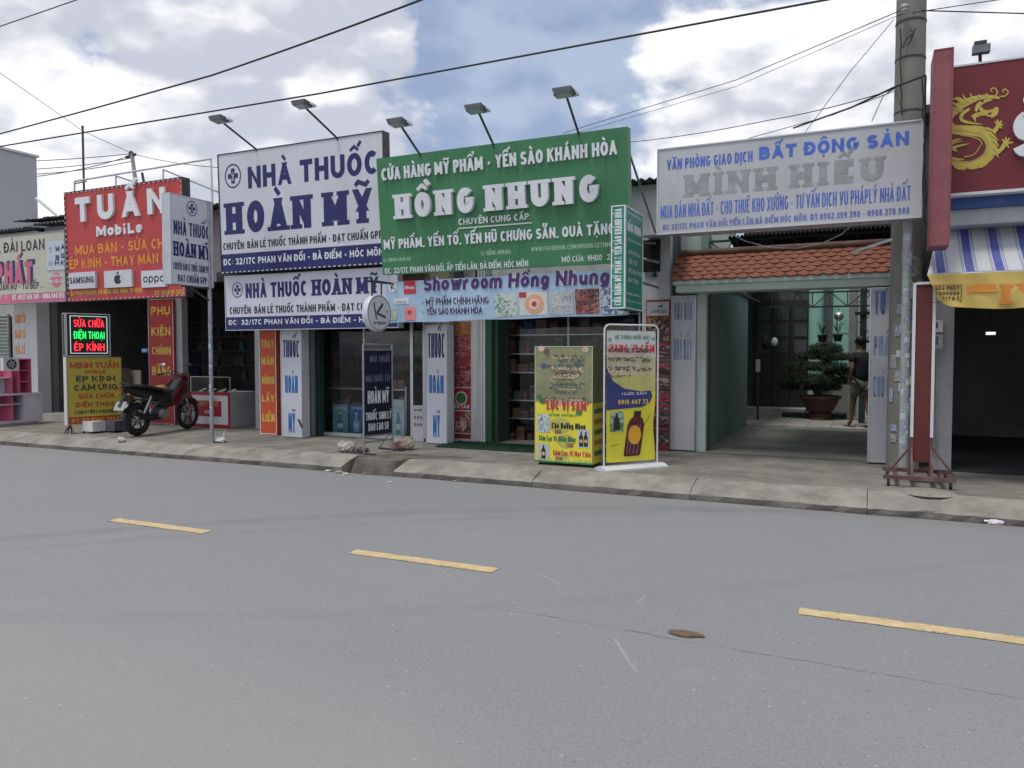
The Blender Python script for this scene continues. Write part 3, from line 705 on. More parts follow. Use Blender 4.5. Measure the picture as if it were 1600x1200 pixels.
def floodlight(name, label, px_base, px_head, Y, group):
    a = at(px_base[0], px_base[1], Y); h = atX(px_head[0], px_head[1], a.x)
    o = thing(name, label, 'floodlight', tuple(a), group)
    MB().tube([a+Vector((0, .05, -.12)), a, h], .016, 8).build('arm', dark_metal, o)
    d = (h-a).normalized()
    c = h+Vector((0, -.10, .03))
    mb = MB(); W, L, T = .125, .10, .03
    A = Vector((0, -.985, .10)).normalized(); Bv = Vector((0, .10, .985)).normalized(); Xv = Vector((1, 0, 0))
    def q(i, j, k): return c+Xv*W*i+A*L*j+Bv*T*k
    mb.hexa([q(-.8, -.8, -1), q(.8, -.8, -1), q(.8, .8, -1), q(-.8, .8, -1), q(-1, -1, 1), q(1, -1, 1), q(1, 1, 1), q(-1, 1, 1)])
    mb.build('housing', mat('lamp_grey', (.16, .17, .18), .45, .15, 12, metal=.3), o)
    mb = MB(); mb.face([q(-.72, .72, -1.04), q(.72, .72, -1.04), q(.72, -.72, -1.04), q(-.72, -.72, -1.04)]); mb.build('lens', mat('lamp_glass', (.40, .42, .44), .12, 0), o)
    mb = MB()
    for i in range(-3, 4): mb.bar(q(i*.27, -.85, 1.15), q(i*.27, .85, 1.15), .008, .02)
    f = mb.build('cooling_fins', dark_metal, o); f['kind'] = 'stuff'
    mb = MB(); mb.bar(q(-1.12, 0, .3), q(-1.12, -1.4, .6), .012, .03); mb.bar(q(1.12, 0, .3), q(1.12, -1.4, .6), .012, .03); mb.bar(q(-1.12, -1.4, .6), q(1.12, -1.4, .6), .012, .03)
    mb.build('bracket', alu, o)
    return o

# ------------------------------------------------------------------ A furniture shop sign
Y = 9.75; pl = PY(Y)
o, (u0, u1, v0, v1) = signboard('furniture_sign', 'beige fascia sign with pink lettering and a pink base band', pl, (-170, 388), (103, 470), mat('sign_beige', (.50, .49, .40), .5, .06, 2, stain=.2, streak=True, scol=(.40, .38, .30)), .1, galv, .012)
pink = mat('pink_vinyl', (.55, .14, .22), .5, .1, 3)
_, vb = pl.uv(50, 458)
mb = MB(); pl.quad(mb, u0, u1, v0, vb, .003); mb.build('base_band', pink, o)
dk = mat('dark_ink', (.035, .03, .04), .5, 0)
text(o, pl, 'NHỰA ĐÀI LOAN', -34, 399, 383, 70, dk, .2)
text(o, pl, 'TÂN PHÁT', -52, 447, 413, 56, navy, .24, n=.003)
text(o, pl, 'TÂN PHÁT', -56, 450, 416, 52, pink, .24, n=.0055)
text(o, pl, 'GIƯỜNG - TỦ QUẦN ÁO - TỦ BẾP...', -52, 457, 447, 68, dk, .19)
text(o, pl, 'HÓC MÔN', -60, 470, 463, 11, letter_white, .2, n=.006)
text(o, pl, 'ĐT: 0937.546.369 - 0886.584.555', 20, 469, 461, 101, letter_white, .2, n=.006)
mb = MB(); pl.disc(mb, pl.uv(88, 437)[0], pl.uv(88, 437)[1], .155, .14, .004); mb.build('badge', pink, o)
text(o, pl, 'NHẬN LÀM', 77, 434, 429, 100, letter_white, .2, n=.008); text(o, pl, 'THEO YÊU CẦU', 75, 443, 438, 101, letter_white, .2, n=.008)
mb = MB(); a = pl.rect((73, 378), (103, 421)); pl.slab(mb, a[0], a[1], a[2], a[3], .004, .012); mb.build('side_panel', mat('pale_blue_print', (.50, .55, .60), .5, .05, 3), o)
for k, (sx_, sy_) in enumerate(((80, 391), (91, 389), (99, 386), (91, 403), (99, 400), (80, 412), (90, 411), (99, 411))):
    text(o, pl, 'TMABGQHK'[k], sx_-3, sy_+4, sy_-4, sx_+3, navy if k in (1, 2, 3, 4, 6, 7) else mat('pale_ink', (.3, .34, .42), .5, 0), .25, n=.015)
braces(o, pl, u0, u1, v0+.3, .8, 4, 0)

# shutter
pl = PY(10.62); u0, u1, v0, v1 = pl.rect((-230, 470), (20, 640))
sh = thing('rolling_shutter', 'closed pale green rolling shutter behind the pink cabinets', 'shutter', ((u0+u1)/2, 10.62, .15))
mb = MB(); z = .16
while z < 2.35:
    mb.grid([[(u0, 10.60, z), (u1, 10.60, z)], [(u0, 10.575, z+.03), (u1, 10.575, z+.03)], [(u0, 10.60, z+.07), (u1, 10.60, z+.07)]]); z += .075
s_ = mb.build('shutter_slat', mat('shutter_green_grey', (.36, .40, .35), .5, .08, 3, stain=.2), sh, weld=False); s_['kind'] = 'stuff'
mb = MB(); mb.box((u0-.04, 10.54, .15), (u0, 10.62, 2.4)).build('guide_rail', galv, sh); MB().box((u1, 10.54, .15), (u1+.04, 10.59, 2.4)).build('guide_rail', galv, sh)
# white pillar with orange words
a = at(22, 500, 10.3); b = at(57, 500, 10.3)
pr = thing('white_pillar', 'white square pillar with orange vertical wording beside the shutter', 'pillar', ((a.x+b.x)/2, 10.3, .15))
MB().box((a.x, 10.3, .15), (b.x, 10.58, 2.75)).build('shaft', white, pr)
for i, s in enumerate(('CHUYÊN', 'BÁN SỈ', 'VÀ LẺ', 'GIÁ RẺ')): text(pr, PY(10.3), s, 24, 505+24*i, 492+24*i, 40, orange, .24)

# ------------------------------------------------------------------ B phone shop red sign
Y = 9.6; pl = PT(105, 465, Y, 1.2)
o, (u0, u1, v0, v1) = signboard('red_shop_sign', 'tall red billboard with big raised white letters and orange wording', pl, (101, 302), (291, 463), sign_red, .14, dark_metal, .012)
PH = at(105, 465, Y).x
text(o, pl, 'TUẤN', 122, 348, 310, 262, letter_white, .27, n=.05, depth=.048, per=True, gap=.34)
text(o, pl, 'MobiLe', 153, 370, 354, 224, letter_white, .26, n=.03, depth=.028, per=True, gap=.16)
text(o, pl, 'MUA BÁN · SỬA CHỮA'.replace('·', '-'), 118, 399, 384, 280, orange, .2, n=.004)
text(o, pl, 'ÉP KÍNH - THAY MÀN HÌNH', 109, 421, 406, 288, orange, .2, n=.004)
# brand panels
for (x0, x1, kind) in ((111, 153, 's'), (166, 210, 'a'), (224, 262, 'o')):
    q0 = pl.rect((x0, 427 if kind == 's' else 424), (x1, 450 if kind == 's' else 448))
    mb = MB(); pl.slab(mb, q0[0], q0[1], q0[2], q0[3], .001, .05); mb.build('brand_panel', sign_white, o)
    if kind == 's': text(o, pl, 'SAMSUNG', 113, 444, 434, 151, dk, .21, n=.053)
    if kind == 'o': text(o, pl, 'oppo', 228, 442, 429, 261, dk, .15, n=.053)
    if kind == 'a':
        cu, cv = (q0[0]+q0[1])/2, (q0[2]+q0[3])/2; r = (q0[3]-q0[2])*.3
        pts = []
        for k in range(40):
            t = 2*math.pi*k/40; rr = r*(1+.06*math.cos(2*t))
            if 60 < math.degrees(t) < 120: rr *= .88+.12*abs(math.degrees(t)-90)/30
            if 240 < math.degrees(t) < 300: rr *= .9+.1*abs(math.degrees(t)-270)/30
            pts.append((cu+rr*.95*math.cos(t), cv-r*.12+rr*math.sin(t)))
        mb = MB(); mb.face([pl.p(a, b, .053) for a, b in pts]); mb.face([pl.p(cu+(.05+.30*math.cos(t))*r+r*.08*0, cv+r*1.12+.26*r*math.sin(t), .053) for t in [2*math.pi*k/10 for k in range(10)]]); mb.build('fruit_emblem', dk, o)
        mb = MB(); pl.disc(mb, cu+r*1.02, cv-r*.05, r*.36, r*.36, .055, 16); mb.build('emblem_bite', sign_white, o)
q0 = pl.rect((105, 453), (290, 466))
text(o, pl, '32 PHAN VĂN ĐỐI, BÀ ĐIỂM, HÓC MÔN, TP.HCM', 111, 462, 455, 222, yellow_v, .2, n=.004)
text(o, pl, 'ĐT: 0938 89 2552', 243, 461, 454, 288, yellow_v, .2, n=.004)
mb = MB()
for i in range(26):   # row of edge lights
    t = (i+.2)/26; uu = u0+(u1-u0)*t; pl.slab(mb, uu, uu+.035, v1-.025, v1-.01, .012, .03); pl.slab(mb, uu, uu+.035, v0+.012, v0+.025, .012, .03)
for i in range(20):
    vv = v0+(v1-v0)*(i+.3)/20; pl.slab(mb, u0+.012, u0+.025, vv, vv+.035, .012, .03); pl.slab(mb, u1-.025, u1-.012, vv, vv+.035, .012, .03)
e = mb.build('edge_light', sign_white, o); e['kind'] = 'stuff'
braces(o, pl, u0, u1, v0+.8, .9, 3, .2)

# rails and poles on its roof
rl = thing('roof_railing', 'thin white pipe railing standing above the red sign', 'railing', (at(200, 300, 11.6).x, 11.6, 4.2))
Yr = 11.6
def zb(px): return at(px, 300, Yr).x
def railpt(px, py, Y_=Yr): return at(px, py, Y_)
MB().tube([railpt(115, 320), railpt(117, 283), railpt(330, 248), railpt(332, 330)], .022).build('top_rail', white, rl)
for px, t in ((181, 275), (255, 265)):
    MB().tube([railpt(px, t), railpt(px, t+60)], .018).build('post', white, rl)
for (p, q) in (((117, 287), (135, 283)), ((181, 275), (212, 285)), ((255, 265), (341, 300))):
    a = railpt(*p); b = railpt(q[0], q[1], Yr+.02); MB().tube([a, b], .016).build('strut', galv, rl)
ap = thing('antenna_pole', 'slim dark pole rising above the left end of the red sign', 'pole', tuple(at(132, 310, 11.9)))
a = at(129, 198, 11.9); b = at(132, 330, 11.9); MB().tube([b, a], .024).build('shaft', dark_metal, ap); MB().ball(a, .03, .03, .03).build('cap', dark_metal, ap)
fp = thing('far_utility_pole', 'distant leaning utility pole with a tangle of wires above the red sign', 'utility pole', tuple(at(214, 320, 26)))
a = at(206, 240, 26); b = at(218, 330, 26); MB().tube([b, a], .09).build('shaft', plaster_grey, fp)
MB().tube([at(222, 270, 26), at(232, 325, 26)], .06).build('stay', dark_metal, fp)
MB().bar(at(197, 246, 26), at(212, 241, 26), .1).build('crossarm', dark_metal, fp); MB().ball(at(205, 240, 26), .12, .12, .14).build('insulator', dark_metal, fp)

# ------------------------------------------------------------------ hanging white box sign
pl = PX(-9.29-.02); pc = PX(-9.29)
u0, u1, v0, v1 = pc.rect((266, 302), (333, 449))
o = thing('white_box_sign', 'white projecting lightbox with navy pharmacy lettering on its broad side', 'sign', (-9.37, (u0+u1)/2, v0))
MB().box((-9.29-.16, u0, v0), (-9.29, u1, v1)).build('box', sign_white, o)
mb = MB(); frame_bars(mb, pc, u0, u1, v0, v1, .012, -.165, .006); mb.build('frame', alu, o)
uu = (u0+u1)/2; _, vc = pc.uv(296, 325); medcross(o, pc, uu, vc, .10)
def tb(s, yb, yt, f0, f1, m, wt, sf=False, pl=pc): 
    _, a = pl.uv(300, yb); _, b = pl.uv(300, yt); text(o, pl, s, 0, 0, 0, 0, m, wt, sf, uvbox=(u0+(u1-u0)*f0, a, u0+(u1-u0)*f1, b))
tb('NHÀ THUỐC', 370, 349, .06, .92, navy, .2); tb('HOÀN MỸ', 403, 381, .05, .93, navy, .24, True)
tb('CHUYÊN: BÁN LẺ THUỐC THÀNH PHẨM', 424, 413, .04, .96, navy, .2); tb('ĐẠT CHUẨN GPP', 442, 431, .14, .84, navy, .2)
# sticker covered post that carries it
def stickers(o, x, y, r, z0, z1, n, cols, w=.05, h=.06, seed=1):
    rnd = random.Random(seed)
    for i in range(n):
        zc = z0+(z1-z0)*(i+rnd.random())/n; a0 = rnd.uniform(-2.6, -.5); hh = h*rnd.uniform(.5, 1.5); da = w*rnd.uniform(.6, 1.2)/r
        mb = MB(); rr = r+.0015+.0006*(i % 3)
        mb.grid([[(x+rr*math.cos(a0+da*k/4), y+rr*math.sin(a0+da*k/4), zc+j*hh) for k in range(5)] for j in (0, 1)])
        mb.build('sticker', cols[i % len(cols)], o)
prn1 = picmat('sticker_print_blue', [(.5, .52, .55), (.07, .08, .3), (.55, .56, .6), (.1, .12, .4)], 60, (1, 1, .5))
prn2 = picmat('sticker_print_green', [(.5, .54, .52), (.04, .3, .2), (.5, .52, .5), (.05, .25, .18)], 60, (1, 1, .5))
prn3 = picmat('sticker_print_black', [(.52, .52, .5), (.05, .05, .05), (.5, .5, .5), (.1, .1, .1)], 60, (1, 1, .5))
prn4 = mat('sticker_paper', (.5, .56, .6), .7, .15, 20)
pt = gz(333, 692)
pp = thing('sign_post', 'thin steel post papered with small adverts under the white box sign', 'post', (pt.x, pt.y, .15))
MB().tube([(pt.x, pt.y-.02, .15), (pt.x, pt.y-.02, v1)], .030, 12).build('shaft', galv, pp)
stickers(pp, pt.x, pt.y-.02, .030, .6, 2.25, 26, (prn1, prn4, prn3, prn1, prn2), .05, .05, 3)
MB().bar((pt.x, pt.y-.02, v0-.02), (pt.x-.02, u0+.2, v0-.02), .03).build('bracket', dark_metal, pp)
MB().bar((pt.x, pt.y-.02, v0-.22), (pt.x-.02, u0+.35, v0-.03), .025).build('brace', dark_metal, pp)

# ------------------------------------------------------------------ C pharmacy signs
pl = PT(347, 414, 9.6, 1.5)
o, (u0, u1, v0, v1) = signboard('pharmacy_billboard', 'large white pharmacy billboard with huge navy serif name, upper of the two', pl, (341, 243), (602, 411), sign_white, .15, dark_metal, .014)
_, vb = pl.uv(347, 398); mb = MB(); pl.quad(mb, u0, u1, v0, vb, .003); mb.build('base_band', navy_band, o)
a = pl.uv(364, 275); medcross(o, pl, a[0], a[1], .175)
text(o, pl, 'NHÀ THUỐC', 388, 295, 261, 592, navy, .24)
text(o, pl, 'HOÀN MỸ', 354, 367, 318, 583, navy, .28, True, gap=.22)
text(o, pl, 'CHUYÊN: BÁN LẺ THUỐC THÀNH PHẨM - ĐẠT CHUẨN GPP', 349, 391, 380, 598, dk, .2)
text(o, pl, 'ĐC: 32/17C PHAN VĂN ĐỐI - BÀ ĐIỂM - HÓC MÔN', 350, 415, 405, 600, letter_white, .21, n=.006)
mb = MB()
for i in range(34): uu = u0+(u1-u0)*(i+.2)/34; pl.slab(mb, uu, uu+.04, v0-.012, v0+.005, .014, .03)
e = mb.build('edge_light', sign_white, o); e['kind'] = 'stuff'
braces(o, pl, u0, u1, v1-.5, 1.2, 4, .5)
floodlight('floodlight', 'leftmost floodlight, on the left end of the white pharmacy billboard', (400, 233), (350, 193), 9.55, 'floodlights over the billboards')
floodlight('floodlight', 'floodlight on the middle of the white pharmacy billboard top', (527, 216), (479, 170), 9.55, 'floodlights over the billboards')

pl = PT(354, 512, 9.7, .8)
o, (u0, u1, v0, v1) = signboard('pharmacy_fascia_sign', 'long low white pharmacy sign over the glass front, below the billboard', pl, (352, 433), (622, 511), mat('fascia_white', (.63, .64, .72), .4, .04, 2, stain=.12, streak=True, scol=(.5, .5, .55)), .12, alu, .012)
_, vb = pl.uv(354, 496); mb = MB(); pl.quad(mb, u0, u1, v0, vb, .003); mb.build('base_band', navy_band, o)
a = pl.uv(371, 453); medcross(o, pl, a[0], a[1], .115)
text(o, pl, 'NHÀ THUỐC', 384, 466, 443, 480, navy, .21)
text(o, pl, 'HOÀN MỸ', 488, 462, 437, 592, navy, .25, True)
text(o, pl, 'CHUYÊN: BÁN LẺ THUỐC THÀNH PHẨM - ĐẠT CHUẨN GPP', 359, 491, 480, 614, dk, .2)
text(o, pl, 'ĐC: 32/17C PHAN VĂN ĐỐI - BÀ ĐIỂM - HÓC MÔN', 358, 508, 500, 616, letter_white, .22, n=.006)
braces(o, pl, u0, u1, v1-.1, .75, 4, 0)
# canopy between the two signs
a = at(341, 425, 9.9); b = at(640, 425, 9.9)
cn = thing('shop_canopy', 'dark shallow metal canopy tucked between the two pharmacy signs', 'canopy', ((a.x+b.x)/2, 10.1, 2.9))
MB().box((a.x, 9.86, 2.86), (b.x, 10.43, 2.94)).build('roof', dark_metal, cn)
MB().box((a.x, 9.86, 2.78), (b.x, 9.92, 2.858)).build('edge', black, cn)

# ------------------------------------------------------------------ D green billboard
pl = PT(600, 437, 9.4, 5.0)
o, (u0, u1, v0, v1) = signboard('green_billboard', 'big green billboard leaning forward with raised white serif letters', pl, (588, 248), (984, 410), sign_green, .14)
text(o, pl, 'CỬA HÀNG MỸ PHẨM - YẾN SÀO KHÁNH HÒA', 598, 283, 264, 966, letter_white, .2, n=.03, depth=.026)
text(o, pl, 'HỒNG NHUNG', 622, 343, 305, 938, letter_white, .30, True, n=.07, depth=.065, per=True, gap=.27)
text(o, pl, 'CHUYÊN CUNG CẤP:', 717, 352, 342, 831, letter_white, .2, n=.012, depth=.01)
a = pl.uv(717, 357); b = pl.uv(832, 352); mb = MB(); pl.slab(mb, a[0], b[0], a[1]-.008, a[1]+.008, 0, .01); mb.build('underline', letter_white, o)
text(o, pl, 'MỸ PHẨM, YẾN TỔ, YẾN HŨ CHƯNG SẴN, QUÀ TẶNG', 601, 390, 375, 962, letter_white, .2, n=.018, depth=.015)
pg = mat('pale_green_ink', (.42, .56, .46), .5, 0)
text(o, pl, '0848 6668 62', 607, 409, 403, 642, pg, .16); text(o, pl, 'HỒNG NHUNG', 760, 399, 392, 799, pg, .15)
text(o, pl, 'WWW.FACEBOOK.COM/NHUNG.LETHIHONG', 830, 393, 386, 968, pg, .15)
text(o, pl, 'ĐC: 32/17C PHAN VĂN ĐỐI, ẤP TIỀN LÂN, BÀ ĐIỂM, HÓC MÔN', 602, 428, 419, 826, letter_white, .15)
text(o, pl, 'MỞ CỬA: 9H00 • 21H00', 878, 410, 401, 975, letter_white, .15)
for (x, y) in ((602, 407), (754, 396)):
    a = pl.uv(x, y); mb = MB(); pl.ring(mb, a[0], a[1], .022, .028, .003, 20); pl.quad(mb, a[0]-.012, a[0]+.012, a[1]-.003, a[1]+.003, .003); mb.build('contact_icon', pg, o)
braces(o, pl, u0, u1, v1-.5, 1.4, 5, .5)
floodlight('floodlight', 'floodlight at the left end of the green billboard', (656, 241), (628, 199), 9.25, 'floodlights over the billboards')
floodlight('floodlight', 'floodlight over the middle of the green billboard', (771, 226), (749, 178), 9.25, 'floodlights over the billboards')
floodlight('floodlight', 'floodlight at the right end of the green billboard', (904, 208), (886, 153), 9.25, 'floodlights over the billboards')
# stay behind
s_ = thing('billboard_stay', 'slanting steel stay between the green billboard and the eaves', 'stay', tuple(at(1023, 362, 10.7)))
MB().tube([at(983, 238, 9.45), at(1024, 363, 10.7)], .016).build('rod', galv, s_)

def seams(o, pl, u0, u1, v0, v1, m, n, step=1.22):
    u = u0+step*.8
    while u < u1-.2:
        mb = MB(); pl.quad(mb, u, u+.005, v0+.01, v1-.01, .0012); mb.build('seam', m, o); u += step
seams(o, pl, u0, u1, v0, v1, mat('seam_green', (.03, .13, .055), .6, .1), 3)
# cloth showroom banner
Yb = 9.5
tl, tr, bl, br = at(603, 441, 9.45), at(982, 420, 9.45), at(606, 505, 9.5), at(982, 492, 9.5)
o = thing('showroom_banner', 'pale blue cloth banner with navy outlined lettering under the green billboard', 'banner', tuple(bl))
mb = MB(); NX, NY = 60, 10
def bn(i, j):
    s = i/NX; t = j/NY; p = bl.lerp(br, s).lerp(tl.lerp(tr, s), t); return p+Vector((0, -.012*math.sin(s*23+t*2)*(1-t*.4)-.006*math.sin(s*61+t*5), .006*math.sin(s*19)*(1-t)))
mb.grid([[bn(i, j) for i in range(NX+1)] for j in range(NY+1)])
mb.build('cloth', mat('banner_blue', (.40, .55, .70), .65, .12, 1.5), o, smooth=True)
class PlB(Pl):
    curved = True
    def p(s, u, v, n=0):
        a = (u-bl.x)/(br.x-bl.x); zb_ = bl.z+(br.z-bl.z)*a; zt_ = tl.z+(tr.z-tl.z)*a; q = bn(a*NX, (v-zb_)/(zt_-zb_)*NY)
        return Vector((u, q.y-n, v))
plb = PlB((0, 9.475, 0), (1, 0, 0), (0, 0, 1))
obk = mat('plum_ink', (.085, .035, .16), .5, 0)
def off(m): return m
text(o, plb, 'Showroom Hồng Nhung', 662, 455, 434, 951, letter_white, .36, n=.004, yr=440, slant=.12)
text(o, plb, 'Showroom Hồng Nhung', 662, 455, 434, 951, obk, .24, n=.012, yr=440, slant=.12)
for s, yb_ in (('- MỸ PHẨM CHÍNH HÃNG', 477), ('- YẾN SÀO KHÁNH HÒA', 492)):
    xr = 763 if 'MỸ' in s else 753
    text(o, plb, s, 659, yb_, yb_-10, xr, letter_white, .34, n=.004); text(o, plb, s, 659, yb_, yb_-10, xr, navy, .16, n=.009)
def card(o, pl, TL, BR, m, n=.006, name='printed_picture'):
    q = pl.rect(TL, BR); mb = MB(); pl.quad(mb, *q, n=n); return mb.build(name, m, o), q
card(o, plb, (632, 439), (650, 459), mat('logo_red', (.55, .05, .08), .5, .1, 9)); text(o, plb, 'Nhung', 634, 452, 447, 648, letter_white, .2, n=.009)
mb = MB(); a = plb.uv(615, 449); plb.disc(mb, a[0], a[1], .075, .075, .006); mb.build('round_logo', letter_white, o)
mb = MB(); slab_stroke(mb, plb, [(a[0]-.03, a[1]+.05), (a[0]-.02, a[1]-.04)], .012, .009, 0); slab_stroke(mb, plb, [(a[0]+.03, a[1]+.05), (a[0]-.02, a[1]-.005), (a[0]+.045, a[1]-.02)], .012, .0095, 0); mb.build('logo_strokes', dk, o)
card(o, plb, (616, 466), (639, 475), letter_white); text(o, plb, 'LANEIGE', 618, 474, 471, 636, faded_grey, .2, n=.009)
card(o, plb, (632, 480), (649, 500), mat('logo_pink', (.75, .28, .28), .5, .1, 9)); mb = MB(); a = plb.uv(640, 488); plb.disc(mb, a[0], a[1], .03, .03, .009); mb.build('round_logo', sign_red, o)
card(o, plb, (608, 483), (620, 500), picmat('print_small', [(.6, .62, .58), (.3, .5, .3), (.6, .6, .6), (.5, .35, .3)], 12))
card(o, plb, (772, 460), (808, 494), picmat('print_cosmetic_green', [(.62, .66, .62), (.55, .6, .58), (.2, .4, .28), (.6, .64, .6), (.62, .64, .62), (.15, .2, .2)], 16))
card(o, plb, (812, 457), (855, 492), mat('print_paper', (.68, .66, .62), .5, .04, 4)); card(o, plb, (812, 457), (823, 465), sign_red, .009)
a = plb.uv(835, 475)
for k in range(14):
    t = 2*math.pi*k/14; mb = MB(); plb.disc(mb, a[0]+.10*math.cos(t), a[1]+.10*math.sin(t), .032, .032, .009+.0003*k, 10); mb.build('printed_petal', mat('petal', (.75, .38, .25), .5, .1, 9), o)
mb = MB(); plb.disc(mb, a[0], a[1], .075, .075, .014); mb.build('printed_dish', mat('petal2', (.78, .55, .42), .5, .1, 9), o)
mb = MB(); plb.disc(mb, a[0], a[1], .035, .035, .016); mb.build('printed_centre', sign_red, o)
card(o, plb, (858, 456), (896, 491), picmat('print_cosmetic_white', [(.6, .62, .62), (.35, .38, .4), (.62, .62, .6), (.5, .52, .55), (.2, .22, .25)], 30, (1, 1, 2)))
card(o, plb, (899, 452), (936, 490), picmat('print_dark_red', [(.05, .03, .03), (.28, .05, .05), (.1, .06, .06), (.45, .2, .18), (.04, .03, .03)], 22))
card(o, plb, (939, 450), (980, 490), picmat('print_navy', [(.45, .52, .6), (.07, .1, .3), (.55, .58, .6), (.1, .14, .35)], 16))

# green projecting box sign
Yn = 8.95; XG = K(976)*Yn; Xl = K(954)*Yn; Yf2 = XG/K(1003)
pc = PX(XG); pf = PY(Yn)
z1 = at(976, 320, Yn).z; z0 = at(976, 482, Yn).z
o = thing('green_box_sign', 'narrow green projecting lightbox with a vertical white title', 'sign', ((XG+Xl)/2, (Yn+Yf2)/2, z0))
gs = mat('deep_green_film', (.02, .23, .15), .45, .1, 3)
MB().box((Xl, Yn, z0), (XG, Yf2, z1)).build('box', gs, o)
mb = MB(); mf = letter_white
frame_bars(mb, pf, Xl+.014, XG-.014, z0+.014, z1-.014, .014, .001, .006); mb.build('frame', mf, o)
mb = MB(); frame_bars(mb, pc, Yn+.016, Yf2-.016, z0+.016, z1-.016, .014, .001, .006); mb.build('frame', mf, o)
plv = Pl(((Xl+XG)/2, Yn, z0), (0, 0, 1), (-1, 0, 0))
H = z1-z0; text(o, plv, 'CỬA HÀNG MỸ PHẨM & YẾN SÀO KHÁNH HÒA', 0, 0, 0, 0, mf, .22, uvbox=(.04, -.045, H-.04, .045))
ln = Yf2-Yn
def gb(s, f, h, a0=.1, a1=.9, ww=.2): text(o, pc, s, 0, 0, 0, 0, mf, ww, uvbox=(Yn+ln*a0, z0+H*f, Yn+ln*a1, z0+H*f+h))
gb('CỬA HÀNG MỸ PHẨM', .93, .03); gb('HỒNG NHUNG', .76, .11, ww=.24); gb('YẾN SÀO KHÁNH HÒA', .67, .03)
for i, s in enumerate(('• MỸ PHẨM', '• YẾN TỔ', '• YẾN HŨ CHƯNG', '• QUÀ TẶNG')): gb(s, .54-.09*i, .05, .1, (.8, .65, .95, .75)[i])
gb('0848 6668 62', .14, .03); gb('32/17C PHAN VĂN ĐỐI', .07, .025)
MB().bar(((Xl+XG)/2, Yf2, z0+.4), ((Xl+XG)/2, 10.88, z0+.4), .03).build('bracket', galv, o)

# round logo sign on a hanger
c = at(593, 489, 9.0); ang = R(84)
plr = Pl(c, (math.cos(ang), math.sin(ang), 0), (0, 0, 1)); r = (at(593, 460, 9.0).z-at(593, 518, 9.0).z)/2
o = thing('round_logo_sign', 'round white double sided sign with black slanted logo strokes hanging beside the banner', 'sign', tuple(c))
mb = MB(); mb.grid([[plr.p(rr*math.cos(2*math.pi*k/40), rr*math.sin(2*math.pi*k/40), n) for k in range(40)] for rr, n in ((.001, -.1), (r*.97, -.1), (r, -.09), (r, -.01), (r*.97, 0), (.001, 0))], close_u=True)
mb.build('drum', sign_white, o, smooth=True)
mb = MB(); plr.ring(mb, 0, 0, r*.90, r*.935, .002, 40); mb.build('rim_line', dk, o)
mb = MB()
for i, (p, q, wd_) in enumerate((((-.45, .55), (-.25, -.35), .09), ((.28, .5), (-.22, -.02), .14), ((-.22, -.02), (.5, -.22), .12))):
    slab_stroke(mb, plr, [(p[0]*r, p[1]*r), (q[0]*r, q[1]*r)], wd_*r, .003+.0003*i, 0)
plr.disc(mb, .62*r, .1*r, .05*r, .05*r, .003, 12); mb.build('logo_strokes', dk, o)
text(o, plr, 'KAY BEAUTY', 0, 0, 0, 0, dk, .22, uvbox=(-.5*r, -.62*r, .55*r, -.46*r))
mb = MB(); a = plr.p(-.1, r*.9, -.05); b = plr.p(.1, r*.9, -.05)
MB().tube([a, a+Vector((0, 0, .2))], .012).tube([b, b+Vector((0, 0, .2))], .012).bar(plr.p(-.2, r*.9+.2, -.05), plr.p(.2, r*.9+.2, -.05), .025).build('hanger', dark_metal, o)
MB().bar(plr.p(0, r*.9+.21, -.05), plr.p(0, r*.9+.21, -.05)+Vector((0, .4, 0)), .025).build('arm', dark_metal, o)

# ================================================================== VERTICAL PANELS AT THE DOORS
def vpanel(name, label, px0, px1, pyt, pyb_, Y, m, words, wm, depth=.08, frame=None, weight=.24, serif=False, hh=12, cat='sign', side=None, inset=.12):
    a = gz(px0, pyb_) if Y is None else None
    Y = Y or a.y
    pl = PY(Y); u0 = at(px0, (pyt+pyb_)/2, Y).x; u1 = at(px1, (pyt+pyb_)/2, Y).x; v1 = at(px0, pyt, Y).z; v0 = max(.16, at(px0, pyb_, Y).z)
    o = thing(name, label, cat, ((u0+u1)/2, Y, v0))
    mb = MB(); pl.slab(mb, u0, u1, v0, v1, -depth, 0); mb.build('board', m, o)
    if frame: mb = MB(); frame_bars(mb, pl, u0+.012, u1-.012, v0+.012, v1-.012, .012, .001, .008); mb.build('frame', frame, o)
    for s, yc, h in words:
        _, a = pl.uv(px0, yc+h/2); _, b = pl.uv(px0, yc-h/2); mmm = wm
        text(o, pl, s, 0, 0, 0, 0, mmm, weight, serif, uvbox=(u0+(u1-u0)*inset, a, u1-(u1-u0)*inset, b))
    return o, pl, (u0, u1, v0, v1)
ra, pl, q = vpanel('red_wall_panel', 'broad red wall panel with four yellow words behind the motorbike', 233, 272, 468, 672, 10.74, mat('wine_panel', (.36, .035, .03), .5, .1, 2, stain=.2), [('PHỤ', 486, 13), ('KIỆN', 518, 13), ('CHÍNH', 548, 12), ('HÃNG', 579, 14)], yellow_v, .05, alu)
vpanel('blue_number_plate', 'tiny blue house number plate beside the red wall panel', 221, 231, 544, 551, 10.74, mat('enamel_blue', (.03, .10, .40), .4, .05), [('32/17', 547.5, 4)], letter_white, .01)
vpanel('red_banner_panel', 'narrow orange red panel with five stacked yellow words beside the white box panel', 406, 432, 505, 679, 10.15, mat('orange_red_film', (.60, .09, .035), .5, .1, 2), [('THAY', 537, 12), ('MÀN', 564, 12), ('HÌNH', 594, 12), ('LẤY', 622, 11), ('LIỀN', 652, 12)], yellow_v, .1, letter_white)
lb1, pl, q = vpanel('lightbox_sign', 'white lightbox with blue vertical words standing next to the orange red panel', 439, 472, 505, 684, 9.95, sign_white, [('THUỐC', 545, 27)], navy, .18, alu, hh=24)
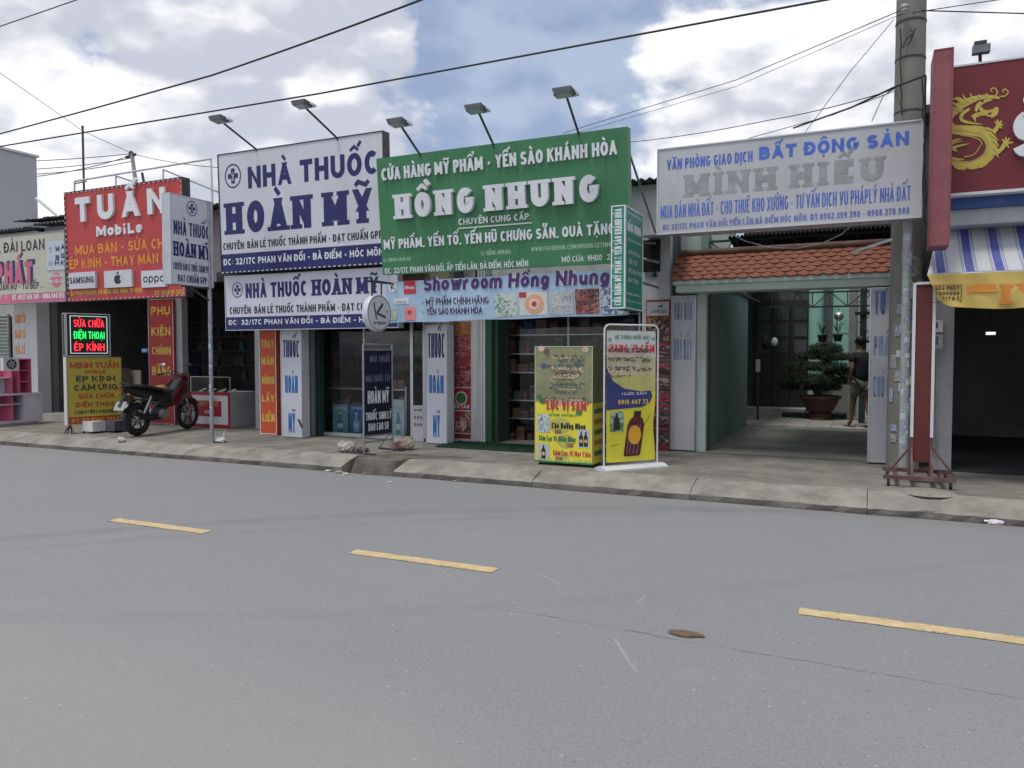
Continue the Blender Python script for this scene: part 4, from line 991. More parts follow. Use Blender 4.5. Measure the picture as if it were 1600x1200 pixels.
bl2 = mat('bright_blue_vinyl', (.03, .14, .42), .4, .1)
for s, yc, h, f in (('HOÀN', 600, 27, .2), ('MỸ', 660, 30, .34)):
    _, a = pl.uv(440, yc+h/2); _, b = pl.uv(440, yc-h/2); text(lb1, pl, s, 0, 0, 0, 0, bl2, .24, uvbox=(q[0]+(q[1]-q[0])*f, a, q[1]-(q[1]-q[0])*f, b))
lb2, pl, q = vpanel('lightbox_sign', 'white lightbox with tall condensed blue words left of the red poster column', 665, 699, 508, 693, 10.2, sign_white, [('THUỐC', 540, 38)], navy, .2, alu)
for s, yc, h, f in (('HOÀN', 600, 28, .17), ('MỸ', 665, 34, .34)):
    _, a = pl.uv(666, yc+h/2); _, b = pl.uv(666, yc-h/2); text(lb2, pl, s, 0, 0, 0, 0, bl2, .24, uvbox=(q[0]+(q[1]-q[0])*f, a, q[1]-(q[1]-q[0])*f, b))
# red poster column of the cosmetics shop
pcx, pl, q = vpanel('poster_column', 'tall white framed column with dark red printed posters at the cosmetics shop door', 700, 746, 500, 692, 10.62, plaster_white, [], white, .27)
card(pcx, pl, (705, 503), (736, 523), picmat('poster_gold', [(.30, .12, .04), (.5, .28, .1), (.15, .05, .03), (.36, .14, .06)], 24), .004, 'poster')
card(pcx, pl, (705, 524), (736, 605), picmat('poster_wine', [(.30, .02, .03), (.24, .015, .02), (.5, .35, .33), (.28, .02, .03), (.1, .02, .02), (.33, .03, .04), (.26, .02, .03)], 26, (1, 1, 1.8)), .004, 'poster')
card(pcx, pl, (705, 606), (736, 641), mat('poster_red_plain', (.33, .02, .035), .45, .1), .004, 'poster')
a = pl.uv(721, 622); mb = MB(); pl.disc(mb, a[0], a[1], .11, .11, .006); mb.build('printed_disc', mat('cream', (.6, .52, .42), .5, .1), pcx)
mb = MB(); pl.disc(mb, a[0], a[1], .085, .085, .008); mb.build('printed_disc', mat('leaf_print', (.06, .16, .06), .5, .1), pcx)
text(pcx, pl, 'YẾN SÀO', 0, 0, 0, 0, letter_white, .2, uvbox=(q[0]+.07, pl.uv(721, 638)[1], q[1]-.14, pl.uv(721, 632)[1]), n=.01)
card(pcx, pl, (705, 642), (736, 677), picmat('poster_bowl', [(.4, .02, .05), (.3, .02, .03), (.55, .5, .5), (.05, .05, .06), (.35, .2, .08), (.42, .05, .07)], 18), .004, 'poster')
card(pcx, pl, (705, 677), (736, 686), mat('wine_strip', (.25, .02, .03), .5, .1), .004, 'poster')
# door jamb mouldings + green curtain wall
jb = thing('door_jamb', 'ribbed white door jamb between the poster column and the green wall', 'door frame', (at(750, 600, 10.65).x, 10.7, .15))
for i in range(3):
    a = at(747.0+3.4*i, 600, 10.66).x; b = at(750.0+3.4*i, 600, 10.66).x; MB().box((a, 10.64+.02*i, .16), (b, 10.89, 2.9)).build('moulding', white, jb)
gw = thing('green_wall_panel', 'dark green upright panel at the cosmetics shop entrance', 'panel', (at(768, 600, 10.8).x, 10.8, .15))
MB().box((at(757, 600, 10.7).x, 10.7, .16), (at(768, 600, 10.7).x, 11.3, 2.74)).build('leaf', mat('curtain_green', (.03, .085, .045), .6, .1, 3), gw)
MB().box((at(769, 600, 10.78).x, 10.78, .16), (at(778, 600, 10.78).x, 11.2, 2.74)).build('leaf', mat('curtain_green2', (.025, .06, .04), .6, .1, 3), gw)
# pharmacy door columns
cg = mat('green_grey_column', (.20, .235, .225), .6, .1, 2, stain=.2, streak=True)
cl = thing('grey_column', 'plain grey column between the white lightbox and the pharmacy glass', 'column', (at(480, 600, 10.3).x, 10.3, .15))
MB().box((at(473, 600, 10.2).x, 10.2, .155), (at(487, 600, 10.2).x, 10.44, 2.6)).build('shaft', cg, cl)
MB().bar(at(466, 655, 9.93), at(472, 668, 9.93), .02).build('handle', dark_metal, cl)
cl2 = thing('dark_green_column', 'dark green folded shutter stack at the left edge of the pharmacy glass', 'column', (at(494, 600, 10.3).x, 10.3, .15))
for i in range(4):
    a = at(487.4+3.1*i, 600, 10.3).x; b = at(490+3.1*i, 600, 10.3).x; MB().box((a, 10.28+.02*(i % 2), .155), (b, 10.44, 2.6)).build('shutter_fold', mat('shutter_dark_green', (.02, .05, .042), .5, .15, 4), cl2)

# ================================================================== PHARMACY GLASS FRONT
Yg = 10.4
def gbar(o, px0, px1, py0, py1, Y, m, t=.04, name='frame_bar'):
    a = at(px0, py0, Y); b = at(px1, py1, Y); return MB().box((a.x, Y, a.z), (b.x, Y+t, b.z)).build(name, m, o)
gf = thing('shop_window', 'aluminium framed glass front of the pharmacy with posters inside', 'shop window', (at(570, 690, Yg).x, Yg, .15))
xa, xb, xc = at(500, 600, Yg).x, at(641, 600, Yg).x, at(664, 600, Yg).x
for (p, q_) in (((xa, Yg, .2), (xa+.04, Yg+.04, 2.55)), ((xb, Yg, .2), (xb+.05, Yg+.04, 2.55)), ((xa+.042, Yg, .16), (xb-.002, Yg+.04, .22)), ((xa+.042, Yg, 2.2), (xb-.002, Yg+.04, 2.25)), ((xc-.04, Yg, .2), (xc, Yg+.04, 2.55)), ((xb+.052, Yg, .16), (xc-.042, Yg+.04, .22)), ((xb+.052, Yg, 2.2), (xc-.042, Yg+.04, 2.25))):
    MB().box(p, q_).build('frame_bar', alu, gf)
xm = (xa+xb)/2
MB().box((xm-.012, Yg+.005, .222), (xm+.012, Yg+.03, 2.198)).build('frame_bar', alu, gf)
for p, q_ in ((xa+.042, xm-.014), (xm+.014, xb-.002), (xb+.052, xc-.042)):
    MB().face([(p, Yg+.02, .222), (q_, Yg+.02, .222), (q_, Yg+.02, 2.198), (p, Yg+.02, 2.198)]).build('pane', GLASS, gf)
# things behind it
def poster(label, TL, BR, Y, m, extra=None, frame=None):
    pl = PY(Y); q = pl.rect(TL, BR); o = thing('poster', label, 'poster', tuple(pl.p((q[0]+q[1])/2, q[2])))
    mb = MB(); pl.slab(mb, *q, -.008, 0); mb.build('sheet', m, o)
    if extra: extra(o, pl, q)
    return o
def bottle_print(col, capc):
    def f(o, pl, q):
        w_ = q[1]-q[0]; h = q[3]-q[2]; cu = q[0]+w_*.5
        mb = MB(); mb.face([pl.p(cu+a*w_, q[2]+b*h, .003) for a, b in ((-.2, .08), (.2, .08), (.22, .4), (.1, .55), (.1, .66), (-.1, .66), (-.1, .55), (-.22, .4))]); mb.build('printed_bottle', col, o)
        mb = MB(); pl.quad(mb, cu-.09*w_, cu+.09*w_, q[2]+h*.66, q[2]+h*.72, .003); pl.quad(mb, cu-.18*w_, cu+.18*w_, q[2]+h*.2, q[2]+h*.36, .005); mb.build('printed_label', capc, o)
        text(o, pl, 'XỊT MŨI', 0, 0, 0, 0, letter_white, .2, uvbox=(q[0]+.12*w_, q[2]+h*.82, q[1]-.12*w_, q[2]+h*.91), n=.004)
    return f
pale_b = mat('print_pale_blue', (.45, .58, .66), .5, .15, 3)
poster('teal poster low behind the left pharmacy glass', (520, 631), (544, 679), 10.55, picmat('print_teal', [(.10, .30, .36), (.14, .36, .42), (.08, .24, .34), (.40, .52, .55), (.11, .32, .38)], 7), bottle_print(mat('print_teal_dark', (.04, .16, .28), .5, .2), pale_b))
poster('deep blue poster with a pale bottle behind the pharmacy glass', (546, 631), (568, 679), 10.55, mat('print_royal_blue', (.03, .11, .36), .4, .25, 6), bottle_print(mat('print_sky', (.2, .42, .62), .5, .1), pale_b))
poster('pale blue poster with a rounded top near the right edge of the pharmacy glass', (613, 624), (632, 684), 10.55, pale_b, bottle_print(mat('print_teal2', (.06, .30, .38), .5, .2), mat('print_white_b', (.6, .63, .65), .5, .1)))
def icons(o, pl, q):
    w_ = q[1]-q[0]; h = q[3]-q[2]
    for r_ in range(2):
        for c_ in range(3):
            mb = MB(); pl.disc(mb, q[0]+w_*(.22+.28*c_), q[2]+h*(.66-.2*r_), .022, .03, .003, 10); mb.build('printed_icon', picmat('iconink', [(.12, .2, .3), (.4, .2, .2), (.2, .2, .22)], 30), o)
    text(o, pl, 'NHÀ THUỐC', 0, 0, 0, 0, dk, .2, uvbox=(q[0]+w_*.12, q[2]+h*.84, q[1]-w_*.12, q[2]+h*.89))
poster('white notice poster on the pharmacy door beside the white lightbox', (645, 633), (662, 690), Yg-.004, mat('notice_white', (.56, .54, .55), .5, .08, 5), icons)
box_cols = [mat('carton_%s' % n, c, .55, .15, 8) for n, c in (('red', (.16, .02, .02)), ('pink', (.30, .12, .13)), ('white', (.17, .17, .17)), ('blue', (.03, .07, .18)), ('green', (.04, .12, .06)), ('gold', (.22, .14, .05)), ('cream', (.15, .13, .11)), ('teal', (.05, .16, .17)))]
def carton(x, y, z, w_, d, h, k, label, group):
    o = thing('product_box', label, 'box', (x, y, z), group)
    MB().box((x-w_/2, y-d/2, z), (x+w_/2, y+d/2, z+h)).build('carton', box_cols[k % 8], o)
    pl = PY(y-d/2-.001); mb = MB(); c2 = box_cols[(k*3+2) % 8]; pl.quad(mb, x-w_*.36, x+w_*.36, z+h*.45, z+h*.8, .001); pl.quad(mb, x-w_*.3, x+w_*.2, z+h*.15, z+h*.24, .001); mb.build('printed_label', c2, o)
    return o
def shelf_unit(name, label, x0, x1, y0, y1, zs, ztop, m, glassy=False, cat='shelf'):
    o = thing(name, label, cat, ((x0+x1)/2, (y0+y1)/2, .158))
    for xx in (x0, x1-.025): MB().box((xx, y0, .16), (xx+.025, y1, ztop)).build('side_panel', m, o)
    for z in zs: MB().box((x0+.026, y0, z-.02), (x1-.026, y1, z)).build('shelf', m, o)
    return o
shm = mat('shelf_metal', (.10, .105, .11), .4, .1)
rnd = random.Random(5)
xq0, xq1 = at(503, 600, 10.9).x, at(640, 600, 10.9).x
su = shelf_unit('display_counter', 'long low glass display counter behind the pharmacy window', xq0, xq1, 10.8, 11.3, (.18, .55, .95), 1.0, alu, cat='counter')
for zi, z in enumerate((.18, .55)):
    x = xq0+.1
    while x < xq1-.15:
        w_ = rnd.uniform(.1, .18); carton(x+w_/2, 10.98, z+.002, w_, .12, rnd.uniform(.14, .28), rnd.randrange(8), 'small medicine carton inside the pharmacy display counter', 'cartons in the pharmacy counter'); x += w_+rnd.uniform(.01, .08)
for k, (px, py) in enumerate(((618, 612), (630, 612), (618, 621), (630, 621), (512, 602), (520, 602))):
    a = at(px, py, 10.95); carton(a.x, 10.95, .955 + (.075 if py == 612 else 0), .125, .15, .07, 1 if px > 600 else 2, 'flat pink carton stacked on the pharmacy counter top' if px > 600 else 'flat white carton lying on the left of the counter top', 'pink cartons on the counter' if px > 600 else 'white cartons on the counter')
sb = shelf_unit('wall_shelf', 'tall dim shelves of medicine along the pharmacy back wall', xq0-.1, xq1+.2, 13.0, 13.35, (.6, 1.0, 1.4, 1.8, 2.2), 2.4, shm)
for z in (1.0, 1.4, 1.8, 2.2):
    x = xq0
    while x < xq1: 
        w_ = rnd.uniform(.12, .3); carton(x+w_/2, 13.12, z+.002, w_, .12, rnd.uniform(.14, .3), rnd.choice((2, 2, 6, 3, 7, 1, 4)), 'medicine carton on the dim back wall shelves of the pharmacy', 'cartons on the pharmacy wall shelves'); x += w_+rnd.uniform(.02, .14)

for zz in (1.25, 1.5, 1.75, 2.0):
    MB().box((xq0-.8, 11.75, zz-.012), (xq1-.02, 11.95, zz)).build('shelf', shm, sb)
    x = xq0-.75
    while x < xq1-.1:
        if rnd.random() < .5:
            h = rnd.uniform(.10, .19); w_ = rnd.uniform(.03, .055); b_ = thing('medicine_bottle', 'small medicine bottle on the hanging shelves of the pharmacy', 'bottle', (x, 11.84, zz), 'bottles on the pharmacy shelves')
            MB().lathe([(.001, zz+.001), (w_, zz+.001), (w_, zz+h*.7), (w_*.4, zz+h*.82), (w_*.4, zz+h*.84), (.001, zz+h*.84)], (x, 11.84, 0), 12).build('flask', box_cols[rnd.choice((2, 3, 4, 5, 6, 7))], b_, smooth=True)
            MB().lathe([(w_*.5, zz+h*.85), (w_*.5, zz+h), (.001, zz+h)], (x, 11.84, 0), 10).build('cap', black if rnd.random() < .5 else box_cols[2], b_)
            x += w_*2+.02
        else:
            w_ = rnd.uniform(.06, .16); carton(x+w_/2, 11.84, zz+.001, w_, .1, rnd.uniform(.08, .19), rnd.randrange(8), 'small carton on the hanging shelves of the pharmacy', 'cartons on the hanging pharmacy shelves'); x += w_+.015
for xx in (xq0-.79, xq0+.4, xq1-.02): MB().box((xx-.01, 11.951, .95), (xx+.01, 11.97, 2.6)).build('upright', shm, sb)
# ================================================================== COSMETICS SHOP INTERIOR
x0, x1 = at(783, 600, 11.2).x, at(1000, 600, 11.2).x
cu = thing('glass_cabinet', 'tall glass fronted cosmetics cabinet behind the yellow drinks fridge', 'cabinet', ((x0+x1)/2, 11.4, .158))
for xx in (x0, (x0+x1)/2-.01, x1-.03): MB().box((xx, 11.2, .16), (xx+.03, 11.6, 2.3)).build('side_panel', alu, cu)
zs = [at(790, py, 11.2).z for py in (688, 652, 624)] + [1.25, 1.55, 1.85, 2.15]
for z in zs: MB().box((x0+.032, 11.2, z-.018), ((x0+x1)/2-.012, 11.58, z)).build('shelf', alu, cu); MB().box(((x0+x1)/2+.022, 11.2, z-.018), (x1-.032, 11.58, z)).build('shelf', alu, cu)
MB().face([(x0+.03, 11.195, .2), (x1-.03, 11.195, .2), (x1-.03, 11.195, 2.3), (x0+.03, 11.195, 2.3)]).build('pane', GLASS, cu)
for zi, z in enumerate(zs[:-1]):
    x = x0+.06
    while x < x1-.2:
        w_ = rnd.uniform(.07, .2); 
        if abs(x+w_/2-(x0+x1)/2) > w_/2+.04: carton(x+w_/2, 11.32, z+.002, w_, .14, min(rnd.uniform(.12, .25), zs[zi+1]-z-.04), rnd.choice((0, 0, 1, 2, 5, 4) if zi < 2 else (0, 6, 2, 3, 5, 1)), 'cosmetics carton on a shelf of the glass cabinet', 'cartons in the cosmetics cabinet')
        x += w_+rnd.uniform(.01, .06)
gm = thing('grass_mat', 'green artificial grass mat laid at the cosmetics shop door', 'mat', (at(770, 700, 10.2).x, 10.2, .15))
a = gz(690, 706); b = gz(850, 708); mb = MB()
xg0, xg1 = at(688, 700, 10.0).x, at(990, 700, 10.0).x
MB().box((xg0, 9.85, .152), (xg1, 10.6, .166)).build('backing', mat('mat_green', (.012, .035, .018), .9, .4, 30), gm)
mb = MB()
for i in range(9000):
    x = rnd.uniform(xg0, xg1); y = rnd.uniform(9.86, 10.59); h = rnd.uniform(.012, .03); dx = rnd.uniform(-.01, .01); dy = rnd.uniform(-.01, .01)
    mb.face([(x-.003, y, .166), (x+.003, y, .166), (x+dx, y+dy, .166+h)])
g_ = mb.build('grass_blades', mat('mat_blades', (.018, .055, .025), .8, .4, 9), gm, weld=False); g_['kind'] = 'stuff'

# wall strip with framed product poster right of the green box sign
xw0, xw1 = K(1003)*10.9, XD1
wr_, pl, q = vpanel('framed_poster', 'tall dark red framed product poster on the white wall behind the roll-up banner', 1009, 1046, 469, 702, 10.84, mat('frame_wine', (.22, .02, .03), .5, .1), [], white, .05)
card(wr_, pl, (1011, 472), (1045, 493), mat('poster_grey', (.42, .42, .43), .5, .05), .003, 'poster_header')
text(wr_, pl, 'LANEIGE', 1016, 489, 484, 1042, dk, .14, n=.006)
mb = MB(); a = pl.uv(1032, 479); mb.face([pl.p(a[0]-.05, a[1]+.015, .006), pl.p(a[0]+.01, a[1]-.02, .006), pl.p(a[0]+.05, a[1]+.03, .006), pl.p(a[0], a[1]+.012, .006)]); mb.build('bird_emblem', dk, wr_)
card(wr_, pl, (1011, 496), (1045, 533), picmat('poster_portrait', [(.03, .02, .02), (.05, .03, .03), (.28, .17, .10), (.06, .03, .03), (.02, .02, .02)], 12), .003, 'poster')
card(wr_, pl, (1011, 534), (1045, 700), picmat('poster_products', [(.02, .015, .015), (.10, .02, .025), (.30, .28, .27), (.05, .03, .03), (.30, .03, .04), (.03, .02, .02), (.18, .08, .07)], 15, (.6, 1, 2.6)), .003, 'poster')
for py in (537, 572, 625, 668):
    card(wr_, pl, (1011, py), (1045, py+3), mat('strip_red', (.4, .04, .05), .5, .1), .005, 'poster_strip')

# eaves, dark window and its bracket on the white wall between green and grey billboards
ev = thing('wall_awning', 'small dark awning with an iron bracket high on the white wall', 'awning', (at(1020, 410, 10.7).x, 10.7, 2.5))
p0 = at(1001, 366, 10.5); p1 = at(1060, 372, 10.5)
MB().hexa([(p0.x, 10.2, p0.z-.10), (p1.x, 10.2, p0.z-.10), (p1.x, 10.895, p0.z+.02), (p0.x, 10.895, p0.z+.02), (p0.x, 10.2, p0.z-.07), (p1.x, 10.2, p0.z-.07), (p1.x, 10.895, p0.z+.05), (p0.x, 10.895, p0.z+.05)]).build('sheet', corr, ev)
MB().tube([at(1003, 378, 10.5), at(1024, 380, 10.5)], .02).tube([at(1003, 404, 10.6), at(1030, 410, 10.6)], .018).build('bracket', galv, ev)
a = at(1006, 376, 10.86); b = at(1031, 424, 10.86)
MB().box((a.x, 10.84, b.z), (b.x, 10.895, a.z)).build('vent_box', black, ev)
lp = thing('wall_lamp', 'little dark lamp hanging under the dark awning on the white wall', 'lamp', tuple(at(1023, 432, 10.8)))
MB().lathe([(.001, .07), (.02, .06), (.05, 0), (.001, -.01)], tuple(at(1023, 432, 10.8)), 12).build('lamp_shade', black, lp); MB().tube([at(1023, 430, 10.8)+Vector((0, 0, .05)), at(1023, 424, 10.87)], .008).build('arm', black, lp)

# ================================================================== PHONE SHOP COUNTER + CLUTTER
c0 = gz(302, 665); c1 = gz(360, 670); Yc = 10.72; X1 = K(360, 640)*Yc; X0 = K(298, 640)*Yc; Ye = X1/K(402)
zt = at(360, 614, Yc).z; zg = at(360, 589, Yc).z
ct = thing('display_counter', 'white and red phone counter with a glass display top behind the sign post', 'counter', ((X0+X1)/2, (Yc+Ye)/2, .158))
redc = mat('counter_red', (.34, .02, .035), .4, .1)
MB().box((X0, Yc, .16), (X1, Ye, zt)).build('body', mat('counter_grey', (.45, .46, .47), .5, .06), ct)
pl = PY(Yc); mb = MB(); frame_bars(mb, pl, X0+.05, X1-.05, .21, zt-.05, .05, .001, .015); mb.build('trim', redc, ct)
mb = MB(); pl.slab(mb, X0+.052, X1-.052, .212, zt-.052, .001, .006); mb.build('front_panel', white, ct)
a = (X0+.18, X1-.22, .36, zt-.16); mb = MB(); pl.slab(mb, *a, .007, .012); mb.build('red_plate', redc, ct)
text(ct, pl, 'MINH TUẤN', 0, 0, 0, 0, mat('gilt', (.5, .2, .12), .4, .1), .16, uvbox=(a[0]+.06, a[2]+.19, a[1]-.06, a[2]+.30), n=.014); text(ct, pl, 'MOBILE', 0, 0, 0, 0, letter_white, .16, uvbox=(a[0]+.2, a[2]+.05, a[1]-.2, a[2]+.11), n=.014)
for p, q_ in (((X0, Yc, zt), (X0+.015, Yc+.015, zg)), ((X1-.015, Yc, zt), (X1, Yc+.015, zg)), ((X1-.015, Ye-.015, zt), (X1, Ye, zg)), ((X0+.016, Yc, zg-.012), (X1-.016, Yc+.015, zg))): MB().box(p, q_).build('case_frame', alu, ct)
MB().face([(X0+.01, Yc+.007, zt), (X1-.01, Yc+.007, zt), (X1-.01, Yc+.007, zg), (X0+.01, Yc+.007, zg)]).build('pane', GLASS, ct)
MB().face([(X1-.007, Yc+.01, zt), (X1-.007, Ye-.01, zt), (X1-.007, Ye-.01, zg), (X1-.007, Yc+.01, zg)]).build('pane', GLASS, ct)
for i in range(7):
    x = X0+.12+(X1-X0-.25)*i/6; o = thing('phone', 'mobile phone lying in the glass top of the phone counter', 'phone', (x, Yc+.2, zt), 'phones in the counter')
    MB().hexa([(x-.035, Yc+.12, zt+.002), (x+.035, Yc+.12, zt+.002), (x+.035, Yc+.26, zt+.05), (x-.035, Yc+.26, zt+.05), (x-.035, Yc+.12, zt+.012), (x+.035, Yc+.12, zt+.012), (x+.035, Yc+.26, zt+.06), (x-.035, Yc+.26, zt+.06)]).build('case', black if i % 2 else white, o)
wc = thing('phone_wall_case', 'dim wall case of phone accessories at the back of the repair shop', 'cabinet', (at(340, 500, 14).x, 14, 1))
for i in range(5): MB().box((at(300, 500, 14).x, 13.9, .9+.35*i), (at(420, 500, 14).x, 14.2, .92+.35*i)).build('shelf', shm, wc)
for i in range(30):
    x = rnd.uniform(at(305, 500, 14).x, at(415, 500, 14).x); k = rnd.randrange(4); carton(x, 14.02, .922+.35*k, .12, .1, .2, rnd.choice((2, 3, 6, 7)), 'accessory carton in the dim wall case of the phone shop', 'cartons in the phone wall case')
# board and cupboard inside the opening behind the bike
cb = thing('plywood_board', 'pale beige board leaning inside the dark repair shop opening', 'board', tuple(at(208, 650, 11.6)))
a = at(200, 578, 11.6); b = at(222, 660, 11.6); MB().box((a.x, 11.58, .16), (b.x, 11.62, a.z)).build('sheet', mat('plywood', (.40, .35, .27), .7, .1, 3), cb)
cb = thing('grey_cupboard', 'low brownish cupboard in the shadow behind the yellow lightbox', 'cupboard', tuple(at(190, 650, 11.4)))
a = at(176, 575, 11.4); b = at(199, 660, 11.4); MB().box((a.x, 11.2, .16), (b.x, 11.5, a.z)).build('body', mat('cupboard_brown', (.22, .17, .15), .6, .15, 3), cb); MB().box((a.x+.02, 11.185, .2), (b.x-.02, 11.199, a.z-.03)).build('door', mat('cupboard_brown2', (.25, .19, .17), .6, .15, 3), cb)
dp = thing('folding_door', 'grey folded metal door leaf at the left of the repair shop opening', 'door', (at(70, 600, 10.76).x, 10.7, .15))
for i in range(3):
    a = at(57+6.4*i, 600, 10.7).x; b = at(63+6.4*i, 600, 10.7).x; MB().box((a, 10.70+.03*(i % 2), .16), (b, 10.79, 2.72)).build('door_leaf', mat('door_grey', (.22, .225, .22), .6, .1, 3, stain=.2), dp)
st = thing('threshold_step', 'low pale threshold step in front of the dark shop opening', 'step', (at(90, 655, 10.5).x, 10.5, .15))
a = at(67, 650, 10.55).x; b = at(140, 650, 10.55).x; MB().box((a, 10.35, .151), (b, 10.79, .30)).build('tread', mat('step_pale', (.42, .42, .38), .8, .1), st)
wb = thing('white_crate', 'small white box on the pavement beneath the yellow lightbox', 'box', tuple(gz(133, 676)))
p = gz(133, 678); MB().box((p.x-.17, p.y+.05, .19), (p.x+.13, p.y+.35, .36)).build('case', white, wb)
for dx in (-.14, .1):
    for dy in (.08, .32): MB().ball((p.x+dx, p.y+dy, .17), .02, .02, .02).build('foot', black, wb)
gb_ = thing('grey_machine_box', 'dark grey equipment box beside the small white box under the lightbox', 'box', tuple(gz(165, 676)))
p = gz(160, 677); MB().box((p.x-.22, p.y+.1, .19), (p.x+.18, p.y+.45, .36)).build('case', mat('machine_grey', (.10, .10, .11), .5, .2), gb_)
for dx in (-.18, .14): MB().ball((p.x+dx, p.y+.13, .17), .02, .02, .02).build('foot', black, gb_)

# ---- lightbox on legs with the LED sign on top
A = gz(108, 682); A.y = max(A.y, 8.72); A = Vector((K(106, 664)*8.75, 8.75, 0)); Bp = Vector((A.x+.22, 9.40, 0))
# solve the far end so that it shows at px 188
for t in range(200):
    q_ = A+(Bp-A).normalized()*(.3+.01*t)
    if q_.x/q_.y > K(188): break
Bp = q_
plL = P2((A.x, A.y, .15), (Bp.x, Bp.y, .15)); W = (Bp-A).length
vt = plL.uv(112, 558)[1]; vbm = plL.uv(112, 664)[1]
# narrow white side is the end that faces the road
o = thing('yellow_lightbox', 'yellow standing lightbox with red and black phone repair wording, carrying the LED display', 'sign', (A.x, A.y, .15))
olive = mat('lightbox_yellow', (.44, .36, .05), .45, .1, 2)
mb = MB(); plL.slab(mb, 0, W, vbm, vt, -.15, 0); mb.build('box', olive, o)
plE = Pl(plL.p(0, 0, -.15), plL.N, (0, 0, 1))   # end face
mb = MB(); plE.slab(mb, 0, .15, vbm, vt, .001, .008); mb.build('end_panel', white, o)
bd = mat('band_brown_red', (.30, .06, .03), .5, .1)
mb = MB(); plL.quad(mb, 0, W, vbm, vbm+(vt-vbm)*.115, .002); mb.build('base_band', bd, o)
mb = MB(); frame_bars(mb, plL, .012, W-.012, vbm+.012, vt-.012, .012, .001, .008); mb.build('frame', mat('gilt_frame', (.4, .3, .1), .4, .1, metal=.5), o)
ri = mat('red_ink', (.42, .04, .03), .5, .05); h = vt-vbm
for s, f, g, a0, a1, m_, sf in (('MINH TUẤN', .835, .085, .06, .95, ri, 1), ('MOBILE', .755, .05, .33, .7, ri, 0), ('ÉP KÍNH', .635, .08, .16, .88, dk, 1), ('CẢM ỨNG', .505, .085, .12, .92, dk, 1), ('SỬA CHỮA', .38, .07, .2, .86, ri, 0), ('ĐIỆN THOẠI', .255, .07, .15, .9, ri, 0), ('CHUYÊN NGHIỆP', .155, .05, .12, .93, dk, 1), ('ĐT: 03 8286 2552', .03, .06, .07, .93, orange, 0)):
    text(o, plL, s, 0, 0, 0, 0, m_, .22, bool(sf), uvbox=(W*a0, vbm+h*f, W*a1, vbm+h*(f+g)), n=.005)
for e in (0.06, W-.06):
    for dn in (-.26, -.16, 0, .1):
        MB().tube([plL.p(e, vbm, -.075), plL.p(e+dn*.15, .002, dn-.0)], .010).build('leg', dark_metal, o)
# LED
V0 = vt+.012; V1 = plL.uv(112, 489)[1]; wl = W*.80
o = thing('led_display', 'glowing LED display reading in red and green dots on top of the yellow lightbox', 'sign', tuple(plL.p(.3, V0, 0)))
mb = MB(); plL.slab(mb, .0, wl, V0, V1, -.14, 0); mb.build('box', black, o)
mb = MB(); frame_bars(mb, plL, .015, wl-.015, V0+.015, V1-.015, .015, .001, .02); frame_bars(mb, plE, .015, .125, V0+.015, V1-.015, .015, .001, .012); mb.build('frame', alu, o)
wled = mat('led_white', (.6, .7, .65), .4, 0, emit=((.8, 1, .9), .55))
mb = MB(); frame_bars(mb, plL, .07, wl-.06, V0+.06, V1-.055, .009, .021, .024); mb.build('light_border', wled, o)
rl_ = mat('led_red', (.3, .01, .01), .4, 0, emit=((1, .03, .05), 1.6)); gl_ = mat('led_green', (.01, .3, .05), .4, 0, emit=((.02, 1, .15), 1.3))
h = V1-V0
for s, f, m_ in (('SỬA CHỮA', .68, rl_), ('ĐIỆN THOẠI', .41, gl_), ('ÉP KÍNH', .13, rl_)):
    text(o, plL, s, 0, 0, 0, 0, m_, .15, uvbox=(.12, V0+h*f, wl-.10, V0+h*(f+.17)), n=.023)

# ---- pink and white cabinet set
Xc = -15.0
def zc(py, px=30): return atX(px, py, Xc).z
def yy(px, py=620): return atX(px, py, Xc).y
pinkc = mat('cabinet_pink', (.60, .14, .25), .4, .08); lil = mat('cabinet_lilac', (.56, .53, .60), .4, .06)
o = thing('toy_cabinet', 'low lilac and pink plastic cabinet standing on the pavement', 'cabinet', (Xc-.2, 9.3, .15))
y0, y1, ym = 8.2, yy(66), yy(37); zl = zc(615)
MB().box((Xc-.45, y0, .20), (Xc, y1, .24)).build('base', lil, o)
MB().box((Xc-.45, y0, zl-.03), (Xc+.02, y1+.02, zl)).build('top', lil, o)
MB().box((Xc-.45, ym, .24), (Xc-.004, y1, zl-.03)).build('door', lil, o)
MB().box((Xc-.45, y0, .24), (Xc-.40, ym-.002, zl-.03)).build('back', pinkc, o)
MB().box((Xc-.40, yy(20), .24), (Xc-.03, yy(20)+.02, zl-.03)).build('divider', pinkc, o)
MB().box((Xc-.40, y0, (zl+.24)/2+.05), (Xc-.03, ym-.01, (zl+.24)/2+.07)).build('shelf', lil, o)
MB().box((Xc-.4, y0+.01, .151), (Xc-.05, y1-.05, .199)).build('plinth', lil, o)
o = thing('toy_hutch', 'pink shelf hutch with small cubbies sitting on the lilac cabinet', 'shelf', (Xc-.25, 9.3, zl))
zu = zc(560); ye = yy(55)
MB().box((Xc-.42, y0, zl+.001), (Xc-.38, ye, zu)).build('back', pinkc, o)
MB().box((Xc-.38, ye-.02, zl+.001), (Xc-.1, ye, zu)).build('side_panel', pinkc, o); MB().box((Xc-.38, yy(35), zl+.001), (Xc-.1, yy(35)+.02, zu)).build('side_panel', pinkc, o); MB().box((Xc-.38, yy(24), zl+.001), (Xc-.1, yy(24)+.02, zu)).build('side_panel', pinkc, o)
for k in range(4): MB().box((Xc-.38, yy(35)+.021, zl+.001+(zu-zl-.03)*k/3), (Xc-.1, ye-.021, zl+.02+(zu-zl-.03)*k/3)).build('shelf', pinkc, o)
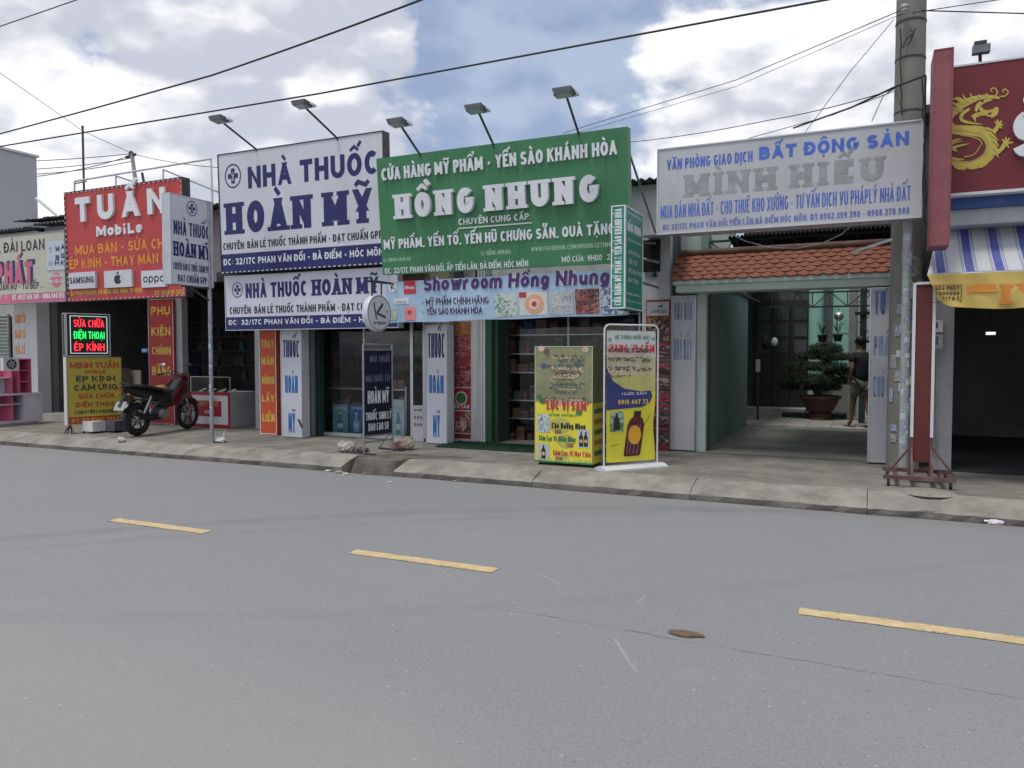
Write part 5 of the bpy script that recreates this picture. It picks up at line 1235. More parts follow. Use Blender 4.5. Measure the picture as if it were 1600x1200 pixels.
MB().box((Xc-.38, y0, zl+.3), (Xc-.1, yy(24)-.002, zl+.32)).build('shelf', lil, o)
MB().box((Xc-.36, y0, zl+.001), (Xc-.3, yy(24)-.01, zl+.29)).build('panel', lil, o)
o = thing('fan_unit', 'white square unit with a round dark fan dial on the pink hutch', 'fan', (Xc-.1, yy(18), zc(580)))
pl = PX(Xc+.0); q = pl.rect((5, 559), (30, 579)); mb = MB(); pl.slab(mb, *q, -.095, 0); mb.build('case', white, o)
a = pl.uv(18, 569); mb = MB(); pl.ring(mb, a[0], a[1], .07, .095, .004); mb.build('dial_ring', dk, o)
mb = MB()
for k in range(6): t = k*math.pi/3; mb.face([pl.p(a[0], a[1], .003), pl.p(a[0]+.07*math.cos(t), a[1]+.07*math.sin(t), .003), pl.p(a[0]+.07*math.cos(t+.5), a[1]+.07*math.sin(t+.5), .003)])
mb.build('fan_blades', dk, o)

# ================================================================== BLACK STANDING SIGN BEFORE THE PHARMACY
L = gz(567, 710); L.y = 8.72; L.x = K(568, 620)*8.72
Rr_ = Vector((L.x+.10, 9.3, .155))
for t in range(200):
    q_ = L+(Rr_-L).normalized()*(.2+.005*t)
    if q_.x/q_.y > K(612): break
pl = P2((L.x, L.y, .155), (q_.x, q_.y, .155)); W = (q_-L).length
o = thing('black_standing_sign', 'dark navy standing sign in a thin steel frame listing pharmacy goods', 'sign', tuple(L))
tp = pl.uv(569, 548)[1]; bt = pl.uv(569, 681)[1]; pt_ = pl.uv(569, 538)[1]
for e in (0, W): MB().tube([pl.p(e, 0, 0), pl.p(e, pt_, 0)], .014).build('post', galv, o)
for v in (tp+.01, bt-.015, .16, pt_): MB().tube([pl.p(.0, v, 0), pl.p(W, v, 0)], .011).build('rail', galv, o)
for e in (0, W):
    MB().tube([pl.p(e, .012, -.28), pl.p(e, .012, .22)], .013).build('foot', dark_metal, o); MB().tube([pl.p(e, .3, 0), pl.p(e, .02, -.26)], .010).build('brace', galv, o)
mb = MB(); pl.slab(mb, .02, W-.02, bt, tp, -.01, .01); mb.build('board', mat('board_midnight', (.018, .018, .045), .35, .15, 2), o)
for s, yt_, yb_, a0, a1 in (('NHÀ THUỐC', 556, 566, .2, .92), ('NHÀ THUỐC TÂY', 587, 597, .06, .92), ('HOÀN MỸ', 611, 631, .12, .86), ('THUỐC SINH LÝ', 645, 657, .05, .95), ('BAO CAO SU', 662, 674, .14, .84)):
    _, a = pl.uv(572, yb_); _, b = pl.uv(572, yt_); text(o, pl, s, 0, 0, 0, 0, mat('dim_letter', (.14, .15, .2), .5, 0) if yt_ < 600 else letter_white, .2, uvbox=(W*a0, a, W*a1, b), n=.013)

# ================================================================== YELLOW DRINKS FRIDGE
Yf = gz(880, 731).y; Yf = 8.86
XF0 = K(836, 640)*Yf; XF1 = K(926, 640)*Yf; zF = at(880, 541, Yf).z; YF = XF1/K(943, 640)
o = thing('drinks_fridge', 'tall fridge wrapped in yellow and olive drink posters with prices', 'fridge', ((XF0+XF1)/2, (Yf+YF)/2, .15))
fy = mat('wrap_yellow', (.74, .66, .05), .45, .06, 2); fo = mat('wrap_olive', (.25, .25, .14), .45, .2, 5)
MB().box((XF0, Yf, .21), (XF1, YF, zF)).build('body', mat('fridge_cream', (.30, .30, .16), .4, .1), o)
for dx in (XF0+.06, XF1-.06):
    for dy in (Yf+.05, YF-.05): MB().lathe([(.001, .209), (.022, .209), (.026, .17), (.02, .151), (.001, .151)], (dx, dy, 0), 10).build('foot', black, o)
pl = PY(Yf); sp_ = PX(XF1)
fz = lambda py: at(838, py, Yf).z
zmid = fz(628); zb0 = fz(721)
mb = MB(); pl.quad(mb, XF0+.004, XF1-.004, zmid, zF-.004, .003); mb.build('wrap_sheet', fo, o)
mb = MB(); pl.quad(mb, XF0+.004, XF1-.004, zb0, zmid-.001, .003); sp_.quad(mb, Yf+.004, YF-.004, zb0, zmid, .003); mb.build('wrap_sheet', fy, o)
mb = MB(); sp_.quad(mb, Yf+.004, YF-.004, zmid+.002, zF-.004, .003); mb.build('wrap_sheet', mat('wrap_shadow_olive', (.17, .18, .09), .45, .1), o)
mb = MB(); frame_bars(mb, pl, XF0+.008, XF1-.008, .218, zF-.008, .008, .003, .008); mb.build('edge_trim', mat('pale_yellow_trim', (.6, .6, .35), .5, 0), o)
def ft(s, xl, yb, yt, xr, m, wt=.2, serif=False, slant=0, n=.006): text(o, pl, s, xl, yb, yt, xr, m, wt, serif, slant=slant, n=n)
card(o, pl, (857, 626), (918, 635), mat('ribbon_salmon', (.70, .36, .24), .5, .1), .005, 'printed_ribbon')
ft('"LỤC VỊ SÂM"', 851, 640, 626, 920, sign_red, .24, n=.008)
ft('HOTLINE: 0939 898 27', 858, 650, 646, 902, mat('ink_green', (.08, .2, .05), .5, 0), .18)
bk = mat('ink_black', (.02, .02, .02), .5, 0)
ft('Chè Dưỡng Nhan', 862, 669, 660, 915, bk, .24); ft('18K', 867, 678, 671, 878, mat('ink_maroon', (.25, .05, .08), .5, 0), .2)
ft('Sâm Lục Vị Nhãn Nhục', 842, 688, 680, 900, mat('ink_teal', (.02, .16, .06), .5, 0), .24); ft('13K', 885, 699, 692, 896, mat('ink_maroon', (.25, .05, .08), .5, 0), .2)
ft('Sâm Lục Vị Hạt Chia', 864, 711, 703, 923, sign_red, .22); ft('10K', 868, 720, 713, 880, mat('ink_maroon', (.25, .05, .08), .5, 0), .2)
mb = MB()
for i, (px, py, ru, rv) in enumerate(((875, 665, .15, .10), (885, 690, .12, .09), (878, 712, .10, .06))): a = pl.uv(px, py); pl.disc(mb, a[0], a[1], ru, rv, .0036+.0003*i)
mb.build('printed_swirl', mat('swirl_olive', (.50, .46, .10), .5, .1), o)
for (TL, BR, m_) in (((840, 647), (859, 676), picmat('photo_glass', [(.5, .55, .6), (.1, .12, .14), (.55, .6, .62), (.3, .35, .4), (.62, .6, .5)], 20)), ((903, 671), (921, 700), mat('photo_sky', (.5, .55, .58), .5, .1)), ((840, 692), (859, 718), mat('photo_grey', (.48, .5, .48), .5, .1))):
    _, q = card(o, pl, TL, BR, m_, .006, 'printed_photo')
    if m_.name != 'photo_glass':
        n_ = 2 if 'sky' in m_.name else 1
        for k in range(n_):
            cx = q[0]+(q[1]-q[0])*(.5 if n_ == 1 else .3+.4*k); w_ = (q[1]-q[0])*.17; h = q[3]-q[2]
            mb = MB(); mb.face([pl.p(cx+a*w_, q[2]+b*h, .0085) for a, b in ((-1, .06), (1, .06), (1, .58), (.35, .74), (.35, .9), (-.35, .9), (-.35, .74), (-1, .58))]); mb.build('printed_bottle', bk, o)
            mb = MB(); pl.disc(mb, cx, q[2]+h*.36, w_*.8, w_*.9, .0095, 14); mb.build('printed_label', yellow_v, o)
lf = mat('leaf_green', (.05, .26, .04), .6, .3, 9); mb = MB()
for i in range(60):
    x = XF0+.01+(XF1-XF0-.02)*i/59; h = rnd.uniform(.02, .06); mb.face([pl.p(x-.014, zb0, .0065+.0001*(i % 3)), pl.p(x+.014, zb0, .0065+.0001*(i % 3)), pl.p(x+rnd.uniform(-.01, .01), zb0+h, .0065+.0001*(i % 3))])
mb.build('printed_grass', lf, o)
# faded script lines on the olive half
inkc = [mat('script_brown', (.16, .09, .08), .5, .2), mat('script_navy', (.09, .10, .20), .5, .2), mat('script_cream', (.62, .50, .36), .5, .2), mat('script_green', (.08, .17, .07), .5, .2)]
def scribble(o, pl, x0, x1, yc, amp, m, n, seed, wd=.008):
    """a line of worn, unreadable script: broken strokes of changing height and weight"""
    r = random.Random(seed); u0, v = pl.uv(x0, yc); u1, _ = pl.uv(x1, yc); mb = MB(); u = u0
    while u < u1-.02:
        k = r.choice((2, 3, 3, 4)); w_ = r.uniform(.010, .03); pts = [(u+w_*i/(k-1)*1.0, v+amp*r.uniform(-1, 1)) for i in range(k)]
        slab_stroke(mb, pl, pts, wd*r.uniform(.5, 1.3), n+.0002*len(mb.f)**.5*.2, 0); u += w_*r.uniform(.7, 1.3)+(r.uniform(.01, .04) if r.random() < .22 else 0)
    f = mb.build('printed_script', m, o, weld=False); return f
for i, (x0, x1, y_, am, c_) in enumerate(((855, 912, 557, .02, 0), (872, 917, 563, .012, 3), (850, 915, 570, .018, 1), (862, 914, 577, .025, 2), (868, 910, 584, .02, 0), (862, 904, 590, .016, 2), (860, 914, 599, .014, 3), (858, 910, 606, .013, 0), (868, 905, 612, .01, 3), (850, 918, 622, .016, 0))): scribble(o, pl, x0, x1, y_, am*1.4, inkc[c_], .006+.0003*i, 50+i, .013); scribble(o, pl, x0+3, x1-6, y_+2, am*.8, inkc[(c_+2) % 4], .0095+.0003*i, 150+i, .009)
for (px, py, m_) in ((846, 545, 2), (854, 549, 0), (915, 546, 2), (850, 572, 1), (843, 620, 3), (848, 627, 3), (905, 645, 3)):
    a = pl.uv(px, py); mb = MB()
    for k in range(5): t = k*1.256+px; pl.disc(mb, a[0]+.025*math.cos(t), a[1]+.02*math.sin(t), .022, .018, .006+.0004*k, 8)
    mb.build('printed_flower', inkc[m_], o)
for i in range(5):
    mb = MB(); t = i/5; sp_.quad(mb, Yf+.06, YF-.06, zb0+.1+.13*i, zb0+.16+.13*i, .006); mb.build('printed_strip', mat('side_orange', (.55, .22, .05), .5, .2) if i % 2 else inkc[3], o)

# ================================================================== ROLL-UP BANNER IN A TUBE FRAME
A = Vector((K(944, 630)*8.72, 8.72, .15)); Bq = Vector((A.x+.42, 9.25, .15))
for t in range(300):
    q_ = A+(Bq-A).normalized()*(.3+.005*t)
    if q_.x/q_.y > K(1028): break
pl = P2(A, q_); W = (q_-A).length
o = thing('standing_banner', 'tall drink banner in a white tube frame showing a dark bottle on yellow', 'banner', tuple((A+q_)/2))
T = pl.uv(944, 507)[1]; zb1 = pl.uv(944, 735)[1]; zb1 = .06
path = [pl.p(0, .03), pl.p(0, T-.07)]+[pl.p(.07-.07*math.cos(t), T-.07+.07*math.sin(t)) for t in (.4, .8, 1.2)]+[pl.p(.07, T), pl.p(W-.07, T)]+[pl.p(W-.07+.07*math.sin(t), T-.07+.07*math.cos(t)) for t in (.4, .8, 1.2)]+[pl.p(W, T-.07), pl.p(W, .03)]
MB().tube(path, .011, 10).build('frame', white, o, smooth=True)
mb = MB(); rows = []
for i in range(2):
    u = (-.05, W+.07)[i]; rows.append([pl.p(u, h, n) for h, n in ((0, -.13), (0, .13), (.02, .13), (.05, .05), (.05, -.05), (.02, -.13))])
mb.grid(rows, close_u=True); mb.face(rows[0]); mb.face(list(reversed(rows[1]))); mb.build('base', white, o)
ca, cb_, cz0, cz1 = .035, W-.035, .09, T-.07; cH = cz1-cz0; cW = cb_-ca
def bw_(u, v): return -.004+.002*math.sin((v-cz0)*9+u*3)*((u-ca)/cW)**1+.004*math.sin((v-cz0)/cH*3.1)*(u-ca)/cW
mb = MB(); NU, NV = 12, 30; g_ = [[None]*(NU+1) for _ in range(NV+1)]
for j in range(NV+1):
    for i in range(NU+1):
        u = ca+cW*i/NU; v = cz0+cH*j/NV
        if i == NU: u -= .03*math.exp(-((v-cz0-cH*.28)/.2)**2)
        g_[j][i] = pl.p(u, v, bw_(u, v))
bcols = [mat('banner_yellow', (.72, .64, .05), .5, .08, 3), mat('banner_olive_mix', (.50, .48, .16), .5, .2, 3), mat('banner_pale', (.52, .50, .30), .5, .08), mat('banner_white', (.62, .64, .62), .5, .04)]
for j in range(NV):
    f = (j+.5)/NV
    mb.cur = 0 if f < .55 else 1 if f < .66 else 2 if f < .80 else 3
    for i in range(NU): mb.face([g_[j][i], g_[j][i+1], g_[j+1][i+1], g_[j+1][i]])
mb.build('cloth', bcols, o, smooth=True)
class PlC(Pl):
    """the same plane, but the print follows the bellied cloth"""
    def p(s, u, v, n=0): return s.O+s.U*u+s.V*v+s.N*(n+(bw_(u, v) if cz0-.02 < v < cz1+.02 else 0))
pb = PlC(pl.O, pl.U, pl.V)
def U(f): return ca+cW*f
def Vv(f): return cz0+cH*f
def bt_(s, a0, a1, f0, f1, m, wt=.2, serif=False, n=.006): text(o, pb, s, 0, 0, 0, 0, m, wt, serif, uvbox=(U(a0), Vv(f0), U(a1), Vv(f1)), n=n)
ig = mat('ink_dull_green', (.10, .26, .14), .5, 0)
bt_('HỆ THỐNG NƯỚC MÁT', .16, .88, .935, .965, ig, .16)
bt_('HẠNG VỊ CỐM', .04, .97, .835, .895, mat('ink_crimson', (.60, .03, .07), .5, 0), .27)
for i in range(7): scribble(o, pb, 948+1*i, 1018, 542+i*7.2, .024, inkc[(2, 0, 2, 3, 2, 0, 2)[i]], .006+.0004*i, 90+i, .016); scribble(o, pb, 950, 1012-4*i, 545+i*7.2, .014, inkc[(0, 2, 0, 2, 1, 2, 0)[i]], .0095+.0004*i, 190+i, .010)
nv = mat('banner_navy', (.035, .045, .18), .45, .1)
mb = MB(); pts = [(0, .40), (.72, .415), (.88, .45), (.93, .50), (.90, .54), (.7, .535), (.35, .56), (.12, .62), (0, .72)]
for k in range(1, len(pts)-1): mb.face([pb.p(U(.0), Vv(.40), .0062), pb.p(U(pts[k][0]), Vv(pts[k][1]), .0062), pb.p(U(pts[k+1][0]), Vv(pts[k+1][1]), .0062)])
mb.build('printed_swoosh', nv, o)
bt_('0915.667 72', .22, .84, .44, .475, yellow_v, .26, n=.010); bt_('NƯỚC SÂM', .3, .8, .51, .53, letter_white, .2, n=.010)
# little photo and big bottle
mb = MB(); pb.quad(mb, U(.07), U(.34), Vv(.235), Vv(.385), .0065); mb.build('printed_photo', picmat('photo_leafy', [(.30, .42, .34), (.06, .18, .06), (.42, .5, .45), (.1, .24, .1)], 14), o)
mb = MB(); mb.face([pb.p(U(a), Vv(b), .009) for a, b in ((.14, .245), (.26, .245), (.26, .33), (.22, .35), (.22, .375), (.18, .375), (.18, .35), (.14, .33))]); mb.build('printed_bottle', bk, o)
bx = lambda a, b: (U(.57+a*.17+(b-.5)*.12), Vv(.04+b*.345))
mb = MB(); prof = [(-.85, .0), (.85, 0), (1, .04), (1, .70), (.75, .82), (.42, .88), (.42, .9), (-.42, .9), (-.42, .88), (-.75, .82), (-1, .70), (-1, .04)]
mb.face([pb.p(*bx(a, b), .0075) for a, b in prof]); mb.build('printed_bottle', mat('print_cola', (.09, .018, .02), .3, .4, 5), o)
for k, a in enumerate((-.7, -.35, .1, .55)): mb = MB(); slab_stroke(mb, pb, [bx(a, .05), bx(a*.95, .7)], .012, .0085+.0002*k, 0); mb.build('printed_glint', mat('print_glint', (.32, .14, .16), .3, .2), o)
mb = MB(); mb.face([pb.p(*bx(a, b), .0095) for a, b in ((-.42, .9), (.42, .9), (.42, 1), (-.42, 1))]); mb.build('printed_cap', bk, o)
mb = MB(); c_ = bx(0, .47); pb.disc(mb, c_[0], c_[1], .095, .115, .0100); mb.build('printed_label', mat('print_amber', (.75, .38, .03), .5, .1), o)
mb = MB(); 
for k in range(14):
    t = rnd.uniform(0, 6.28); r0 = rnd.uniform(.25, .32); c_ = bx(0, .35); r1 = r0+rnd.uniform(.05, .12)
    u_, v_ = c_[0]+r1*math.cos(t), c_[1]+r1*1.3*math.sin(t)
    if ca+.01 < u_ < cb_-.04 and cz0+.01 < v_ < Vv(.39): slab_stroke(mb, pb, [(c_[0]+r0*.8*math.cos(t), max(cz0+.005, c_[1]+r0*1.0*math.sin(t))), (u_, v_)], .007, .007, 0)
mb.build('printed_blades', mat('leaf_dark', (.05, .16, .05), .6, .2), o)
for (f, g) in ((.06, .93), (.95, .94)):
    mb = MB()
    for k in range(5): t = k*1.25; slab_stroke(mb, pb, [(U(f), Vv(g)), (U(f)+.035*math.cos(t), Vv(g)+.03*math.sin(t))], .008, .007+.0002*k, 0)
    mb.build('printed_leaf', ig, o)
for u in (ca+.01, cb_-.01):
    for v in (cz0+.012, cz1-.012): mb = MB(); pb.ring(mb, u, v, .004, .009, .012, 10); mb.build('eyelet', galv, o)

# ================================================================== GATE HOUSE (mint) AND ITS YARD
XE0 = XD1+.012
XE1 = K(1432)*10.9
pl = PY(10.62)
# beam
gt = thing('gate_house', 'mint gateway with a terracotta tiled hood and an open passage', 'gate', ((XE0+XE1)/2, 10.8, .15))
zb0_ = at(1056, 457, 10.62).z; zb1_ = at(1056, 440, 10.62).z
bx0, bx1 = at(1056, 450, 10.62).x, at(1425, 450, 10.62).x
MB().box((bx0, 10.62, zb0_), (bx1, 11.0, zb1_-.05)).build('beam', mint_pale, gt)
MB().box((bx0-.03, 10.56, zb1_-.049), (bx1, 11.0, zb1_)).build('cornice', mint_pale, gt)
mb = MB(); random.seed(3)
for i in range(22):
    x = bx0+(bx1-bx0)*(i+.5)/22; mb.ball((x, 10.60, zb1_+.012), .075, .04, random.uniform(.015, .045), 10, 6)
mp = mb.build('mortar', mat('mortar_pale', (.42, .46, .42), .9, .1), gt, smooth=True); mp['kind'] = 'stuff'
# tiles: lower edge and ridge
e0 = at(1058, 438, 10.50); r0 = at(1064, 400, 10.95)
slope = math.atan2(r0.z-e0.z, .45)
def tile_mesh():
    mb = MB(); w_ = .152; L = .20; rows = []
    for j in range(5):
        f = j/4; row = []
        for i in range(7):
            u = (i/6-.5); half = 1.0 if j > 1 else (.96, .99)[j]
            y = L*f - (0 if j else 0)
            low = (1-4*u*u)*.045 if j == 0 else ((1-4*u*u)*.02 if j == 1 else 0)
            row.append((u*w_*half, y-low*(1 if j == 0 else 1), .010*(1-4*u*u)+(.010 if j == 0 else .006 if j == 1 else 0)))
        rows.append(row)
    mb.grid(rows); mb.grid([rows[0], [(a[0], a[1]+.004, a[2]-.02) for a in rows[0]]])
    return mb
th = thing('tile_row_holder', 'x y z w', 'x')
proto = tile_mesh().build('roof_tile', terracotta, gt, local=True, smooth=True); bpy.data.objects.remove(th)
tw = .151; rowsN = 6; step_ = math.hypot(.45, r0.z-e0.z)/rowsN
ncol = int((bx1-bx0)/tw)+1; first = True
for rI in range(rowsN):
    for cI in range(ncol+1):
        t_ = proto if first else proto.copy()
        if not first: C.objects.link(t_)
        first = False
        x = bx0+tw*(cI+(.5 if rI % 2 else 0)); d = step_*rI
        if x > bx1+.05: 
            if t_ is not proto: bpy.data.objects.remove(t_)
            continue
        t_.parent = gt; t_.location = Vector((x+random.uniform(-.004, .004), e0.y+.05+d*math.cos(slope), e0.z+.018+d*math.sin(slope)+random.uniform(-.003, .003)))-gt.location
        t_.rotation_euler = (slope-.07+random.uniform(-.02, .02), random.uniform(-.03, .03), random.uniform(-.03, .03))
MB().hexa([(bx0-.02, e0.y+.10, e0.z-.0), (bx1, e0.y+.10, e0.z), (bx1, r0.y, r0.z-.06), (bx0-.02, r0.y, r0.z-.06), (bx0-.02, e0.y+.10, e0.z+.01), (bx1, e0.y+.10, e0.z+.01), (bx1, r0.y, r0.z-.05), (bx0-.02, r0.y, r0.z-.05)]).build('roof_deck', wood_dark, gt)
MB().tube([(bx0-.03, r0.y+.03, r0.z+.04), (bx1, r0.y+.03, r0.z+.04)], .045, 10).build('ridge_cap', mat('ridge_dark', (.12, .07, .05), .8, .3, 4), gt)
# posts with old lightboxes
gl1 = thing('gate_lightbox', 'left grey gate lightbox with faded blue lettering blocks', 'sign', (at(1066, 600, 10.9).x, 10.9, .15))
a = at(1047, 600, 10.92).x; b = at(1086, 600, 10.92).x; zt_ = at(1066, 462, 10.92).z
MB().box((a, 10.92, .17), (b, 11.06, zt_)).build('box', grey_old, gl1)
pq = PY(10.92); mb = MB(); frame_bars(mb, pq, a+.012, b-.012, .182, zt_-.012, .012, .001, .008); mb.build('frame', alu, gl1)
fadeb = mat('faded_blue_film', (.24, .29, .42), .6, .18, 6)
for s, y0_, y1_ in (('MUA BÁN', 473, 500), ('NHÀ ĐẤT', 530, 562)):
    text(gl1, pq, s, 0, 0, 0, 0, fadeb, .30, uvbox=(a+.05, at(1050, y1_, 10.92).z, b-.05, at(1050, y0_, 10.92).z), n=.003)
MB().box((b+.004, 11.0, .151), (at(1104, 600, 11.06).x, 11.3, zb0_)).build('gate_post', mint_pale, gt)
gl2 = thing('gate_lightbox', 'right grey gate lightbox partly hidden by the concrete utility pole', 'sign', (at(1380, 600, 10.7).x, 10.7, .15))
a = at(1357, 600, 10.7).x; b = at(1428, 600, 10.7).x; zt_ = at(1375, 449, 10.7).z
MB().box((a, 10.7, .17), (b, 10.86, zt_)).build('box', grey_old, gl2)
pq = PY(10.7); mb = MB(); frame_bars(mb, pq, a+.012, b-.012, .182, zt_-.012, .012, .001, .008); mb.build('frame', alu, gl2)
for s, y0_, y1_ in (('TƯ VẤN', 455, 492), ('PHÁP LÝ', 525, 555), ('CHỦ QUYỀN', 588, 620)):
    text(gl2, pq, s, 0, 0, 0, 0, fadeb if 'TƯ' not in s else mat('faded_blue_film2', (.13, .19, .40), .6, .18, 6), .26, uvbox=(a+.05, at(1360, y1_, 10.7).z, b-.08, at(1360, y0_, 10.7).z), n=.003)
MB().box((a+.05, 10.862, .151), (b, 11.1, zb0_)).build('gate_post', mint_pale, gt)
# passage walls
XL = K(1108)*11.35
yE = XL/K(1168)
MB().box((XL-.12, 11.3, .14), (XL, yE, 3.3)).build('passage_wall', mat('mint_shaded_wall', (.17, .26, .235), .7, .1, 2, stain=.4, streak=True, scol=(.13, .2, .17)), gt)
MB().box((XL+.02, 11.12, .16), (XL+.05, 11.2, zb0_-.02)).build('dark_gap_strip', dark_metal, gt)  # dark strip standing in for the shaded gap between post and wall
XRw = .22
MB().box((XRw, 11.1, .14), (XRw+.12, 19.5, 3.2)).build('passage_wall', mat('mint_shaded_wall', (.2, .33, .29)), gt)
yd = struct(MB().face([(XL-3.5, 10.9, .156), (XRw, 10.9, .156), (XRw, 19.2, .156), (XL-3.5, 19.2, .156)]).build('yard_floor', mat('yard_concrete', (.22, .215, .19), .85, .14, 1.4, bump=.4, stain=.4, scol=(.12, .11, .09))))
# paving tiles seen in the lit part of the yard
for i in range(6):
    for j in range(3):
        x = XL-.2+i*.42; y = 15.3+j*.75
        MB().box((x, y, .1565), (x+.41, y+.74, .170)).build('paving_tile', mat('yard_tile', (.30, .29, .25), .8, .15, 2, stain=.3), yd)
# canopy over the passage with trusses, cut short so daylight reaches the yard
cv = thing('yard_canopy', 'dark corrugated canopy on slim steel trusses over the passage', 'canopy', (-1, 13, 3))
mb = MB(); rows = []
zc0 = at(1250, 352, 11.0).z
for i in range(80):
    x = XL+.30+(2.1)*i/79; rows.append([(x, 11.05, zc0-.08+(.02 if i % 2 else -.02)), (x, 14.2, zc0-.55+(.02 if i % 2 else -.02))])
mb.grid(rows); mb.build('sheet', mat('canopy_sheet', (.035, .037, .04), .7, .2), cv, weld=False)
mb = MB(); mb.box((XL-3.4, 15.0, 3.2), (-2.0, 19.0, 3.26)); mb.build('sheet', mat('canopy_sheet', (.035, .037, .04)), cv)  # added sheet, out of view, keeps the left of the yard dark
ml = mat('truss_steel', (.03, .035, .035), .6, .2)
def truss(p, q, h, n):
    p = Vector(p); q = Vector(q); up = Vector((0, 0, h)); mb = MB()
    mb.bar(p, q, .03); mb.bar(p+up, q+up, .03)
    for i in range(n+1):
        a = p.lerp(q, i/n); 
        if i < n: b = p.lerp(q, (i+1)/n); mb.bar(a if i % 2 else a+up, b+up if i % 2 else b, .018)
        mb.bar(a, a+up, .018)
    return mb.build('truss', ml, cv)
truss((XL+.02, 11.2, zc0-.42), (XRw-.02, 11.2, zc0-.42), .3, 6)
truss((XL+.02, 11.5, 2.62), (XL+.04, 16.5, 2.6), .22, 7)
truss((-1.3, 15.4, at(1300, 479, 15.4).z), (XRw-.02, 15.4, at(1300, 479, 15.4).z), at(1300, 456, 15.4).z-at(1300, 479, 15.4).z, 5)
truss((XL-.8, 16.5, 2.5), (-1.3, 16.5, 2.5), .3, 6)
# house facade behind the yard
hs = thing('yard_house', 'dim mint house with a round column and dark panelled doors behind the bonsai', 'house', (-1.3, 19, .15))
hx = lambda px, Y=18.6: K(px)*Y
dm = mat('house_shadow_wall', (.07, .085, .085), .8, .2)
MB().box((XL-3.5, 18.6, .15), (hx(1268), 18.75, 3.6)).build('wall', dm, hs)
MB().lathe([(.15, .30), (.15, 4.2)], ((hx(1268)+hx(1284))/2, 18.2, 0), 20).build('round_column', mint, hs, smooth=True)
MB().box((hx(1284), 18.6, .15), (hx(1301), 18.8, 4.2)).build('wall', mat('grey_dado', (.22, .22, .21), .8, .1), hs)
MB().box((hx(1301), 18.5, .95), (hx(1326), 18.8, 4.2)).build('wall', mint, hs); MB().box((hx(1301), 18.5, .15), (hx(1326), 18.8, .948)).build('wall', mat('grey_dado', (.22, .22, .21)), hs)
MB().box((hx(1301), 18.49, 2.0), (hx(1326), 18.499, 2.02)).build('wall_groove', mint_pale, hs)
MB().box((hx(1326), 18.4, .15), (hx(1337), 18.8, 4.2)).build('pilaster', mat('grey_dado', (.22, .22, .21)), hs)
MB().box((hx(1337), 18.5, .15), (hx(1400), 18.8, 4.2)).build('wall', mint_pale, hs)
MB().box((XL-3.5, 17.9, .156), (hx(1262), 18.598, .32)).build('doorstep', mat('step_pale', (.42, .42, .38)), hs)
MB().box((hx(1230), 17.6, .171), (hx(1326), 18.35, .26)).build('doorstep', dark_metal, hs)
dwd = mat('door_dark_wood', (.03, .026, .024), .45, .2)
for i, (a, b) in enumerate(((1180, 1207), (1208, 1234), (1236, 1263))):
    lf_ = MB().box((hx(a), 18.53, .325), (hx(b), 18.598, 2.75)).build('door', dwd, hs)
    for r_ in range(3):
        for c_ in range(3):
            xx = hx(a)+.07+c_*(hx(b)-hx(a)-.1)/3; zz = 1.55+r_*.38
            MB().box((xx, 18.52, zz), (xx+.09, 18.529, zz+.3)).build('door_pane', mat('door_glass', (.06, .075, .075), .15, .1), lf_)
# outer left dark boundary so that nothing bright shows past the passage wall
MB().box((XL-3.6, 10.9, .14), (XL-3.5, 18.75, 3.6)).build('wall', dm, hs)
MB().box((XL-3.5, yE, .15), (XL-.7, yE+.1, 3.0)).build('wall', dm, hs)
# upper mint gable + dark roof seen above the tiles
ug = thing('mint_gable', 'small pale mint wall piece above the left end of the tiled hood', 'wall', tuple(at(1100, 385, 11.4)))
a = at(1064, 398, 11.4); b = at(1132, 340, 11.4)
MB().hexa([(a.x, 11.4, a.z-.3), (b.x-.1, 11.4, a.z-.3), (b.x-.1, 11.5, a.z-.3), (a.x, 11.5, a.z-.3), (a.x, 11.4, b.z), (b.x+.25, 11.4, b.z), (b.x+.25, 11.5, b.z), (a.x, 11.5, b.z)]).build('panel', mint_pale, ug)
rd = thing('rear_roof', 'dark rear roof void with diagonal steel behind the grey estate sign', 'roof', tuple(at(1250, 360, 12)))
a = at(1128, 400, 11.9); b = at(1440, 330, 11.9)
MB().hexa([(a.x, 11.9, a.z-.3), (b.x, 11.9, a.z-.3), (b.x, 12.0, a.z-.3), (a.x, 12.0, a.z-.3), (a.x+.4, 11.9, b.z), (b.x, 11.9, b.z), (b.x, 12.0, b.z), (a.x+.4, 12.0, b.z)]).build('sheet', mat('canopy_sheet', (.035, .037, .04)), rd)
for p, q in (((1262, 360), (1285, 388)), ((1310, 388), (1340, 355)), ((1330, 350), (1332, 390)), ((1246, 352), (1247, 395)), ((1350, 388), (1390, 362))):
    MB().bar(at(p[0], p[1], 11.7), at(q[0], q[1], 11.7), .03).build('rafter', dark_metal, rd)

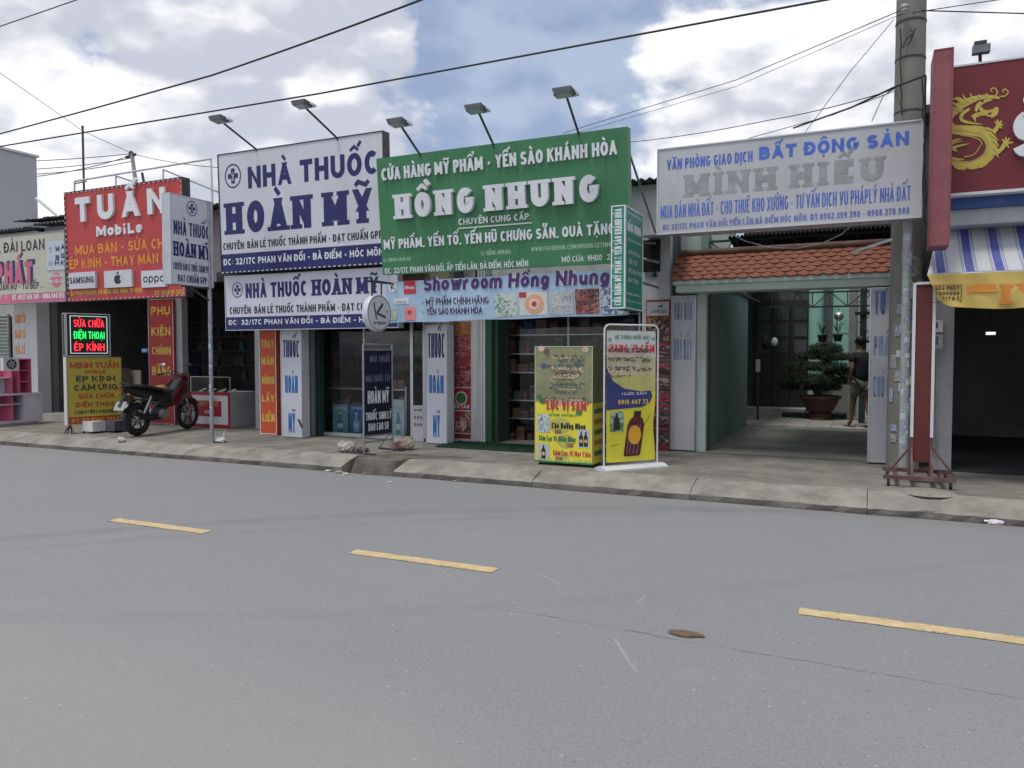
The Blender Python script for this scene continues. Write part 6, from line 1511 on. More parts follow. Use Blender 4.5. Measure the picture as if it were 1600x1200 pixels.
# estate sign
pl = PY(9.6)
o, (u0, u1, v0, v1) = signboard('estate_sign', 'weathered grey estate office sign with blue lettering and faded grey slab name', pl, (1029, 235), (1438, 338), grey_old, .16, alu, .016)
text(o, pl, 'VĂN PHÒNG GIAO DỊCH', 1042, 266, 250, 1176, blue_v, .2, yr=250)
text(o, pl, 'BẤT ĐỘNG SẢN', 1186, 250, 230, 1420, mat('blue_vinyl_bright', (.07, .15, .55), .5, .12, 5), .27, yr=226)
text(o, pl, 'MÌNH HIẾU', 1070, 308, 274, 1380, faded_grey, .30, True, yr=280, gap=.24)
text(o, pl, 'MUA BÁN NHÀ ĐẤT - CHO THUÊ KHO XƯỞNG - TƯ VẤN DỊCH VỤ PHÁPLÝ NHÀ ĐẤT', 1032, 342, 322, 1423, blue_v, .18, yr=310)
text(o, pl, 'ĐC:32/17C PHAN VĂN ĐỐI.TIỀN LÂN.BÀ ĐIỂM.HÓC MÔN. ĐT:0902.399.390 - 0988.278.988', 1036, 360, 351, 1421, mat('blue_dull', (.14, .18, .42), .5, .15, 5), .2, yr=332)
MB().box((u0+.3, 9.76, v0-.03), (u1-.2, 9.80, v0+.03)).build('back_rail', galv, o)
a = at(1330, 395, 9.9); MB().bar(at(1330, 395, 9.85), at(1394, 374, 9.85), .03).build('brace', galv, o)
cb1 = thing('sagging_wire', 'thin grey wire sagging below the estate sign', 'cable', tuple(at(1240, 390, 9.9)))
MB().tube([at(x, y, 9.9) for x, y in ((1135, 362), (1165, 377), (1205, 387), (1245, 388), (1285, 380), (1315, 366), (1333, 350))], .006, 5).build('wire', galv, cb1)

# utility pole and the papered pipe
px_ = K(1413)*10.24
up = thing('utility_pole', 'tall weathered concrete utility pole behind the right end of the estate sign', 'utility pole', (px_, 10.24, .15))
zt_ = at(1415, -60, 10.24).z
mb = MB(); mb.lathe([(.178-.022*t, .15+(zt_-.15)*t) for t in [i/30 for i in range(31)]], (px_, 10.24, 0), 24)
mb.build('shaft', mat('pole_concrete', (.205, .195, .17), .85, .15, 2, bump=.4, stain=.5, streak=True, scol=(.15, .14, .12)), up, smooth=True)
stickers(up, px_, 10.24, .1765, .75, 2.7, 16, (prn3, prn4, prn1, white, prn3), .13, .15, 11); stickers(up, px_, 10.24, .1825, .5, 1.9, 12, (prn3, prn1, prn4), .07, .11, 31)
stickers(up, px_, 10.24, .1795, 1.0, 1.35, 5, (prn3, prn3, white), .05, .09, 12)
for z in (at(1415, 38, 10.24).z, at(1415, 95, 10.24).z, at(1415, 178, 10.24).z):
    MB().lathe([(.158, z-.012), (.165, z-.012), (.165, z+.012), (.158, z+.012)], (px_, 10.24, 0), 24).build('strap', dark_metal, up)
MB().tube([at(1408+random.uniform(-2, 2), 45+i*9, 10.05) for i in range(16)], .008, 6).build('climbing_wire', cable_m, up)
MB().tube([at(1422, 45, 10.05), at(1428, 52, 10.03), at(1417, 60, 10.05), at(1410, 74, 10.05), at(1422, 66, 10.04), at(1430, 44, 10.05)], .007, 6).build('wire_loop', cable_m, up)
ins = at(1413, 14, 10.0); MB().lathe([(.001, .06), (.03, .05), (.05, .02), (.03, 0), (.045, -.02), (.02, -.05), (.001, -.06)], tuple(ins), 12).build('insulator', mat('ceramic', (.35, .34, .32), .3, .1), up)
pxp = K(1414, 560)*9.86
pi_ = thing('sign_pipe', 'square steel pipe covered in small adverts in front of the concrete pole', 'post', (pxp, 9.86, .15))
MB().tube([(pxp, 9.86, .15), (pxp, 9.86, v0+.02)], .048, 12).build('shaft', mat('pipe_grey', (.36, .37, .36), .5, .12, 6, stain=.4, scol=(.2, .18, .15)), pi_)
stickers(pi_, pxp, 9.86, .048, .35, 2.85, 52, (prn1, prn2, prn1, prn4, prn2, white), .09, .06, 21)
MB().lathe([(.001, .16), (.12, .158), (.13, .151), (.13, .149)], (pxp, 9.80, 0), 14).build('footing', concrete, pi_)

# ================================================================== RIGHT: RED PYLON, DRAGON SIGN, AWNING, GARAGE
Yp = 8.9; x0 = K(1449)*Yp; x1 = K(1480)*Yp; z1 = at(1465, 77, Yp).z; z0 = at(1465, 384, Yp).z
o = thing('red_pylon', 'faded dusty red upright box projecting beside the dragon sign', 'sign', ((x0+x1)/2, 9.1, z0))
MB().box((x0, Yp, z0), (x1, 9.34, z1)).build('box', mat('faded_red_sheet', (.24, .075, .085), .6, .15, 4, stain=.35, streak=True, scol=(.30, .18, .18)), o)
mb = MB(); frame_bars(mb, PY(Yp), x0+.01, x1-.01, z0+.01, z1-.01, .01, .001, .006); mb.build('edge_strip', mat('pylon_edge', (.25, .06, .06), .5, .1), o)
cbx = thing('pylon_cable_bundle', 'black cable bundle hanging down the left side of the red pylon', 'cable', (x0-.03, 9.3, z0+1))
MB().tube([at(1445, 120+i*18, 9.3)+Vector((random.uniform(-.01, .01), 0, 0)) for i in range(14)], .012, 6).tube([at(1443, 122+i*18, 9.3)+Vector((random.uniform(-.015, .015), 0, 0)) for i in range(12)], .008, 6).build('cable', cable_m, cbx)
Ys = 9.36; pl = PY(Ys)
X9 = 5.2
z1 = at(1482, 107, Ys).z; z0 = at(1482, 303, Ys).z
xs0 = K(1479)*Ys
o = thing('dragon_sign', 'dark red sign with a yellow coiled dragon and a big white raised letter', 'sign', ((xs0+X9)/2, Ys, z0))
MB().box((xs0, Ys, z0), (X9, Ys+.12, z1)).build('board', mat('maroon_film', (.155, .02, .026), .45, .08, 2), o)
mb = MB(); pl.slab(mb, xs0, X9, z0-.03, z0-.001, -.12, .02); pl.slab(mb, xs0, X9, z1+.001, z1+.02, -.12, .01); mb.build('frame', white, o)
dy = mat('dragon_gold', (.52, .42, .08), .5, .12, 6)
def D_(x, y): return pl.uv(x, y)
Z = lambda L_: [(1440+a/4.8, 70+b/4.8) for a, b in L_]
body = Z([(300, 470), (225, 520), (202, 585), (245, 635), (345, 642), (450, 655), (515, 715), (522, 785), (480, 855), (390, 900), (300, 900), (225, 868), (192, 815), (205, 765), (245, 735), (310, 722)])
bw2 = [x/4.8 for x in (48, 50, 62, 70, 74, 84, 88, 84, 76, 66, 56, 46, 34, 22, 14, 3)]
def smooth_path(P, W_, k=5):
    out = []; ow = []
    for i in range(len(P)-1):
        p0 = P[max(i-1, 0)]; p1 = P[i]; p2 = P[i+1]; p3 = P[min(i+2, len(P)-1)]
        for s in range(k):
            t = s/k; f = lambda a, b, c, d: .5*((2*b)+(-a+c)*t+(2*a-5*b+4*c-d)*t*t+(-a+3*b-3*c+d)*t**3)
            out.append((f(p0[0], p1[0], p2[0], p3[0]), f(p0[1], p1[1], p2[1], p3[1]))); ow.append(W_[i]+(W_[i+1]-W_[i])*t)
    out.append(P[-1]); ow.append(W_[-1]); return out, ow
def ribbon(mb, P, W_, n, k=5):
    P, W_ = smooth_path(P, W_, k); a = []; b = []
    for i in range(len(P)):
        d = Vector(P[min(i+1, len(P)-1)])-Vector(P[max(i-1, 0)]); d.normalize(); nn = Vector((-d.y, d.x))*W_[i]/2
        p = Vector(P[i]); a.append(pl.p(*D_(*(p+nn)), n)); b.append(pl.p(*D_(*(p-nn)), n))
    mb.grid([a, b])
mb = MB(); ribbon(mb, body, bw2, .003); mb.build('dragon_body', dy, o)
mb = MB()
def rb(mb, L_, W_, n, k=4): ribbon(mb, Z(L_), [x/4.8 for x in W_], n, k)
rb(mb, [(240, 640), (345, 650), (440, 672), (495, 730), (490, 790), (450, 838), (370, 878), (280, 880)], [4, 10, 14, 16, 14, 12, 8, 3], .0045); mb.build('dragon_belly_line', mat('dragon_shade', (.38, .33, .07), .5, .1), o)
mb = MB()
rb(mb, [(265, 470), (350, 425), (440, 395), (530, 392), (585, 400)], [60, 52, 34, 26, 14], .004)
rb(mb, [(405, 500), (425, 455), (470, 425), (530, 412)], [18, 34, 26, 6], .0044)
rb(mb, [(440, 470), (460, 500), (510, 500), (535, 485)], [26, 30, 22, 12], .0048)
rb(mb, [(520, 545), (545, 515), (560, 485), (572, 470)], [16, 46, 40, 14], .0052)
rb(mb, [(380, 545), (420, 525), (470, 520), (520, 540)], [30, 34, 22, 10], .0056)
rb(mb, [(395, 540), (400, 560), (405, 580)], [26, 14, 3], .0058)
rb(mb, [(360, 480), (305, 520), (298, 560), (345, 582), (455, 598)], [20, 26, 26, 20, 3], .0060)
rb(mb, [(545, 392), (568, 360), (545, 325), (517, 338), (532, 356)], [10, 11, 10, 9, 5], .0064); rb(mb, [(585, 388), (625, 385), (648, 355), (625, 334), (606, 350), (622, 362)], [8, 10, 11, 10, 8, 4], .0066)
mb.build('dragon_head', dy, o)
mb = MB(); q_n = [.007]
def spk(a, m_, b, w0=18):
    rb(mb, [a, m_, b], [w0, w0*.8, 1.5], q_n[0], 3); q_n[0] += .0002
for a, m_, b in (((290, 475), (240, 440), (190, 412)), ((280, 490), (235, 470), (198, 448)), ((310, 445), (265, 410), (205, 402)), ((330, 440), (290, 405), (250, 394)), ((360, 425), (325, 405), (308, 368)), ((400, 408), (375, 392), (362, 356)), ((440, 395), (425, 385), (440, 372)), ((490, 388), (480, 378), (500, 368))): spk(a, m_, b, 20)
for a, m_, b in (((480, 625), (520, 640), (560, 680)), ((510, 660), (545, 690), (577, 722)), ((535, 710), (560, 740), (578, 765)), ((545, 770), (565, 790), (588, 795)), ((535, 810), (560, 825), (580, 850)), ((505, 850), (520, 860), (500, 880)), ((470, 880), (480, 900), (490, 898)), ((430, 900), (440, 918), (480, 905)), ((350, 925), (340, 930), (420, 928)), ((250, 905), (270, 925), (325, 942)), ((200, 790), (260, 765), (360, 742)), ((215, 775), (250, 790), (270, 802)), ((200, 745), (250, 720), (300, 705)), ((215, 850), (270, 862), (322, 858))): spk(a, m_, b, 26 if a[0] < 260 else 20)
rb(mb, [(290, 682), (370, 690), (430, 712), (450, 742), (430, 770)], [5, 6, 8, 8, 3], q_n[0]+.0003); rb(mb, [(432, 765), (415, 800), (375, 832), (318, 842)], [7, 6, 7, 8], q_n[0]+.0006)
mb.build('dragon_mane', dy, o)
mb = MB(); q_n = [.0125]
for arm, c_, tips in ((((535, 660), (560, 630), (575, 605)), (575, 605), ((545, 575), (568, 562), (600, 570), (612, 600), (605, 630))), (((560, 815), (600, 780), (630, 735)), (632, 738), ((602, 712), (628, 694), (660, 700), (684, 735), (652, 775)))):
    rb(mb, arm, [34, 30, 34], q_n[0], 3); q_n[0] += .0002
    for tp_ in tips: rb(mb, [c_, ((c_[0]+tp_[0])/2, (c_[1]+tp_[1])/2), tp_], [18, 15, 8], q_n[0], 3); q_n[0] += .0002
mb.build('dragon_claw', dy, o)
mb = MB(); a = D_(1535, 158); pl.disc(mb, a[0], a[1], .012, .012, .012, 10); mb.build('dragon_eye', mat('maroon_film', (.155, .02, .026)), o)
text(o, pl, 'SAIGON', 1580, 248, 178, 1900, letter_white, .30, True, n=.05, depth=.048, per=True)
text(o, pl, 'QUÁN', 1598, 166, 148, 1680, letter_white, .22, n=.02, depth=.015)
flp = thing('pole_floodlight', 'small double floodlight on a slim stalk above the dark red sign', 'floodlight', tuple(at(1532, 104, 10.2)))
MB().tube([at(1532, 110, 10.2), at(1531, 76, 10.2)], .018, 8).build('stalk', dark_metal, flp)
a = at(1532, 79, 10.15); MB().box((a.x-.085, a.y-.1, a.z-.05), (a.x+.085, a.y, a.z+.035)).build('housing', mat('lamp_grey', (.16, .17, .18)), flp)
a = at(1531, 70, 10.18); MB().box((a.x-.06, a.y-.08, a.z-.015), (a.x+.06, a.y, a.z+.02)).build('bracket', dark_metal, flp)

# building of the right hand shop
Yr_ = 10.4
gxL = K(1490)*Yr_; gx0 = K(1432)*Yr_+.01
gs_ = thing('corner_shop', 'grey walled shop with a wide dark garage opening behind the yellow banner', 'shop', (3, Yr_, .15))
plr_ = plaster_grey
MB().box((K(1458)*Yr_, Yr_, .15), (gxL, Yr_+.3, 3.0)).build('wall', plr_, gs_)
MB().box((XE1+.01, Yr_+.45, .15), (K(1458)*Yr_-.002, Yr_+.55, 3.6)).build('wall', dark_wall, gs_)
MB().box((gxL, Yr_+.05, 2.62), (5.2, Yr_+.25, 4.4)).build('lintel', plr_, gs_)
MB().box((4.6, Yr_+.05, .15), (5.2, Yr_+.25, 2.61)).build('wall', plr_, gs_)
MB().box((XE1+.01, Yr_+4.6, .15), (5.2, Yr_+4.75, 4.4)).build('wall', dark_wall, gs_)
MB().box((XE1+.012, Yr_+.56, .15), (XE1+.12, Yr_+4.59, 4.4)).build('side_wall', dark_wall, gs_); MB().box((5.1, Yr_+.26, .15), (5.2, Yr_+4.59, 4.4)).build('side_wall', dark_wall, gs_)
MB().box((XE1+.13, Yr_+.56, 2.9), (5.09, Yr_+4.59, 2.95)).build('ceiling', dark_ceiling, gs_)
MB().box((XE1+.02, Yr_+.06, 4.401), (5.2, Yr_+4.75, 4.5)).build('roof', corr, gs_)
struct(MB().face([(gxL, Yr_+.0, .158), (5.1, Yr_, .158), (5.1, Yr_+4.6, .158), (gxL, Yr_+4.6, .158)]).build('garage_floor', mat('garage_floor_m', (.07, .07, .07), .7, .2)))
MB().box((K(1494)*9.9, 9.75, 2.93), (5.2, Yr_+.049, 3.2)).build('fascia', mat('fascia_grey', (.40, .42, .44), .6, .06, stain=.2, streak=True), gs_)
zf0 = at(1500, 329, 9.6).z; zf1 = at(1500, 307, 9.6).z
MB().box((xs0, 9.49, zf0), (X9, 10.4, zf1)).build('blue_fascia', mat('blue_sheet', (.03, .075, .24), .45, .1, 2, stain=.2, streak=True), gs_)
zg0 = at(1500, 354, 9.65).z
MB().box((xs0, 9.55, zg0), (X9, 10.39, zf0-.002)).build('grey_fascia', mat('fascia_grey', (.40, .42, .44)), gs_)
# fluorescent tube
tl_ = thing('tube_light', 'lit white lamp glowing in the dark garage opening', 'lamp', tuple(at(1548, 521, 12.5)))
a = at(1548, 521, 12.5); MB().box((a.x-.055, a.y-.03, a.z-.018), (a.x+.055, a.y+.03, a.z+.02)).build('tube', mat('tube_glow', (.8, .8, .8), .4, 0, emit=((.95, 1, 1), .9)), tl_); MB().tube([a+Vector((0, 0, .03)), Vector((a.x, a.y, 2.9))], .006, 6).build('cord', black, tl_)
# meters
for i, (yt_, yb_) in enumerate(((500, 519), (522, 545))):
    m_ = thing('electric_meter', ('upper pale electric meter box on the grey wall right of the red stand', 'lower pale electric meter box with a dark window on the grey wall')[i], 'meter', tuple(at(1465, yb_, Yr_)))
    a = at(1456, yt_, Yr_-.1); b = at(1473, yb_, Yr_-.1); MB().box((a.x, Yr_-.1, b.z), (b.x, Yr_-.002, a.z)).build('case', white if not i else galv, m_)
    MB().box((a.x+.03, Yr_-.108, b.z+.05), (b.x-.05, Yr_-.101, a.z-.03)).build('dial_window', mat('dial_glass', (.08, .08, .08), .2, .1), m_)
    if i: MB().tube([((a.x+b.x)/2, Yr_-.03, b.z), ((a.x+b.x)/2, Yr_-.03, b.z-.25), ((a.x+b.x)/2+.02, Yr_-.03, .3)], .008, 6).build('conduit', galv, m_)
# awning: striped cloth
def stripe_mat():
    m = bpy.data.materials.new('awning_stripes'); m.use_nodes = True; t = m.node_tree; b = t.nodes['Principled BSDF']
    s = N(t, 'ShaderNodeSeparateXYZ'); t.links.new(N(t, 'ShaderNodeTexCoord').outputs['Object'], s.inputs[0])
    f = math_(t, 'FRACT', math_(t, 'MULTIPLY', s.outputs[0], 1/.262))
    def band(a, b_, wd=.01): return math_(t, 'MULTIPLY', smooth(t, f, a-wd, a+wd), smooth(t, f, b_-wd, b_+wd, 1, 0))
    tot = band(.36, .66)
    for a, b_ in ((.24, .26), (.29, .31), (.70, .72), (.75, .77)): tot = math_(t, 'MAXIMUM', tot, band(a, b_, .006))
    d = smooth(t, noise(t, N(t, 'ShaderNodeTexCoord').outputs['Object'], 3, 5), .3, .7)
    c = mixc(t, tot, (.54, .55, .56), (.06, .08, .34)); c = mixc(t, math_(t, 'MULTIPLY', d, .25), c, (.35, .34, .33))
    t.links.new(c, b.inputs['Base Color']); b.inputs['Roughness'].default_value = .7; return m
xa0 = K(1459)*10.0; a0 = at(1459, 356, 9.95); a1 = at(1446, 430, 9.1); xb0 = K(1446)*9.1
aw = thing('striped_awning', 'blue and white striped cloth awning under the grey fascia', 'awning', (xb0, 9.1, a1.z))
mb = MB(); rows = []
for j in range(7):
    t = j/6; rows.append([((xa0+(xb0-xa0)*t) if i == 0 else xb0+.02+(X9-.2-xb0)*i/40, 9.95+(9.1-9.95)*t, a0.z+(a1.z-a0.z)*t-.05*math.sin(math.pi*t)-.006*math.sin(i*1.3)*t) for i in range(41)])
mb.grid(rows); mb.build('cloth', stripe_mat(), aw, smooth=True)
MB().tube([(xb0, 9.1, a1.z), (X9-.2, 9.1, a1.z)], .02).build('front_bar', galv, aw)
# yellow banner on its edge
yb = thing('yellow_banner', 'sagging yellow cloth banner with a dark stamp and orange letters under the awning', 'banner', (xb0, 9.06, a1.z-.3))
zt_ = a1.z-.0; zb_ = at(1500, 482, 9.06).z
def yn(s, t): return Vector((xb0+.0+(X9-.3-xb0)*s+(.10*(1-t)*(1-s)**40), 9.06-.02*math.sin(s*40+t*2)*(1-t)+.012*math.sin(s*90+t*6)*(1-t), zb_+(zt_-zb_)*t+(.10*(1-t)*math.exp(-(s/.03)**2))+.012*math.sin(s*30)*(1-t)-.0))
mb = MB(); mb.grid([[yn(i/110, j/10) for i in range(111)] for j in range(11)]); mb.build('cloth', mat('cloth_yellow', (.52, .38, .10), .7, .15, 3), yb, smooth=True)
class PlY(Pl):
    curved = True
    def p(s, u, v, n=0):
        t = (v-zb_)/(zt_-zb_); a = (u-xb0)/(X9-.3-xb0); q = yn(a, t); return Vector((u, q.y-n, v))
py_ = PlY((0, 9.06, 0), (1, 0, 0), (0, 0, 1))
brn = mat('stamp_brown', (.10, .06, .03), .6, .1)
q = py_.rect((1458, 447), (1501, 471)); mb = MB(); frame_bars(mb, py_, q[0], q[1], q[2], q[3], .006, .008, .010); mb.build('stamp_frame', brn, yb)
text(yb, py_, 'HÒA PHÁT', 1461, 454, 448, 1499, brn, .24, n=.009); text(yb, py_, '7000000', 1461, 462, 456, 1499, brn, .24, n=.009); text(yb, py_, '71783', 1470, 470, 464, 1499, brn, .24, n=.009)
og = mat('cloth_orange', (.62, .22, .04), .7, .1)
text(yb, py_, 'TIỆM', 1510, 477, 446, 2100, og, .36, True, n=.010)

# red stand on wheels
rw = mat('stand_red_paint', (.12, .06, .055), .7, .25, 8, stain=.5, scol=(.25, .17, .14))
fx0 = K(1380, 750)*9.0; fx1 = K(1494, 755)*9.0; fy0, fy1 = 9.0, 9.62
o = thing('red_sign_stand', 'tall maroon sign panel on a rusty red wheeled steel base beside the pole', 'sign', ((fx0+fx1)/2, 9.3, .15))
pxl, pxr = K(1429)*9.3, K(1456)*9.3; ztp = at(1442, 445, 9.3).z; zbt = at(1442, 722, 9.3).z
MB().box((pxl, 9.28, zbt), (pxr, 9.34, ztp)).build('panel', mat('maroon_panel', (.115, .022, .02), .5, .12, 3, stain=.12, scol=(.3, .2, .18)), o)
zmid_ = at(1442, 683, 9.3).z
for x in (pxl-.012, pxr+.012):
    MB().box((x-.014, 9.265, zmid_), (x+.014, 9.345, ztp+.02)).build('white_edge', white, o); MB().box((x-.016, 9.27, .22), (x+.016, 9.34, zmid_-.001)).build('upright', rw, o)
MB().box((pxl+.003, 9.265, ztp+.001), (pxr-.003, 9.345, ztp+.028)).build('white_edge', white, o)
for y in (fy0, fy1): MB().box((fx0, y-.02, .225), (fx1, y+.02, .265)).build('base_rail', rw, o)
for x in (fx0+.12, pxl-.012, pxr+.012, fx1-.12): MB().box((x-.02, fy0+.021, .23), (x+.02, fy1-.021, .26)).build('cross_rail', rw, o)
for x, d in ((pxl-.012, -.22), (pxr+.012, .22)): MB().bar((x, 9.3, .55), (x+d, 9.3, .25), .02).bar((x, 9.3, .55), (x, fy0+.02, .25), .02).build('brace', rw, o)
for x in (fx0+.05, fx1-.05):
    for y in (fy0, fy1):
        w1 = MB().lathe([(.001, -.014), (.034, -.014), (.034, .014), (.001, .014)], (x, y, .186), 14, 'x').build('wheel', rubber, o); MB().box((x-.022, y-.015, .19), (x-.016, y+.015, .224)).box((x+.016, y-.015, .19), (x+.022, y+.015, .224)).build('fork', galv, w1)
cp = thing('concrete_pad', 'round rough concrete footing poured on the kerb by the wheeled stand', 'footing', (K(1450)*8.72, 8.72, .15))
mb = MB(); mb.lathe([(.001, .175), (.16, .172), (.24, .158), (.26, .145)], (K(1450, 770)*8.74, 8.74, 0), 20); mb.build('pad', kerb_m, cp, smooth=True)

# ================================================================== MOTORBIKE (seen from behind, standing square to the road)
bk_ = gz(215, 681); bike = thing('motorbike', 'dark red and black underbone motorbike parked facing the phone shop', 'motorbike', (bk_.x, bk_.y, .15), rz=R(99))
red_p = mat('bike_dark_red', (.085, .008, .012), .25, .1, 4, coat=.6); blk_p = mat('bike_black', (.012, .012, .013), .3, .1, 6, coat=.3); chrome = mat('bike_steel', (.45, .45, .46), .25, .1, 8, metal=.9)
def wheel(x, wd_, name='wheel'):
    t = MB().torus((x, 0, .285), .285-wd_, wd_, 'y', 32, 10).build('wheel', rubber, bike, local=True, smooth=True)
    MB().torus((x, 0, .285), .285-wd_*2.1, .014, 'y', 32, 8).build('rim', chrome, t, local=True, smooth=True)
    for k in range(5):
        a = 2*math.pi*k/5+.3
        MB().bar((x+.03*math.cos(a), 0, .285+.03*math.sin(a)), (x+(.285-wd_*2.1)*math.cos(a), 0, .285+(.285-wd_*2.1)*math.sin(a)), .022, .02).build('spoke', mat('alloy_dark', (.05, .05, .055), .35, .1, metal=.6), t, local=True)
    MB().lathe([(.001, -.05), (.035, -.05), (.045, -.03), (.045, .03), (.035, .05), (.001, .05)], (x, 0, .285), 16, 'y').build('hub', galv, t, local=True)
    MB().torus((x, .055, .285), .10, .006, 'y', 24, 6).build('brake_disc', chrome, t, local=True, smooth=True)
wheel(0, .056); wheel(1.25, .042)
def B(mb, name, m, sm=False): return mb.build(name, m, bike, local=True, smooth=sm)
def loft(secs):
    """body panels: list of (x, y half width, z bottom, z top)"""
    mb = MB(); rows = []
    for x, hy, z0, z1 in secs:
        zm = (z0+z1)/2; h = (z1-z0)/2; rows.append([(x, hy*math.copysign(abs(math.cos(a))**.7, math.cos(a)), zm+h*math.copysign(abs(math.sin(a))**.8, math.sin(a))) for a in [2*math.pi*k/12 for k in range(12)]])
    mb.grid(rows, close_u=True); mb.face(rows[0]); mb.face(list(reversed(rows[-1]))); return mb
B(loft([(-.36, .02, .80, .84), (-.22, .075, .74, .85), (0, .11, .66, .82), (.25, .12, .60, .78), (.42, .10, .56, .74)]), 'tail_fairing', blk_p, True)
B(loft([(-.30, .05, .838, .86), (-.1, .10, .822, .885), (.12, .12, .80, .87), (.35, .11, .755, .83), (.55, .085, .72, .80)]), 'seat', mat('seat_vinyl', (.02, .02, .02), .6, .1, bump=.2), True)
B(loft([(.42, .10, .48, .74), (.62, .12, .42, .72), (.80, .15, .45, .80), (.92, .16, .55, .92), (1.02, .12, .66, .98)]), 'body_fairing', blk_p, True)
B(loft([(.96, .13, .78, .98), (1.06, .14, .80, 1.03), (1.15, .11, .82, 1.0), (1.20, .06, .85, .95)]), 'front_cowl', red_p, True)
for s_y in (-1, 1):
    B(loft([(.66, .015, .52, .66), (.80, .03, .46, .78), (.96, .03, .50, .88), (1.06, .015, .62, .84)]), 'leg_shield', red_p, True).location = (0, s_y*.15, 0)
    B(MB().tube([(1.02, s_y*.075, .80), (1.25, s_y*.075, .285)], [.024, .018], 10), 'fork_leg', chrome)
    B(MB().tube([(-.02, s_y*.10, .285), (.34, s_y*.09, .36)], .02, 8), 'swing_arm', dark_metal)
    B(MB().tube([(.98, s_y*.02, 1.0), (.97, s_y*.16, 1.04), (.90, s_y*.33, 1.02)], .012, 8), 'handlebar', dark_metal); B(MB().tube([(.93, s_y*.24, 1.03), (.89, s_y*.36, 1.015)], .019, 8), 'grip', rubber)
    B(MB().tube([(.97, s_y*.2, 1.04), (.99, s_y*.24, 1.13), (.97, s_y*.27, 1.17)], .006, 6), 'mirror_stem', dark_metal)
    B(MB().ball((.96, s_y*.28, 1.19), .012, .055, .034, 12, 8), 'mirror', mat('mirror_glass', (.6, .62, .65), .1, 0, metal=.8) if s_y > 0 else blk_p, True)
    B(MB().tube([(.30, s_y*.06, .30), (.30, s_y*.24, .29)], .012, 8), 'footpeg', rubber)
B(MB().tube([(-.02, -.12, .32), (.10, -.12, .50), (.22, -.10, .66)], [.022, .03, .022], 10), 'shock', chrome)
B(MB().tube([(.42, -.12, .26), (.20, -.15, .27), (-.02, -.16, .34), (-.26, -.17, .42)], [.018, .03, .045, .04], 12), 'exhaust', mat('exhaust_black', (.03, .03, .03), .35, .1, metal=.5), True)
B(MB().ball((.52, 0, .36), .17, .12, .12, 12, 8), 'engine_block', dark_metal, True)
B(MB().lathe([(.001, -.15), (.08, -.15), (.09, -.10), (.09, .10), (.08, .15), (.001, .15)], (.50, 0, .34), 18, 'y'), 'crank_case', galv)
mb = MB(); rows = []
for k in range(9):
    a = R(60+k*14); rows.append([(.33*math.cos(a)+.0, -.06, .285+.33*math.sin(a)), (.345*math.cos(a), 0, .285+.345*math.sin(a)), (.33*math.cos(a), .06, .285+.33*math.sin(a))])
mb.grid(rows); B(mb, 'rear_mudguard', blk_p)
mb = MB(); rows = []
for k in range(8):
    a = R(30+k*15); rows.append([(1.25+.31*math.cos(a), -.05, .285+.31*math.sin(a)), (1.25+.325*math.cos(a), 0, .285+.325*math.sin(a)), (1.25+.31*math.cos(a), .05, .285+.31*math.sin(a))])
mb.grid(rows); B(mb, 'front_mudguard', red_p)
B(MB().bar((-.24, 0, .74), (-.40, 0, .52), .05, .015), 'plate_bracket', blk_p)
B(MB().hexa([(-.42, -.10, .46), (-.42, .10, .46), (-.405, .10, .455), (-.405, -.10, .455), (-.335, -.10, .60), (-.335, .10, .60), (-.32, .10, .595), (-.32, -.10, .595)]), 'number_plate', mat('plate_white', (.34, .35, .36), .4, .05))
B(MB().box((-.385, -.06, .79), (-.355, .06, .825)), 'tail_light', mat('lens_red', (.22, .01, .01), .2, 0, coat=.5))
for s_y in (-1, 1): B(MB().ball((-.30, s_y*.11, .72), .03, .02, .018, 10, 6), 'turn_signal', mat('lens_orange', (.5, .2, .03), .3, 0), True)
B(MB().tube([(-.05, -.11, .84), (-.28, -.09, .90), (-.34, 0, .905), (-.28, .09, .90), (-.05, .11, .84)], .011, 8), 'grab_rail', dark_metal, True)
B(MB().tube([(.42, .10, .28), (.36, .24, .01)], .010, 8), 'side_stand', dark_metal)
B(MB().ball((.60, .02, .79), .10, .11, .055, 12, 8, .14), 'cloth', mat('cloth_tan', (.26, .165, .07), .8, .2, 12), True)
B(MB().tube([(.95, .03, 1.03), (1.08, .05, 1.06), (1.12, .03, .9), (1.05, 0, .75)], .006, 6), 'brake_cable', rubber); B(MB().tube([(.95, .25, 1.03), (1.1, .16, 1.08), (1.14, .05, .92)], .006, 6), 'clutch_cable', rubber)
B(MB().tube([(.86, .15, .80), (.90, .17, .55), (.95, .16, .42)], .012, 6), 'leg_trim', chrome)

# ================================================================== BAGS, SACKS, LITTER
def crumple(name, label, cat, c, rx, ry, rz, m, jit=.22, seed=1, group=None, parts=None):
    r = random.Random(seed); o = thing(name, label, cat, tuple(c), group)
    mb = MB(); seg, rings = 16, 9; rows = []
    for i in range(rings+1):
        t = math.pi*i/rings-math.pi/2; rows.append([(c[0]+rx*math.cos(t)*math.cos(2*math.pi*k/seg)*(1+r.uniform(-jit, jit)), c[1]+ry*math.cos(t)*math.sin(2*math.pi*k/seg)*(1+r.uniform(-jit, jit)), max(c[2]+.001, c[2]+rz*.8+rz*math.sin(t)*(1+r.uniform(-jit, jit)))) for k in range(seg)])
    mb.grid(rows, close_u=True); mb.build('body', m, o)
    return o
bagw = mat('plastic_bag_white', (.50, .49, .45), .45, .15, 12, stain=.3, scol=(.3, .26, .2)); sack = mat('sack_tan', (.36, .32, .26), .8, .2, 14, bump=.5, stain=.3)
c = gz(345, 691); o = crumple('plastic_bag', 'pale crumpled plastic bag lying at the foot of the papered sign post', 'bag', (c.x, c.y-.02, .15), .13, .09, .05, bagw, seed=3)
